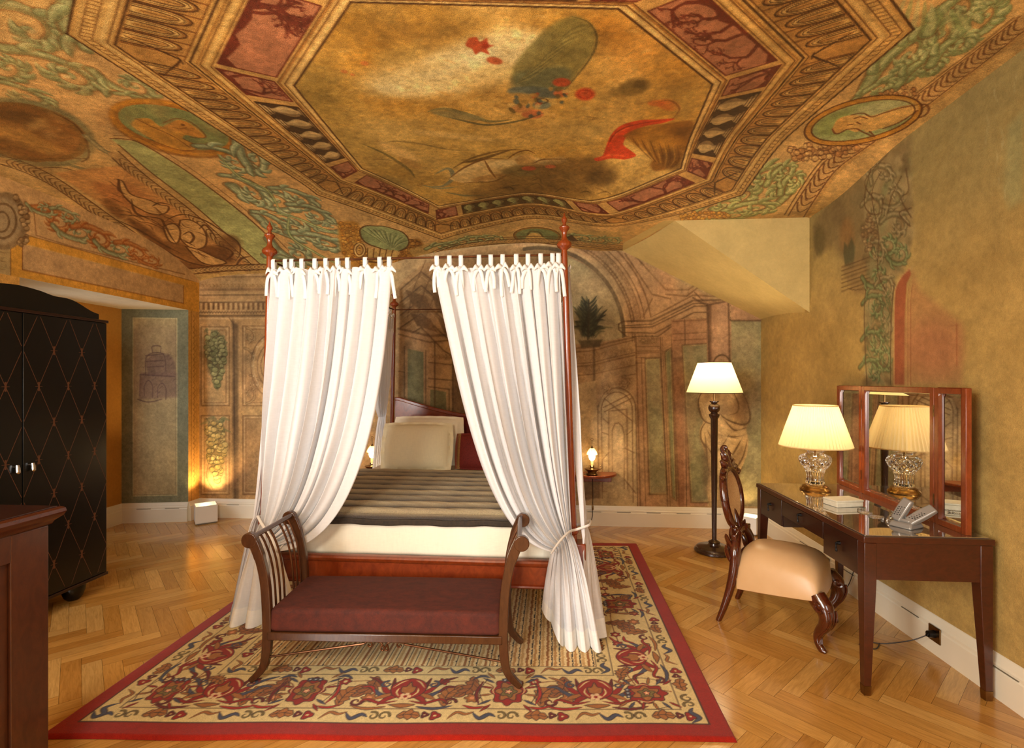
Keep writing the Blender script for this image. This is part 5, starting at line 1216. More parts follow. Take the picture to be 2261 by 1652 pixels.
for lo, hi in (((X2-.05,WY0,WZ0),(X2-.01,WY0+.06,WZ1)), ((X2-.05,WY1-.06,WZ0),(X2-.01,WY1,WZ1)), ((X2-.05,WY0,WZ0),(X2-.01,WY1,WZ0+.06)),
               ((X2-.05,WY0,WZ1-.06),(X2-.01,WY1,WZ1)), ((X2-.045,(WY0+WY1)/2-.025,WZ0),(X2-.015,(WY0+WY1)/2+.025,WZ1))): b.box(lo, hi)
o = b.build('window_1', M['white_paint'], bevel=.003); struct(o, 'white alcove window')
# wall behind the photographer with two window openings added to light the room
b = MB()
def wquad(x0, x1, z0, z1): b.add([(x0,YF,z0),(x1,YF,z0),(x1,YF,z1),(x0,YF,z1)], [(0,1,2,3)])
wins = [(-3.45, -2.05), (.2, 1.6)]
wquad(XL, wins[0][0], 0, 3.12); wquad(wins[0][1], wins[1][0], 0, 3.12); wquad(wins[1][1], XR, 0, 3.12)
for a, c in wins: wquad(a, c, 0, .75); wquad(a, c, 2.75, 3.12)
o = b.build('wall_front', M['front_plaster'], sm=False); struct(o, 'ochre wall behind the photographer')
for k, (a, c) in enumerate(wins):
    b = MB()
    for lo, hi in (((a,YF-.05,.75),(a+.07,YF,2.75)), ((c-.07,YF-.05,.75),(c,YF,2.75)), ((a,YF-.05,.75),(c,YF,.82)), ((a,YF-.05,2.68),(c,YF,2.75)), (((a+c)/2-.03,YF-.05,.75),((a+c)/2+.03,YF,2.75))): b.box(lo, hi)
    o = b.build('window_%d' % (k+2), M['white_paint']); struct(o, 'unseen white window added behind the photographer')

# dormer-like sloping soffit in the corner
A = (.627,4.33,2.845); B = (1.038,4.33,2.836); C_ = (XR,4.33,2.058); D = (XR,YB,2.118); E = (.742,YB,2.835)
b = MB()
n = 24; G = []
for i in range(n+1):        # underside from front edge B..C to back edge E..D, slightly hollow
    t_ = i/n; row = []
    f = [B[k]+(C_[k]-B[k])*t_ for k in range(3)]; g = [E[k]+(D[k]-E[k])*t_ for k in range(3)]
    for j in range(13):
        s_ = j/12; row.append((f[0]+(g[0]-f[0])*s_, f[1]+(g[1]-f[1])*s_, f[2]+(g[2]-f[2])*s_+.02*math.sin(PI*s_)))
    G.append(row)
b.grid(G)
b.add([A, B, E], [(0,1,2)])
b.add([B, C_, (XR,4.33,2.95), (1.038,4.33,2.95), (A[0],A[1],2.95), A], [(0,1,2,3,4,5)])
b.add([A, E, (E[0],E[1],2.95), (A[0],A[1],2.95)], [(0,1,2,3)])
soff = b.build('ceiling_soffit', M['soffit'], ang=20); struct(soff, 'cream sloping soffit in the far right corner')

# ------------------------------------------------------------------ herringbone oak floor
Lp, Wp = .44, .083
bm = bmesh.new(); cl = bm.loops.layers.float_color.new('paint'); uvl = bm.loops.layers.uv.new('UVMap')
X0, X1, Y0, Y1 = -4.6, XR+.02, YF-.05, YB+.02
tones = [(202,150,76),(194,142,68),(210,160,86),(188,134,62),(216,170,98),(200,148,74)]
def plank(x, y, dx, dy):
    e = .0006
    pts = [(x+e, y+e), (x+dx-e, y+e), (x+dx-e, y+dy-e), (x+e, y+dy-e)]
    c45 = math.sqrt(.5)
    q = [((a-b_)*c45, (a+b_)*c45) for a, b_ in pts]      # rotate by +45 degrees ; bands then run along y
    q = [(b_, -a) for a, b_ in q]                           # bands along x
    cx = sum(p[0] for p in q)/4; cy = sum(p[1] for p in q)/4
    if not (X0-.4 < cx < X1+.4 and Y0-.4 < cy < Y1+.4): return
    vs = [bm.verts.new((a, b_, 0)) for a, b_ in q]
    f = bm.faces.new(vs)
    tc = np.array(lin(random.choice(tones)))*random.uniform(.88, 1.06)
    ou, ov = random.uniform(0, 50), random.uniform(0, 50)
    for lp, p in zip(f.loops, pts):
        u, v = ((p[0]-x), (p[1]-y)) if dx > dy else ((p[1]-y), (p[0]-x))
        lp[cl] = (*tc, 1); lp[uvl].uv = (u+ou, v+ov)
for j in range(-14, 15):
    for k in range(-150, 151):
        x, y = k*Wp+j*Lp, k*Wp-j*Lp
        plank(x, y, Lp, Wp); plank(x+Lp, y+Wp-Lp, Wp, Lp)
for co, no in (((X0,0,0),(-1,0,0)), ((X1,0,0),(1,0,0)), ((0,Y0,0),(0,-1,0)), ((0,Y1,0),(0,1,0))):
    bmesh.ops.bisect_plane(bm, geom=bm.verts[:]+bm.edges[:]+bm.faces[:], plane_co=co, plane_no=no, clear_outer=True)
vs = [bm.verts.new((a, b_, -.0012)) for a, b_ in ((X0,Y0),(X1,Y0),(X1,Y1),(X0,Y1))]
f = bm.faces.new(vs)
for lp in f.loops: lp[cl] = (*lin((90,58,26)), 1)
for f in bm.faces:
    if f.normal.z < 0: f.normal_flip()
me = bpy.data.meshes.new('floor'); bm.normal_update()
for f in bm.faces:
    if f.normal.z < 0: f.normal_flip()
bm.to_mesh(me); bm.free(); me.materials.append(M['oak'])
floor = bpy.data.objects.new('floor', me); COL.objects.link(floor); struct(floor, 'honey oak herringbone parquet floor')

# ------------------------------------------------------------------ baseboards
BP = [(0,0),(.026,0),(.026,.135),(.021,.142),(.021,.158),(.015,.166),(.013,.180),(.006,.192),(.004,.202),(0,.205)]
def baseboard(name, p, q, label, slots=()):
    p = Vector((*p, 0)); q = Vector((*q, 0)); d = (q-p).normalized(); nrm = Vector((-d.y, d.x, 0))   # left of p->q
    vs = [tuple(p+nrm*a+Vector((0,0,h))) for a, h in BP]+[tuple(q+nrm*a+Vector((0,0,h))) for a, h in BP]
    n = len(BP); fs = [(i, (i+1) % n, n+(i+1) % n, n+i) for i in range(n)]+[tuple(range(n)), tuple(range(2*n-1, n-1, -1))]
    o = MB().add(vs, fs).build(name, M['white_paint'], ang=25); struct(o, label)
    for s_ in slots:
        c = p+d*s_+nrm*.0262; e = c+d*.14; b = MB()
        b.add([tuple(c+Vector((0,0,.143))), tuple(e+Vector((0,0,.143))), tuple(e+Vector((0,0,.147))), tuple(c+Vector((0,0,.147))),
               tuple(c-nrm*.006+Vector((0,0,.143))), tuple(e-nrm*.006+Vector((0,0,.143))), tuple(e-nrm*.006+Vector((0,0,.147))), tuple(c-nrm*.006+Vector((0,0,.147)))],
              [(0,1,2,3),(4,7,6,5),(0,4,5,1),(1,5,6,2),(2,6,7,3),(3,7,4,0)])
        b.build('vent_slot', M['slot'], o, sm=False)
baseboard('baseboard_back', (XR, YB), (XL, YB), 'white baseboard along the back wall', [k*.3+.1 for k in range(6)]+[5.15, 5.5])
baseboard('baseboard_right', (XR, YF), (XR, YB), 'white baseboard along the right wall', [k*.62+3.2 for k in range(6)])
baseboard('baseboard_alcove', J0, J1, 'white baseboard in the alcove', [.08, .36])
baseboard('baseboard_pier', (XL, YB), (XL, AY1), 'white baseboard beside the alcove')
baseboard('baseboard_alcove_back', J1, (X2, AY0), 'white baseboard under the alcove window')
# ------------------------------------------------------------------ rug (a little skewed, as it lies)
RC = [(-2.13,1.955), (.771,2.161), (.785,4.69), (-2.145,4.50)]      # front-left, front-right, back-right, back-left
RW, RH = 2.9, 2.6
nu, nv = int(RW/RES_R), int(RH/RES_R)
uu, vv = np.meshgrid(np.linspace(0, 1, nu), np.linspace(0, 1, nv))
PX = (1-uu)*(1-vv)*RC[0][0]+uu*(1-vv)*RC[1][0]+uu*vv*RC[2][0]+(1-uu)*vv*RC[3][0]
PY = (1-uu)*(1-vv)*RC[0][1]+uu*(1-vv)*RC[1][1]+uu*vv*RC[2][1]+(1-uu)*vv*RC[3][1]
edge = np.minimum(np.minimum(uu*RW, (1-uu)*RW), np.minimum(vv*RH, (1-vv)*RH))
PZ = .002+.016*np.clip(edge/.012, 0, 1)**.5
PY += .004*np.sin(uu*23)*np.clip(1-np.minimum(vv, 1-vv)*8, 0, 1)
rug = painted_grid('rug', np.stack([PX, PY, PZ], -1), paint_rug(uu*RW, vv*RH), M['rug'])
tag(rug, 'large floral carpet with red edge and striped beige field under the bed', 'rug')
RUGZ = .018

# ------------------------------------------------------------------ four poster bed
bed = empty('four_poster_bed', (-.82, 4.05, RUGZ), 'tall mahogany four poster bed with turned finials and canopy rods', 'bed')
FY, HY = 2.975, 5.13
posts = {'fl': ((-1.775, FY+.02), (-1.712, FY)), 'fr': ((.150, FY), (.080, FY-.02)),
         'hl': ((-1.655, HY), (-1.612, HY)), 'hr': ((.115, HY), (.075, HY))}
ZR = 2.235
fin = [(.018,0),(.017,.02),(.024,.028),(.041,.040),(.045,.052),(.040,.066),(.026,.076),(.017,.088),(.013,.105),(.016,.125),(.022,.135),(.030,.146),(.031,.152),(.024,.160),(.012,.166),(.009,.178),(.014,.184),(.018,.196),(.014,.208),(.008,.216),(.006,.226),(.001,.240)]
for k, (bot, top) in posts.items():
    b = MB(); n = 26
    zz = [.56+(ZR-.56)*i/n for i in range(n+1)]
    pts = []; rs = []
    for z in zz:
        f = z/ZR; pts.append((bot[0]+(top[0]-bot[0])*f, bot[1]+(top[1]-bot[1])*f, z)); rs.append(.024-.006*f)
    b.tube(pts, rs, 20)
    f = .62/ZR; cx, cy = bot[0]+(top[0]-bot[0])*f, bot[1]+(top[1]-bot[1])*f
    b.lathe([(.018,.60),(.024,.604),(.031,.614),(.034,.625),(.031,.636),(.024,.646),(.018,.65)], (cx, cy, 0), 24)
    po = b.build('post', M['mahogany_post'], bed, world=True)
    b = MB(); b.lathe(fin, (top[0], top[1], ZR), 28); b.build('finial', M['mahogany_post'], po).matrix_parent_inverse = po.matrix_world.inverted()
    fo = bpy.data.objects[po.name].children[0]; fo.location = Vector((0,0,0))-bed.location
    b = MB(); s_ = .052
    b.frustum((bot[0]-.043, bot[1]-.043, bot[0]+.043, bot[1]+.043, RUGZ), (bot[0]-s_, bot[1]-s_, bot[0]+s_, bot[1]+s_, .12))
    b.box((bot[0]-s_, bot[1]-s_, .12), (bot[0]+s_, bot[1]+s_, .56))
    b.build('leg', M['mahogany'], bed, world=True, bevel=.006)
def rail(name, p, q, mat):
    # p,q (x,y) along; moulded board
    p = Vector((*p, 0)); q = Vector((*q, 0)); d = (q-p).normalized(); nrm = Vector((d.y, -d.x, 0))
    prof = [(-.012,.290),(.03,.290),(.034,.296),(.03,.304),(.018,.310),(.018,.410),(.024,.416),(.030,.426),(.032,.436),(.026,.446),(.016,.450),(-.012,.450)]
    vs = [tuple(p+nrm*a+Vector((0,0,h))) for a, h in prof]+[tuple(q+nrm*a+Vector((0,0,h))) for a, h in prof]
    n = len(prof); fs = [(i, (i+1) % n, n+(i+1) % n, n+i) for i in range(n)]+[tuple(range(n)), tuple(range(2*n-1, n-1, -1))]
    return MB().add(vs, fs).build(name, mat, bed, world=True, ang=25)
rail('footboard', (-1.715, FY), (.095, FY-.01), M['mahogany'])
rail('side_rail', (-1.64, HY-.05), (-1.76, FY+.05), M['mahogany'])
rail('side_rail', (.14, FY+.05), (.115, HY-.05), M['mahogany'])
# headboard: swooping top
b = MB(); pts = []
hx0, hx1 = -1.60, .07; hc = (hx0+hx1)/2; hw = (hx1-hx0)/2
top = []
for i in range(61):
    x = hx0+(hx1-hx0)*i/60; a = abs(x-hc)/hw
    z = 1.13+.18*float(np.clip((a-.05)/.9, 0, 1))**1.3
    top.append((x, z))
poly = [(hx0, .3)]+top+[(hx1, .3)]
b.prism([(hx1,.3)]+[(hx0,.3)]+top, HY-.012, HY+.02, 'y')
hb = b.build('headboard', M['mahogany'], bed, world=True, sm=False)
b = MB(); b.bar([(x, HY+.004, z) for x, z in top], .062, .036, (0,0,1)); mo = b.build('headboard_moulding', M['mahogany'], bed, world=True, bevel=.008)
# canopy rods
def P(k): return posts[k][1]
for a, c in (('fl','fr'), ('fl','hl'), ('fr','hr'), ('hl','hr')):
    b = MB(); b.tube([(*P(a), ZR-.005), (*P(c), ZR-.005)], .0065, 10); b.build('canopy_rod', M['bronze'], bed, world=True)

# ------------------------------------------------------------------ mattress, fur blanket, pillows
def rounded_slab(lo, hi, r, n=8, wob=0, seed=0, nx=40, ny=40):
    """closed soft slab: rounded edges, slight unevenness"""
    rr = random.Random(seed); (x0,y0,z0), (x1,y1,z1) = lo, hi; b = MB()
    ph = [rr.uniform(0, 6) for _ in range(6)]
    def ring(ins, z):
        a0, b0, a1, b1 = x0+ins, y0+ins, x1-ins, y1-ins; cr = r*1.4
        out = []
        for (cx, cy, s0) in ((a1-cr, b0+cr, -PI/2), (a1-cr, b1-cr, 0), (a0+cr, b1-cr, PI/2), (a0+cr, b0+cr, PI)):
            for i in range(7):
                t_ = s0+PI/2*i/6; out.append((cx+cr*math.cos(t_), cy+cr*math.sin(t_)))
        res = []
        for i in range(len(out)):       # densify the sides
            p, q = out[i], out[(i+1) % len(out)]; m = 1 if (i % 7) != 6 else nx
            for k in range(m): res.append((p[0]+(q[0]-p[0])*k/m, p[1]+(q[1]-p[1])*k/m))
        return [(x+wob*math.sin(7*y+ph[0]+5*z), y+wob*math.sin(6*x+ph[1]+9*z)+wob*.6*math.sin(23*x+ph[2]), z) for x, y in res]
    R = []
    R.append(ring(r, z0))
    for i in range(n+1):
        a = PI/2*i/n; R.append(ring(r*(1-math.sin(a)), z0+r*(1-math.cos(a))))
    for i in range(1, 5): R.append(ring(0, z0+r+(z1-z0-2*r)*i/5))
    for i in range(n+1):
        a = PI/2*i/n; R.append(ring(r*(1-math.cos(a)), z1-r+r*math.sin(a)))
    b.grid(R, closed=True); m = len(R[0]); b.add(R[-1], [tuple(range(m))]); b.add(R[0], [tuple(range(m-1, -1, -1))])
    return b
mat_ = rounded_slab((-1.70, 3.035, .420), (.085, 5.10, .668), .035, wob=.004, seed=3).build('mattress', M['sheet'], ang=60)
tag(mat_, 'thick mattress in a cream white sheet on the bed', 'mattress')
# fur blanket, ridged across the bed
NXF, NYF = 150, 260
ridge_y = [random.uniform(.9, 1.1) for _ in range(60)]
PFm = np.zeros((NYF+1, NXF+1, 3), np.float32); CFm = np.zeros((NYF+1, NXF+1, 3), np.float32)
L0, L1 = .040, 1.40       # drop in front, length on top
for j in range(NYF+1):
    for i in range(NXF+1):
        u = i/NXF; x = -1.76+1.90*u; s_ = j/NYF*(L0+L1)
        q = 2*PI*(s_/.165)+.40*math.sin(1.7*x+1)+.16*math.sin(4*x+s_*3)+.05*math.sin(13*x-s_*9)
        rg = abs(math.sin(q/2)); h = .032*(rg**.7)+.0012*math.sin(19*x+q)+.0012*math.sin(41*x+3*q)
        if s_ < L0: y, z = 3.018-.55*h, .655+s_
        else:
            y = 3.018+(s_-L0); z = .682+h
            if s_-L0 < .05: z -= .03*(1-(s_-L0)/.05)**2
        e = min(u, 1-u)*1.90
        if e < .06: z -= (.06-e)*1.2
        PFm[j, i] = (x+.006*math.sin(9*y), y+.012*math.sin(2.2*x+.7), z)
        g = max(0, min(1, (rg-.25)/.65)); g2 = .5+.5*math.sin(math.floor(q/(2*PI))*2.4+.12*math.sin(2*x+math.floor(q/(2*PI))*1.3)); g = g*(.62+.38*g2)
        CFm[j, i] = [(1-g)*a_+g*b_ for a_, b_ in zip(lin((64,46,26)), lin((206,184,140)))]
fb = painted_grid('fur_blanket', PFm, CFm, M['fur'])
sd = fb.modifiers.new('solid', 'SOLIDIFY'); sd.thickness = .012; sd.offset = -1
tag(fb, 'brown striped faux fur blanket spread across the bed', 'blanket')
b = MB(); G = []
for j in range(5):
    G.append([(-1.75+1.88*i/80, 3.012+.004*math.sin(i*.9)+.012*math.sin(2.2*(-1.75+1.88*i/80)+.7), .660-.009*j+.003*math.sin(i*.35)) for i in range(81)])
b.grid(G); fe = b.build('backing', M['fur_edge'], fb, ang=80)
sd = fe.modifiers.new('solid', 'SOLIDIFY'); sd.thickness = .008

def pillow(name, w, h, d, mat, loc, rot, label, flange=.035, group=None, frill=.006, sag=.0):
    N = 44; b = MB()
    for side in (1, -1):
        G = []
        for j in range(N+1):
            row = []
            for i in range(N+1):
                u = -1+2*i/N; v = -1+2*j/N
                au, av = min(abs(u)/.9, 1), min(abs(v)/.9, 1)
                th = d/2*((1-au**2.6)**.55)*((1-av**2.6)**.55)
                px = u*(w/2)*(1-.05*v*v); pz = v*(h/2)*(1-.05*u*u)
                wr = .004*math.sin(9*u+3*v)*(th/d)+frill*math.sin(17*u+11*v)*(1 if max(abs(u), abs(v)) > .9 else 0)
                row.append((px, side*(th+.0015)+wr, pz+sag*(1-u*u)*(-1)))
            G.append(row)
        b.grid(G)
    o = b.build(name, mat, ang=70)
    o.location = loc; o.rotation_euler = rot
    tag(o, label, 'pillow', group); return o
pillow('pillow', .66, .46, .17, M['pillow_case'], (-1.215, 4.55, .895), (math.radians(-20), 0, math.radians(4)), 'cream pillow in front at the left of the bed')
pillow('pillow', .70, .48, .15, M['sheet'], (-1.17, 4.76, .925), (math.radians(-16), 0, math.radians(-2)), 'cream flanged pillow standing behind the front left pillow')
pillow('pillow', .50, .44, .17, M['pillow_case'], (-.165, 4.58, .895), (math.radians(-20), 0, math.radians(-4)), 'cream pillow at the right of the bed behind the curtain')
pillow('cushion', .56, .44, .10, M['velvet_red'], (-.80, 4.95, .93), (math.radians(-14), 0, 0), 'plain dark red cushion leaning against the headboard')['category'] = 'cushion'
t = NT('striped_burgundy'); v = t.tc()
sx = t.n('ShaderNodeSeparateXYZ'); t.l(v, sx.inputs[0])
mr = t.n('ShaderNodeMapRange'); mr.inputs[1].default_value = -.3; mr.inputs[2].default_value = .3; t.l(sx.outputs[0], mr.inputs[0])
R_, G_, T_ = lin((112,30,22)), lin((150,116,64)), lin((78,40,30))
rp = t.ramp(mr.outputs[0], [(0,T_),(.10,T_),(.105,R_),(.13,G_),(.145,R_),(.20,G_),(.215,G_),(.22,R_),(.8,R_),(.81,G_),(.83,R_)]); t.t.nodes[-1]
vo = t.n('ShaderNodeTexVoronoi'); vo.inputs['Scale'].default_value = 90; t.l(v, vo.inputs['Vector'])
t.base(t.mix(rp, t.ramp(vo.outputs['Distance'], [(.1,(.55,.5,.5)),(.5,(1.15,1.1,1.1))]), .8, 'MULTIPLY')); t.set(Roughness=.8)
pillow('cushion', .44, .34, .14, t.m, (-.655, 4.60, .85), (math.radians(-16), 0, 0), 'burgundy patterned cushion with gold stripes beside the cream pillow', frill=.001)['category'] = 'cushion'
# ------------------------------------------------------------------ bed curtains
def curtain(label, Tl, Tr, tieL, tieR, hemL, hemR, P1l, P1r, P2l, P2r, nf, amp, zfl, seed, depth=None, ht=None, S=420, nrm=(0,-1,0), hempts=None, top_sag=.012):
    """all points 3-d; columns fall as a Bezier from the rod to the tie, then to the hem. nrm: direction the folds swell."""
    rr = random.Random(seed); ph = rr.uniform(0, 6); nrm = Vector(nrm).normalized()
    tr = Vector(Tr)-Vector(Tl); trn = tr.normalized()
    def L(a, b, s): return tuple(a[i]+(b[i]-a[i])*s for i in range(3))
    G = []; NT1, NT2 = 64, 34
    def fold(s, t, sharp):
        x = nf*s+.45*math.sin(5*s+ph)+.22*t*math.sin(9*s+ph*2)
        w = 2*abs(math.sin(PI*x))**.75-1
        return w+.16*math.sin(2*PI*x*2.37+ph+t)*min(1, .4+t)
    hem = hempts
    for r_ in range(NT1+NT2+1):
        row = []
        for i in range(S+1):
            s = i/S
            if r_ <= NT1:
                t_ = r_/NT1; tt = t_
                p = bez(L(Tl,Tr,s), L(P1l,P1r,s), L(P2l,P2r,s), L(tieL,tieR,s), tt)
                A = amp*(.45+.75*math.sin(PI*min(tt, .8)/1.6))*(1-.62*max(0, tt-.55)/.45)
                if tt > .5: A *= 1
                A = max(A, .004)
                f = fold(s, tt, .8)
                q = Vector(p)+nrm*(A*f)+trn*(A*.35*math.cos(2*PI*nf*s+ph)*(1-tt*.5))
                if t_ == 0: q.z -= top_sag*(abs(math.sin(PI*s*nf*.5))**1.5)
            else:
                t_ = (r_-NT1)/NT2; H = L(hemL, hemR, s) if hem is None else hem(s)
                K = L(tieL, tieR, s)
                e = t_**.72
                p = [K[0]+(H[0]-K[0])*e, K[1]+(H[1]-K[1])*e, K[2]+(H[2]-K[2])*t_]
                A = amp*(.38+.35*t_)*.9
                lo_ = 2*abs(math.sin(PI*(nf*.5*s+.3)))**.8-1; q = Vector(p)+nrm*(A*(fold(s, 1, .8)*max(.06, 1-1.7*t_)+lo_*1.1*t_))+trn*(A*.3*math.cos(2*PI*nf*s+ph)*(1-t_))
            q.z = max(q.z, zfl+.002)
            row.append(tuple(q))
        G.append(row)
    b = MB(); b.grid(G)
    o = b.build('bed_curtain', M['voile'], ang=180)
    tag(o, label, 'curtain', None)
    # double hem band
    hb = MB(); rows = [[tuple(Vector(p)+nrm*.003) for p in G[k]] for k in range(NT1+NT2-6, NT1+NT2+1)]
    hb.grid(rows); hb.build('hem', M['ribbon'], o, ang=180)
    return o, G
def fp(px, py, Y): return hit_y(px, py, Y)
def ribbon(pts, w, face, name, parent):
    """flat strip of width w along pts, its broad side square to `face`"""
    pts = crom(pts, 5); face = Vector(face); A = []; B_ = []
    for i, p in enumerate(pts):
        t_ = (Vector(pts[min(i+1, len(pts)-1)])-Vector(pts[max(i-1, 0)])).normalized()
        q = t_.cross(face)
        if q.length < 1e-3: q = Vector((1,0,0))
        q.normalize(); A.append(tuple(Vector(p)+q*w/2)); B_.append(tuple(Vector(p)-q*w/2))
    return MB().grid([A, B_])
def tabs(parent, xs, rod, face=(0,-1,0), seed=1, w=.026):
    rr = random.Random(seed); face = Vector(face).normalized(); side = Vector((-face.y, face.x, 0))
    for c in xs:            # c: (x,y,z of rod)
        c = Vector(c); b = MB()
        def Pt(a, d, z): return tuple(c+side*a+face*d+Vector((0,0,z)))
        # loop over the rod
        lp = [(0,.006,-.075),(0,.010,-.04),(0,.011,0),(0,.006,.010),(0,-.006,.010),(0,-.011,0),(0,-.008,-.04),(0,-.004,-.075)]
        A = [Pt(-w/2+rr.uniform(-.001,.001), d, z) for _, d, z in lp]; B_ = [Pt(w/2, d, z) for _, d, z in lp]
        b.grid([A, B_])
        z0 = -.075+rr.uniform(-.008, .008)
        # bow: two loops and two tails
        for sg in (-1, 1):
            L_ = rr.uniform(.034, .052); up = rr.uniform(-.01, .022)
            pts = [Pt(0,.014,z0), Pt(sg*L_*.45,.028,z0+up*.6+.008), Pt(sg*L_*.95,.024,z0+up*.3-.010), Pt(sg*L_*.62,.018,z0-.016), Pt(sg*.004,.014,z0-.004)]
            cs = crom(pts[:3], 6); A = []; B_ = []
            for i_, p_ in enumerate(cs):      # a drooping, flattened loop of tape
                f_ = i_/(len(cs)-1); h_ = .004+.011*math.sin(PI*min(1, f_*.9+.06)); A.append((p_[0], p_[1], p_[2]+h_)); B_.append((p_[0], p_[1], p_[2]-h_))
            mid_ = [tuple(Vector(p_)+face*.007*math.sin(PI*i_/(len(cs)-1))) for i_, p_ in enumerate(cs)]
            b.grid([A, mid_, B_])
            tl = rr.uniform(.11, .17); sp = sg*rr.uniform(.006, .030)
            pts = [Pt(sg*.003,.016,z0), Pt(sp*.8,.026,z0-.03), Pt(sp*1.15,.024,z0-tl*.6), Pt(sp*1.3+rr.uniform(-.008,.008),.021,z0-tl)]
            r = ribbon(pts, .020, face, '', None); b.add(r.v, r.f)
        b.ball(Pt(0,.014,z0), (.008,.007,.008), 10, 8)
        o = b.build('tie_ribbon', M['ribbon'], parent, ang=60)
        sd = o.modifiers.new('solid', 'SOLIDIFY'); sd.thickness = .0012
def rod_pt(px, a='fl', c='fr'):
    p, q = posts[a][1], posts[c][1]; u = (px-CXP)/F_PX; r = ray(px, 0)
    dx, dy = q[0]-p[0], q[1]-p[1]           # r.xy*k = p + d*m
    m = (p[0]*r[1]-p[1]*r[0])/(dy*r[0]-dx*r[1])
    return (p[0]+dx*m, p[1]+dy*m, ZR-.005)
YC = FY-.015
# front left
c1, G1 = curtain('white voile curtain tied back at the front left bed post',
    fp(603,594,YC), fp(864,590,YC), fp(578,1150,YC-.07), fp(612,1215,YC-.10), None, None,
    fp(597,800,YC), fp(845,900,YC), fp(572,1000,YC-.03), fp(800,1205,YC-.02), 8.5, .050, RUGZ, 5,
    hempts=lambda s: (lambda a: (a[0], a[1], max(a[2], RUGZ+.004)))(tuple(hit_y(512,1394,2.93)[k]+(hit_y(668,1394,2.90)[k]-hit_y(512,1394,2.93)[k])*s for k in range(3))))
tabs(c1, [rod_pt(x) for x in (604,631,645,667,696,720,746,768,807,839,860)], None, seed=3)
# front right
def hem_r(s):
    px = 1196+132*s; py = 1340+105*min(1, s/.42)
    y = 2.93-.12*min(1, s/.3); p = hit_y(px, py, y); return (p[0], p[1], max(p[2], RUGZ+.004))
c2, G2 = curtain('white voile curtain tied back at the front right bed post',
    fp(958,590,YC), fp(1238,586,YC), fp(1221,1218,YC-.09), fp(1263,1178,YC-.05), None, None,
    fp(1018,850,YC), fp(1250,800,YC), fp(1072,1205,YC-.02), fp(1256,1000,YC-.02), 9, .050, RUGZ, 9, hempts=hem_r)
tabs(c2, [rod_pt(x) for x in (965,993,1018,1058,1084,1110,1140,1166,1194,1220,1233)], None, seed=8)
# side curtain along the right flank, from the front post, sharing the tie
c3, G3 = curtain('white voile curtain hanging along the right side of the bed, foot end',
    (.105, FY+.03, ZR-.09), (.098, FY+.62, ZR-.09), (.190, FY-.03, .60), (.215, FY+.10, .62), (.17,FY-.15,.03), (.33,FY-.02,.03),
    (.125, FY+.04, 1.7), (.125, FY+.60, 1.7), (.16, FY, 1.0), (.19, FY+.45, .85), 5.5, .022, RUGZ, 21, nrm=(1,0,0), S=220)
tabs(c3, [(.088, FY+.05+.115*k, ZR-.005) for k in range(6)], None, face=(1,0,0), seed=12)
# side curtain right, head end: falls free to the floor
c4, G4 = curtain('white voile curtain hanging along the right side of the bed, head end',
    (.085, 4.35, ZR-.09), (.085, 5.00, ZR-.09), (.18, 4.72, 1.0), (.16, 5.02, 1.0), (.20,4.55,.03), (.19,4.98,.03),
    (.12, 4.45, 1.9), (.11, 5.0, 1.9), (.15, 4.65, 1.3), (.14, 5.0, 1.3), 5.5, .024, 0, 27, nrm=(1,0,0), S=200)
tabs(c4, [(.080, 4.38+.12*k, ZR-.005) for k in range(6)], None, face=(1,0,0), seed=15)
# side curtain left, foot end
c5, G5 = curtain('white voile curtain on the left side of the bed, foot end',
    (-1.715, FY+.03, ZR-.09), (-1.70, FY+.60, ZR-.09), (-1.80, FY-.02, .66), (-1.80, FY+.10, .66), (-1.93,FY-.05,.03), (-1.84,FY+.2,.03),
    (-1.73, FY+.04, 1.7), (-1.73, FY+.6, 1.7), (-1.76, FY, 1.0), (-1.77, FY+.45, .9), 5.5, .020, RUGZ, 31, nrm=(-1,0,0), S=220)
tabs(c5, [(-1.708, FY+.05+.115*k, ZR-.005) for k in range(6)], None, face=(-1,0,0), seed=18)
# left side, head end, gathered half way down
c6, G6 = curtain('white voile curtain gathered by the left head post',
    (-1.64, 4.52, ZR-.09), (-1.615, 5.08, ZR-.09), (-1.70, 4.93, 1.13), (-1.66, 4.97, 1.13), (-1.78,4.80,.03), (-1.66,5.05,.03),
    (-1.64, 4.55, 1.9), (-1.62, 5.06, 1.9), (-1.67, 4.66, 1.30), (-1.65, 5.0, 1.30), 7, .022, 0, 35, nrm=(1,0,0), S=260)
tabs(c6, [(-1.625, 4.55+.1*k, ZR-.005) for k in range(6)], None, face=(1,0,0), seed=19)
# tie backs round the posts
def tieback(pts, label, r=.008):
    o = MB().tube(crom(pts, 6), r, 8, flat=.7).build('tie_back', M['ribbon'], ang=60)
    tag(o, label, 'ribbon'); return o
px0 = .127
tieback([fp(1217,1222,YC-.15), fp(1232,1200,YC-.17), fp(1250,1180,YC-.12), fp(1262,1172,YC-.06), (px0+.02,FY-.04,.640), (px0+.07,FY-.03,.655), (px0+.10,FY+.0,.660), (px0+.11,FY+.10,.655), (px0+.05,FY+.06,.645), (px0-.03,FY+.03,.62), fp(1216,1225,YC-.03)],
        'white ribbon tie binding the right curtain to the post')
b = MB()
for pts in ([fp(1262,1172,YC-.07), fp(1266,1192,YC-.10), fp(1262,1212,YC-.10)], [fp(1262,1172,YC-.07), fp(1254,1190,YC-.12), fp(1248,1205,YC-.12)]):
    r = ribbon(pts, .014, (0,-1,0), '', None); b.add(r.v, r.f)
tieback([fp(569,1140,YC-.08), fp(580,1160,YC-.13), fp(600,1190,YC-.16), fp(614,1214,YC-.15), (-1.60,FY-.02,.56), (-1.72,FY+.05,.66), fp(570,1141,YC-.03)],
        'white ribbon tie binding the left curtain to the post')
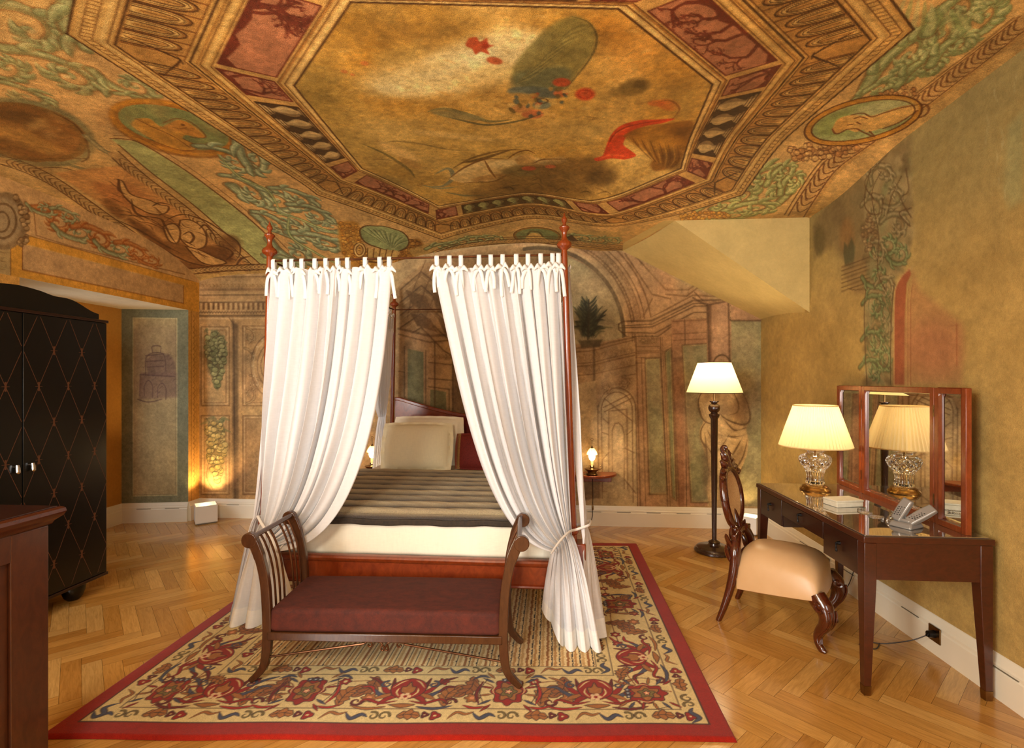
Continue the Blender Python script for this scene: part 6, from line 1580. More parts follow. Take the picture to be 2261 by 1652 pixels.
# ------------------------------------------------------------------ bench at the foot of the bed
rz = math.radians(2.2)
bench = empty('bench', (-.815, 2.62, RUGZ+.006), 'low dark wood bench with scrolled ends and rust red velvet seat', 'bench', rz)
def side_frame(sx, sy):
    """one S-shaped end upright: scroll on top, splayed foot"""
    y = sy*.205
    path = [(sx*.665, y, .0), (sx*.635, y, .025), (sx*.600, y, .07), (sx*.585, y, .14), (sx*.580, y, .24), (sx*.583, y, .36), (sx*.592, y, .48), (sx*.612, y, .58), (sx*.640, y, .66), (sx*.664, y, .705)]
    P_ = crom(path, 6); m = len(P_)
    ws = [.026+.018*min(1, max(0, i/m-.0)*3) for i in range(m)]
    ws = [w if i/m < .8 else w*1.12 for i, w in enumerate(ws)]
    b = MB(); b.bar(P_, [.030]*m, ws, (sx,0,.15))
    # scroll
    b.tube([(sx*.668, y-.017, .690), (sx*.668, y+.017, .690)], .038, 24)
    return b.build('end_upright', M['bench_wood'], bench, bevel=.004)
for sx in (-1, 1):
    for sy in (-1, 1): side_frame(sx, sy)
    b = MB(); b.tube([(sx*.655, -.20, .705), (sx*.655, .20, .705)], .0125, 14, flat=1); b.build('top_rail', M['bench_wood'], bench)
    for k in range(6):
        y = -.155+.31*(k if k < 3 else k)/5
        y = [-.14,-.095,-.05,.05,.095,.14][k]
        pts = crom([(sx*.655, y, .703), (sx*.628, y, .655), (sx*.598, y, .57), (sx*.580, y, .46), (sx*.572, y, .34), (sx*.570, y, .26)], 6)
        MB().tube(pts, .0055, 8).build('spindle', M['bronze'], bench)
b = MB(); b.box((-.575,-.225,.205), (.575,-.195,.245)); b.box((-.575,.195,.205), (.575,.225,.245)); b.box((-.585,-.21,.205), (-.56,.21,.245)); b.box((.56,-.21,.205), (.585,.21,.245))
b.build('seat_frame', M['bench_wood'], bench, bevel=.004)
sl = rounded_slab((-.574,-.222,.244), (.574,.222,.358), .022, wob=.002, seed=8, n=8)
sl.v = [(x*(1-.012*max(0,(z-.25)/.14)), y*(1-.02*max(0,(z-.25)/.14)), z+(.012*(1-(x/.576)**2)*(1-(y/.224)**2) if z > .33 else 0)) for x, y, z in sl.v]
sl.build('seat_cushion', M['velvet'], bench, ang=60)
for sy in (-1, 1):
    b = MB()
    for sx in (-1, 1):
        b.tube([(sx*.578, sy*.205, .115), (sx*.10, sy*.205, .190)], .0055, 8)
        b.tube(crom([(sx*.10, sy*.205, .190), (sx*.085, sy*.205, .200), (sx*.068, sy*.205, .198), (sx*.062, sy*.205, .184), (sx*.074, sy*.205, .176), (sx*.082, sy*.205, .186)], 5), .0045, 8)
        b.tube(crom([(sx*.082, sy*.205, .200), (sx*.05, sy*.205, .202), (sx*.018, sy*.205, .196), (sx*.006, sy*.205, .178), (-sx*.008, sy*.205, .158), (-sx*.018, sy*.205, .166), (-sx*.014, sy*.205, .184), (-sx*.008, sy*.205, .19)], 5), .0045, 8)
    b.build('stretcher', M['bronze'], bench)

# ------------------------------------------------------------------ dressing table
desk = empty('dressing_table', (1.775, 3.15, 0), 'mahogany dressing table with glass top and tapered legs against the right wall', 'table')
dx0, dx1, dy0, dy1, dz = 1.487, 2.060, 2.525, 3.775, .757
def dbox(lo, hi): return MB().box(lo, hi)
b = MB(); b.box((dx0-.006,dy0-.006,dz-.028), (dx1+.004,dy1+.006,dz)); b.build('top', M['desk_wood'], desk, world=True, bevel=.0025)
b = MB(); b.box((dx0+.008,dy0+.01,dz), (dx1-.01,dy1-.01,dz+.005)); b.build('glass_top', M['desk_glass'], desk, world=True, bevel=.0015)
zb = .553
for cx in (0, 1):
    for cy in (0, 1):
        x = (dx0, dx0+.055) if cx == 0 else (dx1-.055, dx1); y = (dy0, dy0+.055) if cy == 0 else (dy1-.055, dy1)
        ix = (x[0], x[0]+.032) if cx == 0 else (x[1]-.032, x[1]); iy = (y[0]+.002, y[0]+.034) if cy == 0 else (y[1]-.034, y[1]-.002)
        b = MB(); b.box((x[0], y[0], zb-.02), (x[1], y[1], dz-.030)); b.frustum((ix[0], iy[0], ix[1], iy[1], .045), (x[0], y[0], x[1], y[1], zb-.02))
        lg = b.build('leg', M['desk_wood'], desk, world=True, bevel=.002)
        b = MB(); b.frustum((ix[0]+.001, iy[0]+.001, ix[1]-.001, iy[1]-.001, 0), (ix[0]-.0008, iy[0]-.0008, ix[1]+.0008, iy[1]+.0008, .046))
        f = b.build('foot_cap', M['old_brass'], lg, sm=False); f.location = Vector((0,0,0))-desk.location
b = MB(); b.box((dx0+.055,dy0+.004,zb), (dx1-.055,dy0+.024,dz-.030)); b.build('side_panel', M['desk_wood'], desk, world=True)
b = MB(); b.box((dx0+.055,dy1-.024,zb), (dx1-.055,dy1-.004,dz-.030)); b.build('side_panel', M['desk_wood'], desk, world=True)
b = MB(); b.box((dx1-.024,dy0+.055,zb), (dx1-.006,dy1-.055,dz-.030)); b.build('back_panel', M['desk_wood'], desk, world=True)
b = MB(); b.box((dx0+.012,dy0+.055,zb), (dx0+.30,2.905,dz-.032)); b.box((dx0+.012,3.39,zb), (dx0+.30,dy1-.055,dz-.032)); b.box((dx0+.012,2.90,.625), (dx0+.30,3.40,dz-.032)); b.build('drawer_case', M['drawer_wood'], desk, world=True)
for y0, y1, z0 in ((dy0+.058, 2.892, .556), (2.898, 3.392, .630), (3.398, dy1-.058, .556)):
    b = MB(); b.box((dx0+.002, y0, z0), (dx0+.016, y1, dz-.033)); dr = b.build('drawer', M['drawer_wood'], desk, world=True, bevel=.0015)
    yc = (y0+y1)/2; zc = (z0+dz-.033)/2+.02; b = MB()
    b.tube([(dx0+.004, yc, zc), (dx0-.012, yc, zc)], [.011,.008], 14); b.tube([(dx0-.010, yc, zc+.002), (dx0-.018, yc, zc+.0), (dx0-.016, yc, zc-.006)], .006, 10)
    b.tube(crom([(dx0-.014, yc, zc), (dx0-.016, yc, zc-.015), (dx0-.015, yc, zc-.03), (dx0-.014, yc, zc-.045)], 4), [.003]*5+[.004]*4+[.006]*3+[.0035], 10)
    h = b.build('handle', M['black_metal'], dr); h.location = Vector((0,0,0))-desk.location

# ------------------------------------------------------------------ triptych mirror leaning above the desk
DZ = dz+.0052
mA, mB = Vector((2.048, 3.800, 0)), Vector((1.966, 2.560, 0))
dm = (mB-mA).normalized(); nm = Vector((-dm.y, dm.x, 0))
if nm.x > 0: nm = -nm
mir = empty('mirror', (2.01, 3.18, DZ), 'three panel red brown framed mirror standing on the dressing table', 'mirror')
Lm = (mB-mA).length; H_ = .700
def mp_(a, d, z): return tuple(mA+dm*a+nm*d+Vector((0,0,DZ+z)))
for a0, a1 in ((0, .325), (.328, 1.018), (1.021, Lm)):
    b = MB(); fw = .030
    def bx(a, c, z0, z1, d0=-.026, d1=0):
        vs = [mp_(a,d0,z0), mp_(c,d0,z0), mp_(c,d1,z0), mp_(a,d1,z0), mp_(a,d0,z1), mp_(c,d0,z1), mp_(c,d1,z1), mp_(a,d1,z1)]
        b.add(vs, [(0,3,2,1),(4,5,6,7),(0,1,5,4),(1,2,6,5),(2,3,7,6),(3,0,4,7)])
    bx(a0, a0+fw, 0, H_); bx(a1-fw, a1, 0, H_); bx(a0+fw, a1-fw, 0, fw); bx(a0+fw, a1-fw, H_-fw, H_)
    bx(a0+fw*.5, a1-fw*.5, fw*.5, H_-fw*.5, -.026, -.020)
    pn = b.build('frame', M['mirror_wood'], mir, world=True, bevel=.0025)
    b = MB(); g = .020; a_, c_, z0, z1 = a0+fw, a1-fw, fw, H_-fw
    o4 = [mp_(a_,-.0185,z0), mp_(c_,-.0185,z0), mp_(c_,-.0185,z1), mp_(a_,-.0185,z1)]
    i4 = [mp_(a_+g,-.0150,z0+g), mp_(c_-g,-.0150,z0+g), mp_(c_-g,-.0150,z1-g), mp_(a_+g,-.0150,z1-g)]
    b.add(o4+i4, [(4,5,6,7),(0,1,5,4),(1,2,6,5),(2,3,7,6),(3,0,4,7)])
    gl = b.build('mirror_glass', M['mirror'], pn, sm=False); gl.location = Vector((0,0,0))-mir.location
for a in (.3265, 1.0195):
    for z in (.12, .58):
        b = MB(); vs = [mp_(a-.004,.0005,z-.03), mp_(a+.004,.0005,z-.03), mp_(a+.004,.0025,z-.03), mp_(a-.004,.0025,z-.03)]
        vs += [tuple(Vector(p)+Vector((0,0,.06))) for p in vs]
        b.add(vs, [(0,3,2,1),(4,5,6,7),(0,1,5,4),(1,2,6,5),(2,3,7,6),(3,0,4,7)]); b.build('hinge', M['old_brass'], mir, world=True, sm=False)

# ------------------------------------------------------------------ table lamp of cut crystal
tl = empty('table_lamp', (1.774, 3.55, DZ), 'cut crystal table lamp with pleated cream shade on the dressing table', 'lamp')
b = MB(); b.lathe([(.090,0),(.092,.006),(.088,.014),(.080,.020),(.076,.030),(.062,.036),(.050,.040)], n=48); b.build('base', M['brass'], tl)
def cut(a, z):
    if .135 < z < .235:
        p = 14*a; q = (z-.135)/.10*5.2
        return 1-.07*(1-min(1,abs(math.sin(p/2+q*1.2))*2.2))-.07*(1-min(1,abs(math.sin(p/2-q*1.2))*2.2))
    if z <= .135: return 1-.07*abs(math.sin(a*7))
    return 1
prof = [(.050,.040),(.056,.046),(.056,.056),(.052,.070),(.050,.095),(.055,.120),(.066,.145),(.082,.165),(.095,.190),(.098,.210),(.092,.226),(.074,.240),(.052,.250),(.046,.256),(.050,.262),(.064,.268),(.066,.276),(.058,.284),(.046,.290),(.040,.296)]
P_ = crom(prof, 5)
b = MB(); b.lathe(P_, n=168, flute=cut); 
inner = [(max(r-.008, .004), z) for r, z in P_]
b.build('crystal_body', M['crystal'], tl, ang=12)
b = MB(); b.lathe([(.030,.290),(.034,.296),(.030,.304),(.014,.310),(.009,.330),(.009,.40)], n=24); b.lathe([(.004,.04),(.004,.29)], n=8); b.build('stem', M['brass'], tl)
def pleated(name, r0, z0, r1, z1, n, amp, mat, parent):
    b = MB(); G = []; m = 6
    for i in range(m+1):
        f = i/m; r = r0+(r1-r0)*f; z = z0+(z1-z0)*f; A = amp*(.6+.4*(1-f))
        G.append([((r+A*(1 if k % 2 else -1))*math.cos(2*PI*k/(2*n)), (r+A*(1 if k % 2 else -1))*math.sin(2*PI*k/(2*n)), z) for k in range(2*n)])
    b.grid(G, closed=True); return b.build(name, mat, parent, sm=False)
sh = pleated('lamp_shade', .218, .296, .130, .570, 62, .0036, M['shade_pleat'], tl)
for r, z in ((.219,.297), (.131,.569)):
    b = MB(); b.tube([(r*math.cos(2*PI*k/60), r*math.sin(2*PI*k/60), z) for k in range(61)], .0035, 8, cap=False)
    b.build('shade_trim', M['shade_plain'], sh)
b = MB(); b.ball((0,0,.44), (.028,.028,.036)); b.build('bulb', M['bulb'], tl)
point('lamp_light', (1.774, 3.55, DZ+.44), 12, (1.0, .78, .48), .04)

# ------------------------------------------------------------------ small things on the dressing table
bk = empty('box', (1.725, 3.135, DZ), 'slim cream white box lying on the glass table top', 'box', math.radians(12))
MB().box((-.085,-.055,0), (.085,.055,.028)).build('body', M['paper'], bk, bevel=.003)
MB().box((-.087,-.057,.0285), (.087,.057,.040)).build('lid', M['paper'], bk, bevel=.003)
o = empty('notebook', (-2.03, YB-.17, .556), 'small cream notebook lying on the left wall shelf', 'notebook', math.radians(8))
MB().box((-.05,-.035,0), (.05,.035,.008)).build('pages', M['paper'], o, bevel=.001); MB().box((-.051,-.036,.0082), (.051,.036,.0105)).build('cover', M['white_box'], o, bevel=.0008)
r_ = random.Random(4)
nk = empty('necklace', (1.70, 2.93, DZ), 'clear bead necklace lying on the glass table top', 'necklace')
pts = crom([(.10,.12,.006),(.055,.10,.006),(.03,.05,.006),(.06,.0,.006),(.03,-.04,.006),(.075,-.07,.006),(.05,-.11,.006)], 9)
b = MB()
for i, p in enumerate(pts): b.ball((p[0]+r_.uniform(-.003,.003), p[1], .0055), .0052 if i % 3 else .0065, 8, 6)
b.build('bead_string', M['crystal'], nk)
ph_c = Vector((1.79, 2.70, DZ))
phn = empty('telephone', ph_c, 'grey cordless telephone set in its dark cradle', 'telephone', math.radians(-62))
b = MB(); b.frustum((-.055,-.06,.055,.06,0), (-.045,-.045,.045,.045,.028)); b.box((-.04,-.04,.026), (.04,-.01,.045)); b.build('cradle', M['plastic_grey'], phn, bevel=.008)
def handset(x, tilt, lean):
    b = MB(); n = 12; pts = []
    for i in range(n+1):
        f = i/n; pts.append((x+lean*f, -.03+.045*f*tilt, .030+.125*f*(1-.22*tilt)))
    b.bar(pts, [.046+.004*math.sin(PI*i/n) for i in range(n+1)], [.024+.008*math.sin(PI*i/n) for i in range(n+1)], (0,-1,.5))
    o = b.build('handset', M['plastic_grey'], phn, bevel=.006)
    b = MB()
    for r in range(5):
        for c in range(3):
            f = .22+.09*r; p = Vector((x+lean*f, -.03+.045*f*tilt, .030+.125*f*(1-.22*tilt))); u = Vector((0,-.9,.44)).normalized()
            q = p+u*.0155+Vector(((c-1)*.0125,0,0)); b.ball(tuple(q), (.0042,.002,.003), 8, 5)
    b.build('keypad', M['plastic_dark'], o)
handset(-.030, .6, .045); handset(.026, 1.6, .075)

# ------------------------------------------------------------------ floor lamp
flp = empty('floor_lamp', (1.43, 4.557, 0), 'tall floor lamp with fluted dark wood column and cream cone shade', 'lamp')
b = MB(); b.lathe([(.162,0),(.168,.008),(.166,.022),(.158,.030),(.150,.034),(.146,.042),(.120,.050),(.060,.056),(.050,.062),(.046,.078),(.050,.086),(.044,.092),(.030,.098),(.022,.105)], n=56); b.build('base', M['walnut'], flp)
b = MB(); b.lathe([(.019,.10),(.030,1.16),(.042,1.185),(.044,1.192)], n=96, flute=lambda a, z: 1-.07*abs(math.sin(a*8))**.6 if z < 1.17 else 1)
b.lathe([(.040,1.190),(.046,1.196),(.044,1.203),(.028,1.212),(.026,1.218),(.036,1.224),(.047,1.240),(.050,1.258),(.046,1.276),(.034,1.290),(.024,1.298),(.026,1.304),(.038,1.310),(.038,1.318),(.02,1.322)], n=40); b.build('column', M['walnut'], flp)
b = MB(); b.lathe([(.008,1.32),(.008,1.50)], n=14); b.build('stem', M['old_brass'], flp)
b = MB(); b.lathe([(.232,1.392),(.137,1.655)], n=72); b.f = [f for f in b.f if len(f) == 4]; sh = b.build('lamp_shade', M['shade_plain'], flp)
for r, z in ((.2325,1.3925), (.1375,1.6545)):
    b = MB(); b.tube([(r*math.cos(2*PI*k/60), r*math.sin(2*PI*k/60), z) for k in range(61)], .003, 8, cap=False)
    b.build('shade_trim', M['drawer_wood'], sh)
b = MB(); b.ball((0,0,1.53), (.030,.030,.040)); b.build('bulb', M['bulb'], flp)
point('lamp_light', (1.43, 4.557, 1.53), 21, (1.0, .78, .48), .05)

# ------------------------------------------------------------------ bedside shelves and lamps
def shelf(x, label):
    s = empty('bedside_shelf', (x, YB-.13, .555), label, 'shelf', 0, None)
    pol = [(-.25, .13)]+[(.25*math.cos(PI+PI*i/36), .10-.24*math.sin(PI*i/36)) for i in range(37)]+[(.25, .13)]
    MB().prism(pol, -.024, 0, 'z').build('board', M['mahogany'], s, bevel=.005)
    b = MB(); b.box((-.20,.10,-.10), (.20,.13,-.024)); b.build('bracket', M['mahogany'], s, bevel=.004)
    return s
shelf(.425, 'rounded red brown wall shelf right of the bed'); shelf(-1.90, 'rounded red brown wall shelf left of the bed')
def bed_lamp(x, y, label, energy):
    o = empty('bedside_lamp', (x, y, .556), label, 'lamp', 0, None)
    b = MB(); b.lathe([(.050,0),(.056,.006),(.052,.014),(.040,.020),(.046,.030),(.060,.040),(.072,.052),(.074,.058),(.060,.060),(.034,.056),(.024,.064),(.020,.078),(.026,.084),(.018,.092)], n=40)
    b.tube(crom([(.055,0,.05),(.085,0,.055),(.10,0,.075),(.088,0,.09),(.078,0,.078)], 5), .0045, 8); b.build('base', M['old_brass'], o)
    b = MB(); b.lathe([(.014,.085),(.014,.15)], n=20); b.build('candle_tube', M['shade_plain'], o)
    b = MB(); b.lathe([(.014,.14),(.026,.15),(.034,.175),(.032,.20),(.020,.225),(.012,.235)], n=32); b.build('bulb', M['glow'], o)
    b = MB(); G = []
    for i in range(7):
        f = i/6; r = .052-.034*f**1.6; z = .200+.065*f; G.append([((r*(1+.06*math.sin(12*2*PI*k/96)))*math.cos(2*PI*k/96), (r*(1+.06*math.sin(12*2*PI*k/96)))*math.sin(2*PI*k/96), z) for k in range(96)])
    b.grid(G, closed=True); b.build('glass_shade', M['shade_plain'], o)
    b = MB(); b.lathe([(.016,.263),(.008,.275),(.004,.29),(.004,.34)], n=16)
    b.tube([(.012*math.cos(2*PI*k/16), 0, .352+.012*math.sin(2*PI*k/16)) for k in range(17)], .0025, 6, cap=False); b.build('hanging_ring', M['old_brass'], o)
    point('lamp_light', (x, y-.02, .556+.19), energy, (1.0, .66, .32), .04)
    return o
bed_lamp(.415, YB-.165, 'small brass oil style lamp glowing on the right wall shelf', 7)
bed_lamp(-1.845, YB-.165, 'small brass oil style lamp glowing on the left wall shelf', 7)
o = MB().tube(crom([(.43, YB-.04, .53), (.435, YB-.035, .35), (.432, YB-.035, .17), (.425, YB-.04, .08), (.38, YB-.06, .02), (.30, YB-.09, .006)], 6), .003, 6).build('cord', M['cable']); tag(o, 'thin dark lamp cord hanging below the right wall shelf', 'cord')
b = MB(); b.lathe([(.003,-.028),(.009,-.018),(.010,.0),(.008,.018),(.003,.028)], (.433, YB-.036, .19), 12); b.build('switch', M['old_brass'], o)

# ------------------------------------------------------------------ carved chair
cr = math.atan2(-.57, .82)-PI/2
ch = empty('carved_chair', (1.43, 3.235, 0), 'carved mahogany chair with caned oval back and cream seat at the dressing table', 'chair', cr)
# seat: deep domed cushion
N = 34; b = MB()
def seat_pt(u, v, top):
    w = .235+.03*v; x = u*w*(1-.04*v*v); y = v*.245*(1-.10*u*u)
    e = (1-abs(u)**4)**.4*(1-abs(v)**5)**.35
    ztop = .285+(.178+.026*math.cos(u*1.3)*math.cos(v*1.2)-.004*v)*e
    zbot = .268-.060*(1-v)/2
    return (x, y, ztop if top else zbot+(.015*(1-e)))
G = [[seat_pt(-1+2*i/N, -1+2*j/N, True) for i in range(N+1)] for j in range(N+1)]
b.grid(G); G2_ = [[seat_pt(-1+2*i/N, -1+2*j/N, False) for i in range(N+1)] for j in range(N+1)]
b.grid(G2_)
def border(G): return [G[0][i] for i in range(N)]+[G[j][N] for j in range(N)]+[G[N][i] for i in range(N, 0, -1)]+[G[j][0] for j in range(N, 0, -1)]
b.grid([border(G), border(G2_)], closed=True)
b.build('seat', M['cream_leather'], ch, ang=50)
# front cabriole legs
for sx in (-1, 1):
    d = Vector((sx*.45, .89, 0)).normalized(); o0 = Vector((sx*.215, .215, 0))
    path = [(-.015,.30),(.005,.275),(.035,.245),(.048,.20),(.036,.15),(.010,.11),(-.006,.075),(-.002,.04),(.022,.014),(.045,.006)]
    rr = [.052,.054,.050,.042,.034,.027,.021,.019,.021,.012]
    pts = crom([(*(o0+d*a).xy, z) for a, z in path], 6); rs = [q[0] for q in crom([(r,) for r in rr], 6)]
    b = MB(); b.tube(pts, rs, 18, flat=.85, up=(d.x, d.y, 0)); 
    sdv = Vector((-d.y, d.x, 0))
    for k in (-1, 1):      # volute and leaf ribs of the knee
        c0 = o0+d*.03+sdv*(k*.046)+Vector((0,0,.262))
        sp = [tuple(c0+(d*math.cos(a)+Vector((0,0,1))*math.sin(a))*(.006+.0042*a)) for a in [i*.4 for i in range(15)]]
        b.tube(sp, [.004+.0005*i for i in range(15)], 8)
    for k in (-.5, 0, .5):
        q = [tuple(Vector((*(o0+d*(a+r*.93)).xy, z))+sdv*(k*r*1.1)) for (a, z), r in list(zip(path, rr))[2:8]]
        b.tube(crom(q, 5), .006, 8)
    b.build('front_leg', M['carved'], ch)
for sx in (-1, 1):
    pts = crom([(sx*.205,-.325,.0), (sx*.200,-.290,.10), (sx*.190,-.258,.22), (sx*.178,-.238,.34), (sx*.165,-.236,.44), (sx*.120,-.245,.50), (sx*.075,-.252,.535)], 6)
    m = len(pts); b = MB(); b.tube(pts, [.015+.013*min(1, i/(m*.5)) for i in range(m)], 12, flat=1.15)
    b.build('rear_leg', M['carved'], ch)
    b = MB()     # acanthus carving rising from the seat to the oval
    for k, (a0, z0, L_, bend) in enumerate(((.165,.45,.10,.05), (.15,.40,.12,.02), (.12,.47,.10,-.03), (.175,.36,.12,.04))):
        q = [(sx*(a0+bend*f*f), -.248-.012*math.sin(PI*f)-.03*f, z0+L_*f) for f in [i/8 for i in range(9)]]
        b.tube(q, [.020*(1-f)**.7*(.4+f)+.004 for f in [i/8 for i in range(9)]], 8)
    sp = [(sx*(.085+(.010+.0065*a)*math.cos(a)), -.258, .545+(.010+.0065*a)*math.sin(a)) for a in [i*.4 for i in range(14)]]
    b.tube(sp, [.007+.0008*i for i in range(14)], 8); b.build('acanthus_carving', M['carved'], ch)
def back_pt(x, z, d=0): return (x, -.245-.16*(z-.5)+d-.02*math.cos(x*5), z)
OC, ORX, ORZ = .745, .165, .185
ov = [(ORX*math.cos(2*PI*k/48), OC+ORZ*math.sin(2*PI*k/48)) for k in range(49)]
b = MB(); b.tube([back_pt(x, z) for x, z in ov], .021, 12, flat=1.2, cap=False); b.tube([back_pt(x*.91, OC+(z-OC)*.91, .012) for x, z in ov], .007, 8, cap=False)
b.build('back_frame', M['carved'], ch)
b = MB(); G = []
for i in range(1, 13):
    f = i/12*.93; G.append([back_pt(ORX*f*math.cos(2*PI*k/48), OC+ORZ*f*math.sin(2*PI*k/48)) for k in range(48)])
b.grid(G, closed=True); b.add(G[0], [tuple(range(48))])
o = b.build('cane_panel', M['cane'], ch); sd = o.modifiers.new('solid', 'SOLIDIFY'); sd.thickness = .006
b = MB()   # splat rising inside the oval
b.tube([back_pt(0, .55+.12*f) for f in [i/8 for i in range(9)]], [.030*(1-f)**.6+.006 for f in [i/8 for i in range(9)]], 12)
for sx in (-1, 1):
    sp = [back_pt(sx*(.030+(.006+.004*a)*math.cos(a)), .60+(.006+.004*a)*math.sin(a)) for a in [i*.4 for i in range(13)]]; b.tube(sp, .006, 8)
b.build('splat', M['carved'], ch)
b = MB()   # crest
for sx in (-1, 1):
    for (x0, z0, x1, z1, r) in ((.02,.93,.105,.985,.020), (.01,.95,.07,1.03,.018), (.06,.92,.15,.925,.018), (.13,.87,.185,.90,.014), (.0,.96,.035,1.055,.016)):
        q = [back_pt(sx*(x0+(x1-x0)*f+.02*math.sin(PI*f)), z0+(z1-z0)*f, .01*math.sin(PI*f)) for f in [i/8 for i in range(9)]]
        b.tube(q, [r*(.5+.7*math.sin(PI*min(.95, f+.1))) for f in [i/8 for i in range(9)]], 8)
    sp = [back_pt(sx*(.085+(.006+.0045*a)*math.cos(a)), .955+(.006+.0045*a)*math.sin(a), .008) for a in [i*.4 for i in range(13)]]; b.tube(sp, [.006+.0006*i for i in range(13)], 8)
sp = [(0, back_pt(0, 1.05)[1]+(.004+.0038*a)*math.cos(a)+.01, 1.050+(.004+.0038*a)*math.sin(a)) for a in [i*.4 for i in range(14)]]
b.tube(sp, [.010+.0010*i for i in range(14)], 10); b.tube([back_pt(0, z) for z in (.93, .97, 1.01, 1.05)], [.034,.030,.022,.018], 12)
b.build('crest', M['carved'], ch)
b = MB(); b.bar([(-.17,-.238,.36), (.17,-.238,.36)], .03, .09, (0,0,1)); b.bar([(-.17,-.245,.52), (0,-.25,.545), (.17,-.245,.52)], .03, .04, (0,0,1)); b.build('rear_rail', M['carved'], ch, bevel=.006)

# ------------------------------------------------------------------ wardrobe
wd = empty('wardrobe', (-3.50, 2.82, 0), 'black lacquered wardrobe with inlaid diamond lattice and scalloped crown', 'wardrobe')
wx_, wy0, wy1, wb, wt = -3.17, 2.235, 3.40, .13, 1.915
b = MB(); b.box((-3.82, wy0, wb), (wx_-.022, wy1, wt)); b.build('carcass', M['black_lacquer'], wd, world=True, bevel=.004)
n = 60; top = []
for i in range(n+1):
    f = i/n; a = abs(f-.5)*2
    z = 2.075-.095*(a**1.5)+.012*math.cos(a*PI*3.2)*(a > .25)*min(1, (a-.25)*4)
    top.append((wy0+.035+(wy1-wy0-.07)*f, z))
b = MB(); b.prism([(wy0+.035, wt)]+top+[(wy1-.035, wt)], -3.80, wx_-.03, 'x'); b.build('crown', M['black_lacquer'], wd, world=True, sm=False)
b = MB(); b.box((-3.825, wy0-.008, wt-.006), (wx_+.006, wy1+.008, wt+.014)); b.build('cornice', M['lacquer_edge'], wd, world=True, bevel=.004)
b = MB(); b.box((-3.825, wy0-.006, wb-.02), (wx_+.004, wy1+.006, wb)); b.build('plinth', M['lacquer_edge'], wd, world=True, bevel=.003)
yc = (wy0+wy1)/2
for y0, y1 in ((wy0+.004, yc-.003), (yc+.003, wy1-.004)):
    b = MB(); b.box((wx_-.022, y0, wb+.004), (wx_, y1, wt-.008)); dr = b.build('door', M['black_lacquer'], wd, world=True, bevel=.0025)
    inl = MB(); sy_, sz_ = .0965, .228; z00 = 1.69; X = wx_+.0006
    def strip(p, q, w, z_=0):
        p = Vector((X+z_, *p)); q = Vector((X+z_, *q)); d = (q-p).normalized(); nn = Vector((0, -d.z, d.y))*w/2
        inl.add([tuple(p-nn), tuple(q-nn), tuple(q+nn), tuple(p+nn), tuple(p-nn-Vector((.0006,0,0))), tuple(q-nn-Vector((.0006,0,0))), tuple(q+nn-Vector((.0006,0,0))), tuple(p+nn-Vector((.0006,0,0)))],
                [(0,1,2,3),(4,7,6,5),(0,4,5,1),(1,5,6,2),(2,6,7,3),(3,7,4,0)])
    zlo, zhi = wb+.02, wt-.02
    for i in range(-7, 8):
        for j in range(-8, 4):
            if (i+j) % 2: 
                continue
            ya, za = yc+sy_*i+ (0), z00+sz_*j
            for dj in (1, -1):
                yb2, zb2 = ya+sy_, za+sz_*dj
                p, q = [ya, za], [yb2, zb2]       # clip to the door
                t0, t1 = 0, 1
                for (a, d_, lo, hi) in ((ya, sy_, y0+.004, y1-.004), (za, sz_*dj, zlo, zhi)):
                    ta, tb = (lo-a)/d_, (hi-a)/d_
                    if ta > tb: ta, tb = tb, ta
                    t0, t1 = max(t0, ta), min(t1, tb)
                if t1-t0 > .02: strip((ya+sy_*t0, za+sz_*dj*t0), (ya+sy_*t1, za+sz_*dj*t1), .0028)
            if y0+.012 < ya < y1-.012 and zlo+.03 < za < zhi-.03:
                strip((ya-.022, za), (ya+.022, za), .003, .0003)
                strip((ya, za-.028), (ya, za+.028), .011, .0002)
    inl.build('inlay', M['inlay'], dr, sm=False).location = Vector((0,0,0))-wd.location
    s_ = 1 if y0 < yc-.1 else -1
    ky = yc-.045 if s_ == 1 else yc+.045
    b = MB(); b.tube([(wx_, ky, .985), (wx_+.018, ky, .985)], .008, 12); b.tube([(wx_+.016, ky, .996), (wx_+.018, ky, .98), (wx_+.020, ky, .955)], [.009,.012,.013], 14); b.ball((wx_+.020, ky, .955), .013, 14, 10)
    b.build('knob', M['chrome'], dr).location = Vector((0,0,0))-wd.location
for y in (wy0+.17, wy1-.17):
    for x in (-3.72, wx_-.09):
        b = MB(); b.lathe([(.035,0),(.052,.02),(.066,.06),(.070,.095),(.066,.111)], (x, y, 0), 24); b.build('foot', M['black_lacquer'], wd, world=True)

# ------------------------------------------------------------------ chest in the near left corner
cs = empty('chest_of_drawers', (-2.05, 1.25, 0), 'red brown wooden cabinet with moulded dark top in the near left corner', 'cabinet')
cx, cy1, ct = -1.775, 1.655, 1.05
b = MB(); b.box((-2.30, .85, .06), (cx, cy1, ct-.035)); b.box((-2.28,.87,0), (cx-.02,cy1-.02,.06)); b.build('carcass', M['chest_wood'], cs, world=True, bevel=.003)
prof = [(0,-.060),(.012,-.058),(.016,-.048),(.024,-.040),(.034,-.032),(.040,-.018),(.038,-.006),(.030,0)]
b = MB(); vs = []; 
loop = lambda o_, z: [(-2.30-o_, .85-o_, ct+z), (cx+o_, .85-o_, ct+z), (cx+o_, cy1+o_, ct+z), (-2.30-o_, cy1+o_, ct+z)]
b.grid([loop(o_, z) for o_, z in prof], closed=True); b.add(loop(.030, 0), [(0,1,2,3)]); b.add(loop(0, -.060), [(3,2,1,0)])
b.build('top', M['chest_edge'], cs, world=True, ang=30)
MB().box((-2.325,.825,ct), (cx+.022,cy1+.022,ct+.003)).build('top_inlay', M['drawer_wood'], cs, world=True, bevel=.001)
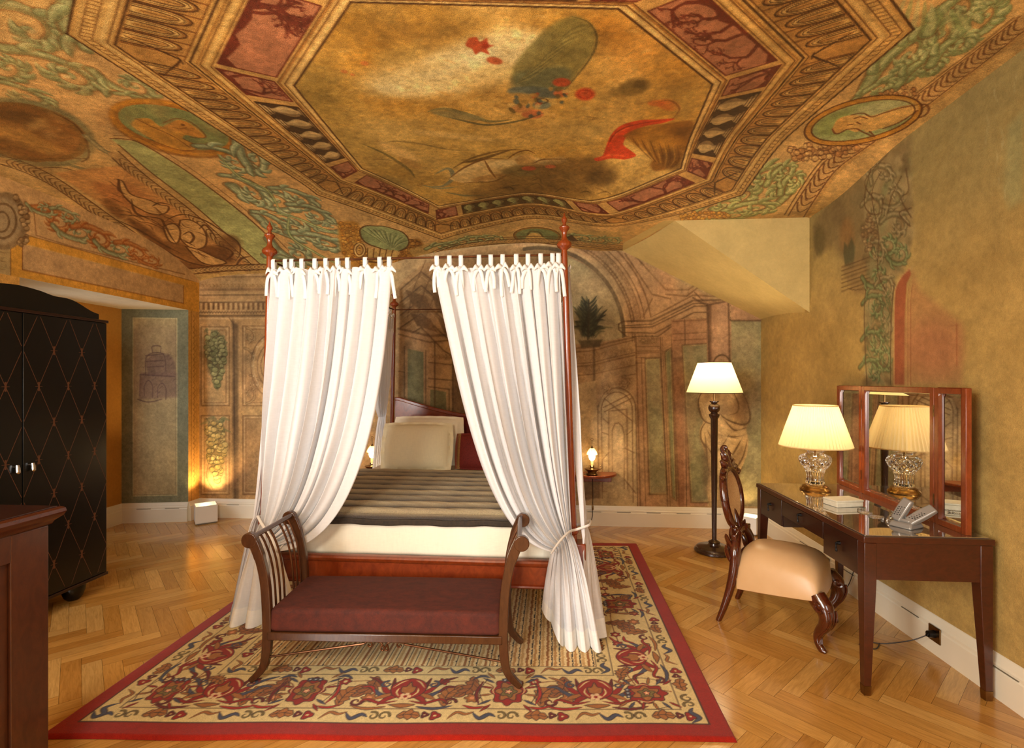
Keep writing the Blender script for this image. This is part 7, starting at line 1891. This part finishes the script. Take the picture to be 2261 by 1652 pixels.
b = MB(); b.box((cx,.85,ct-.36), (cx+.012,.93,ct-.062)); 
b = MB()
for lo, hi in (((cx, .85, .08), (cx+.012, .94, ct-.06)), ((cx, cy1-.125, .08), (cx+.012, cy1, ct-.06)), ((cx, .94, ct-.15), (cx+.012, cy1-.125, ct-.06)), ((cx, .94, .08), (cx+.012, cy1-.125, .17))): b.box(lo, hi)
b.build('panel_frame', M['chest_wood'], cs, world=True, bevel=.003)

# ------------------------------------------------------------------ floor uplights in the corners
def uplight(x, y, rot, s, h, label, energy):
    o = empty('floor_uplight', (x, y, 0), label, 'lamp', rot)
    b = MB(); w = s/2; t_ = .006
    for lo, hi in (((-w,-w,.012),(w,-w+t_,h)), ((-w,w-t_,.012),(w,w,h)), ((-w,-w+t_,.012),(-w+t_,w-t_,h)), ((w-t_,-w+t_,.012),(w,w-t_,h)), ((-w,-w,.012),(w,w,.018))): b.box(lo, hi)
    b.build('housing', M['white_box'], o, sm=False)
    MB().box((-w+.012,-w+.012,0), (w-.012,w-.012,.012)).build('foot', M['slot'], o, sm=False)
    b = MB(); b.box((-w+t_,-w+t_,h-.030), (w-t_,w*.1,h-.024)); b.build('lid', M['white_box'], o, sm=False)
    b = MB(); b.ball((0,w*.45,h-.05), (.02,.02,.014)); b.build('bulb', M['bulb'], o)
    a = bpy.data.lights.new('uplight_beam', 'SPOT'); a.energy = energy; a.color = (1.0,.66,.30); a.spot_size = math.radians(105); a.spot_blend = .6; a.shadow_soft_size = .02
    lo = bpy.data.objects.new('uplight_beam', a); COL.objects.link(lo); c, s_ = math.cos(rot), math.sin(rot)
    lo.location = (x-s_*w*.5, y+c*w*.5, h-.012); lo.rotation_euler = (PI, 0, 0)
uplight(-3.64, 5.10, math.radians(40), .20, .19, 'white square floor uplight in the left back corner', 30)
uplight(1.96, 5.14, math.radians(-40), .16, .17, 'white square floor uplight in the right back corner behind the chair', 6)

# ------------------------------------------------------------------ sockets and cords by the right wall
def socket(y, label):
    s = empty('wall_socket', (XR-.026, y, .115), label, 'socket')
    MB().box((-.008,-.042,-.042), (0,.042,.042)).build('plate', M['old_brass'], s, bevel=.003)
    b = MB(); b.tube([(-.007,0,0), (-.040,0,0)], [.02,.017], 18); b.tube([(-.036,0,0), (-.050,-.005,-.008)], [.010,.006], 10); b.build('plug', M['black_metal'], s)
socket(4.02, 'brass wall socket with a black plug under the far end of the dressing table')
socket(2.93, 'brass wall socket with a black plug behind the near table leg')
def cord(pts, label):
    o = MB().tube(crom(pts, 7), .003, 6).build('cord', M['cable']); tag(o, label, 'cord')
xs_ = XR-.076
cord([(xs_,4.015,.105),(xs_-.03,4.03,.06),(xs_-.06,4.02,.012),(xs_-.10,3.95,.006),(xs_-.05,3.90,.006),(xs_-.02,3.98,.006),(xs_-.09,4.04,.008),(xs_-.13,3.96,.012),(xs_-.06,3.90,.012),(xs_-.16,3.93,.006),(1.75,4.25,.006),(1.60,4.50,.006)], 'dark looped cord lying below the far wall socket')
cord([(xs_,2.93,.105),(xs_-.06,2.96,.06),(xs_-.16,3.02,.008),(1.80,3.04,.006),(1.74,3.0,.006),(1.80,2.96,.006),(1.86,3.02,.008)], 'dark cord looping on the floor by the near wall socket')
cord([(2.075,3.56,.75),(2.07,3.57,.5),(2.06,3.60,.25),(2.05,3.68,.06),(2.0,3.72,.008)], 'thin cord hanging behind the dressing table')
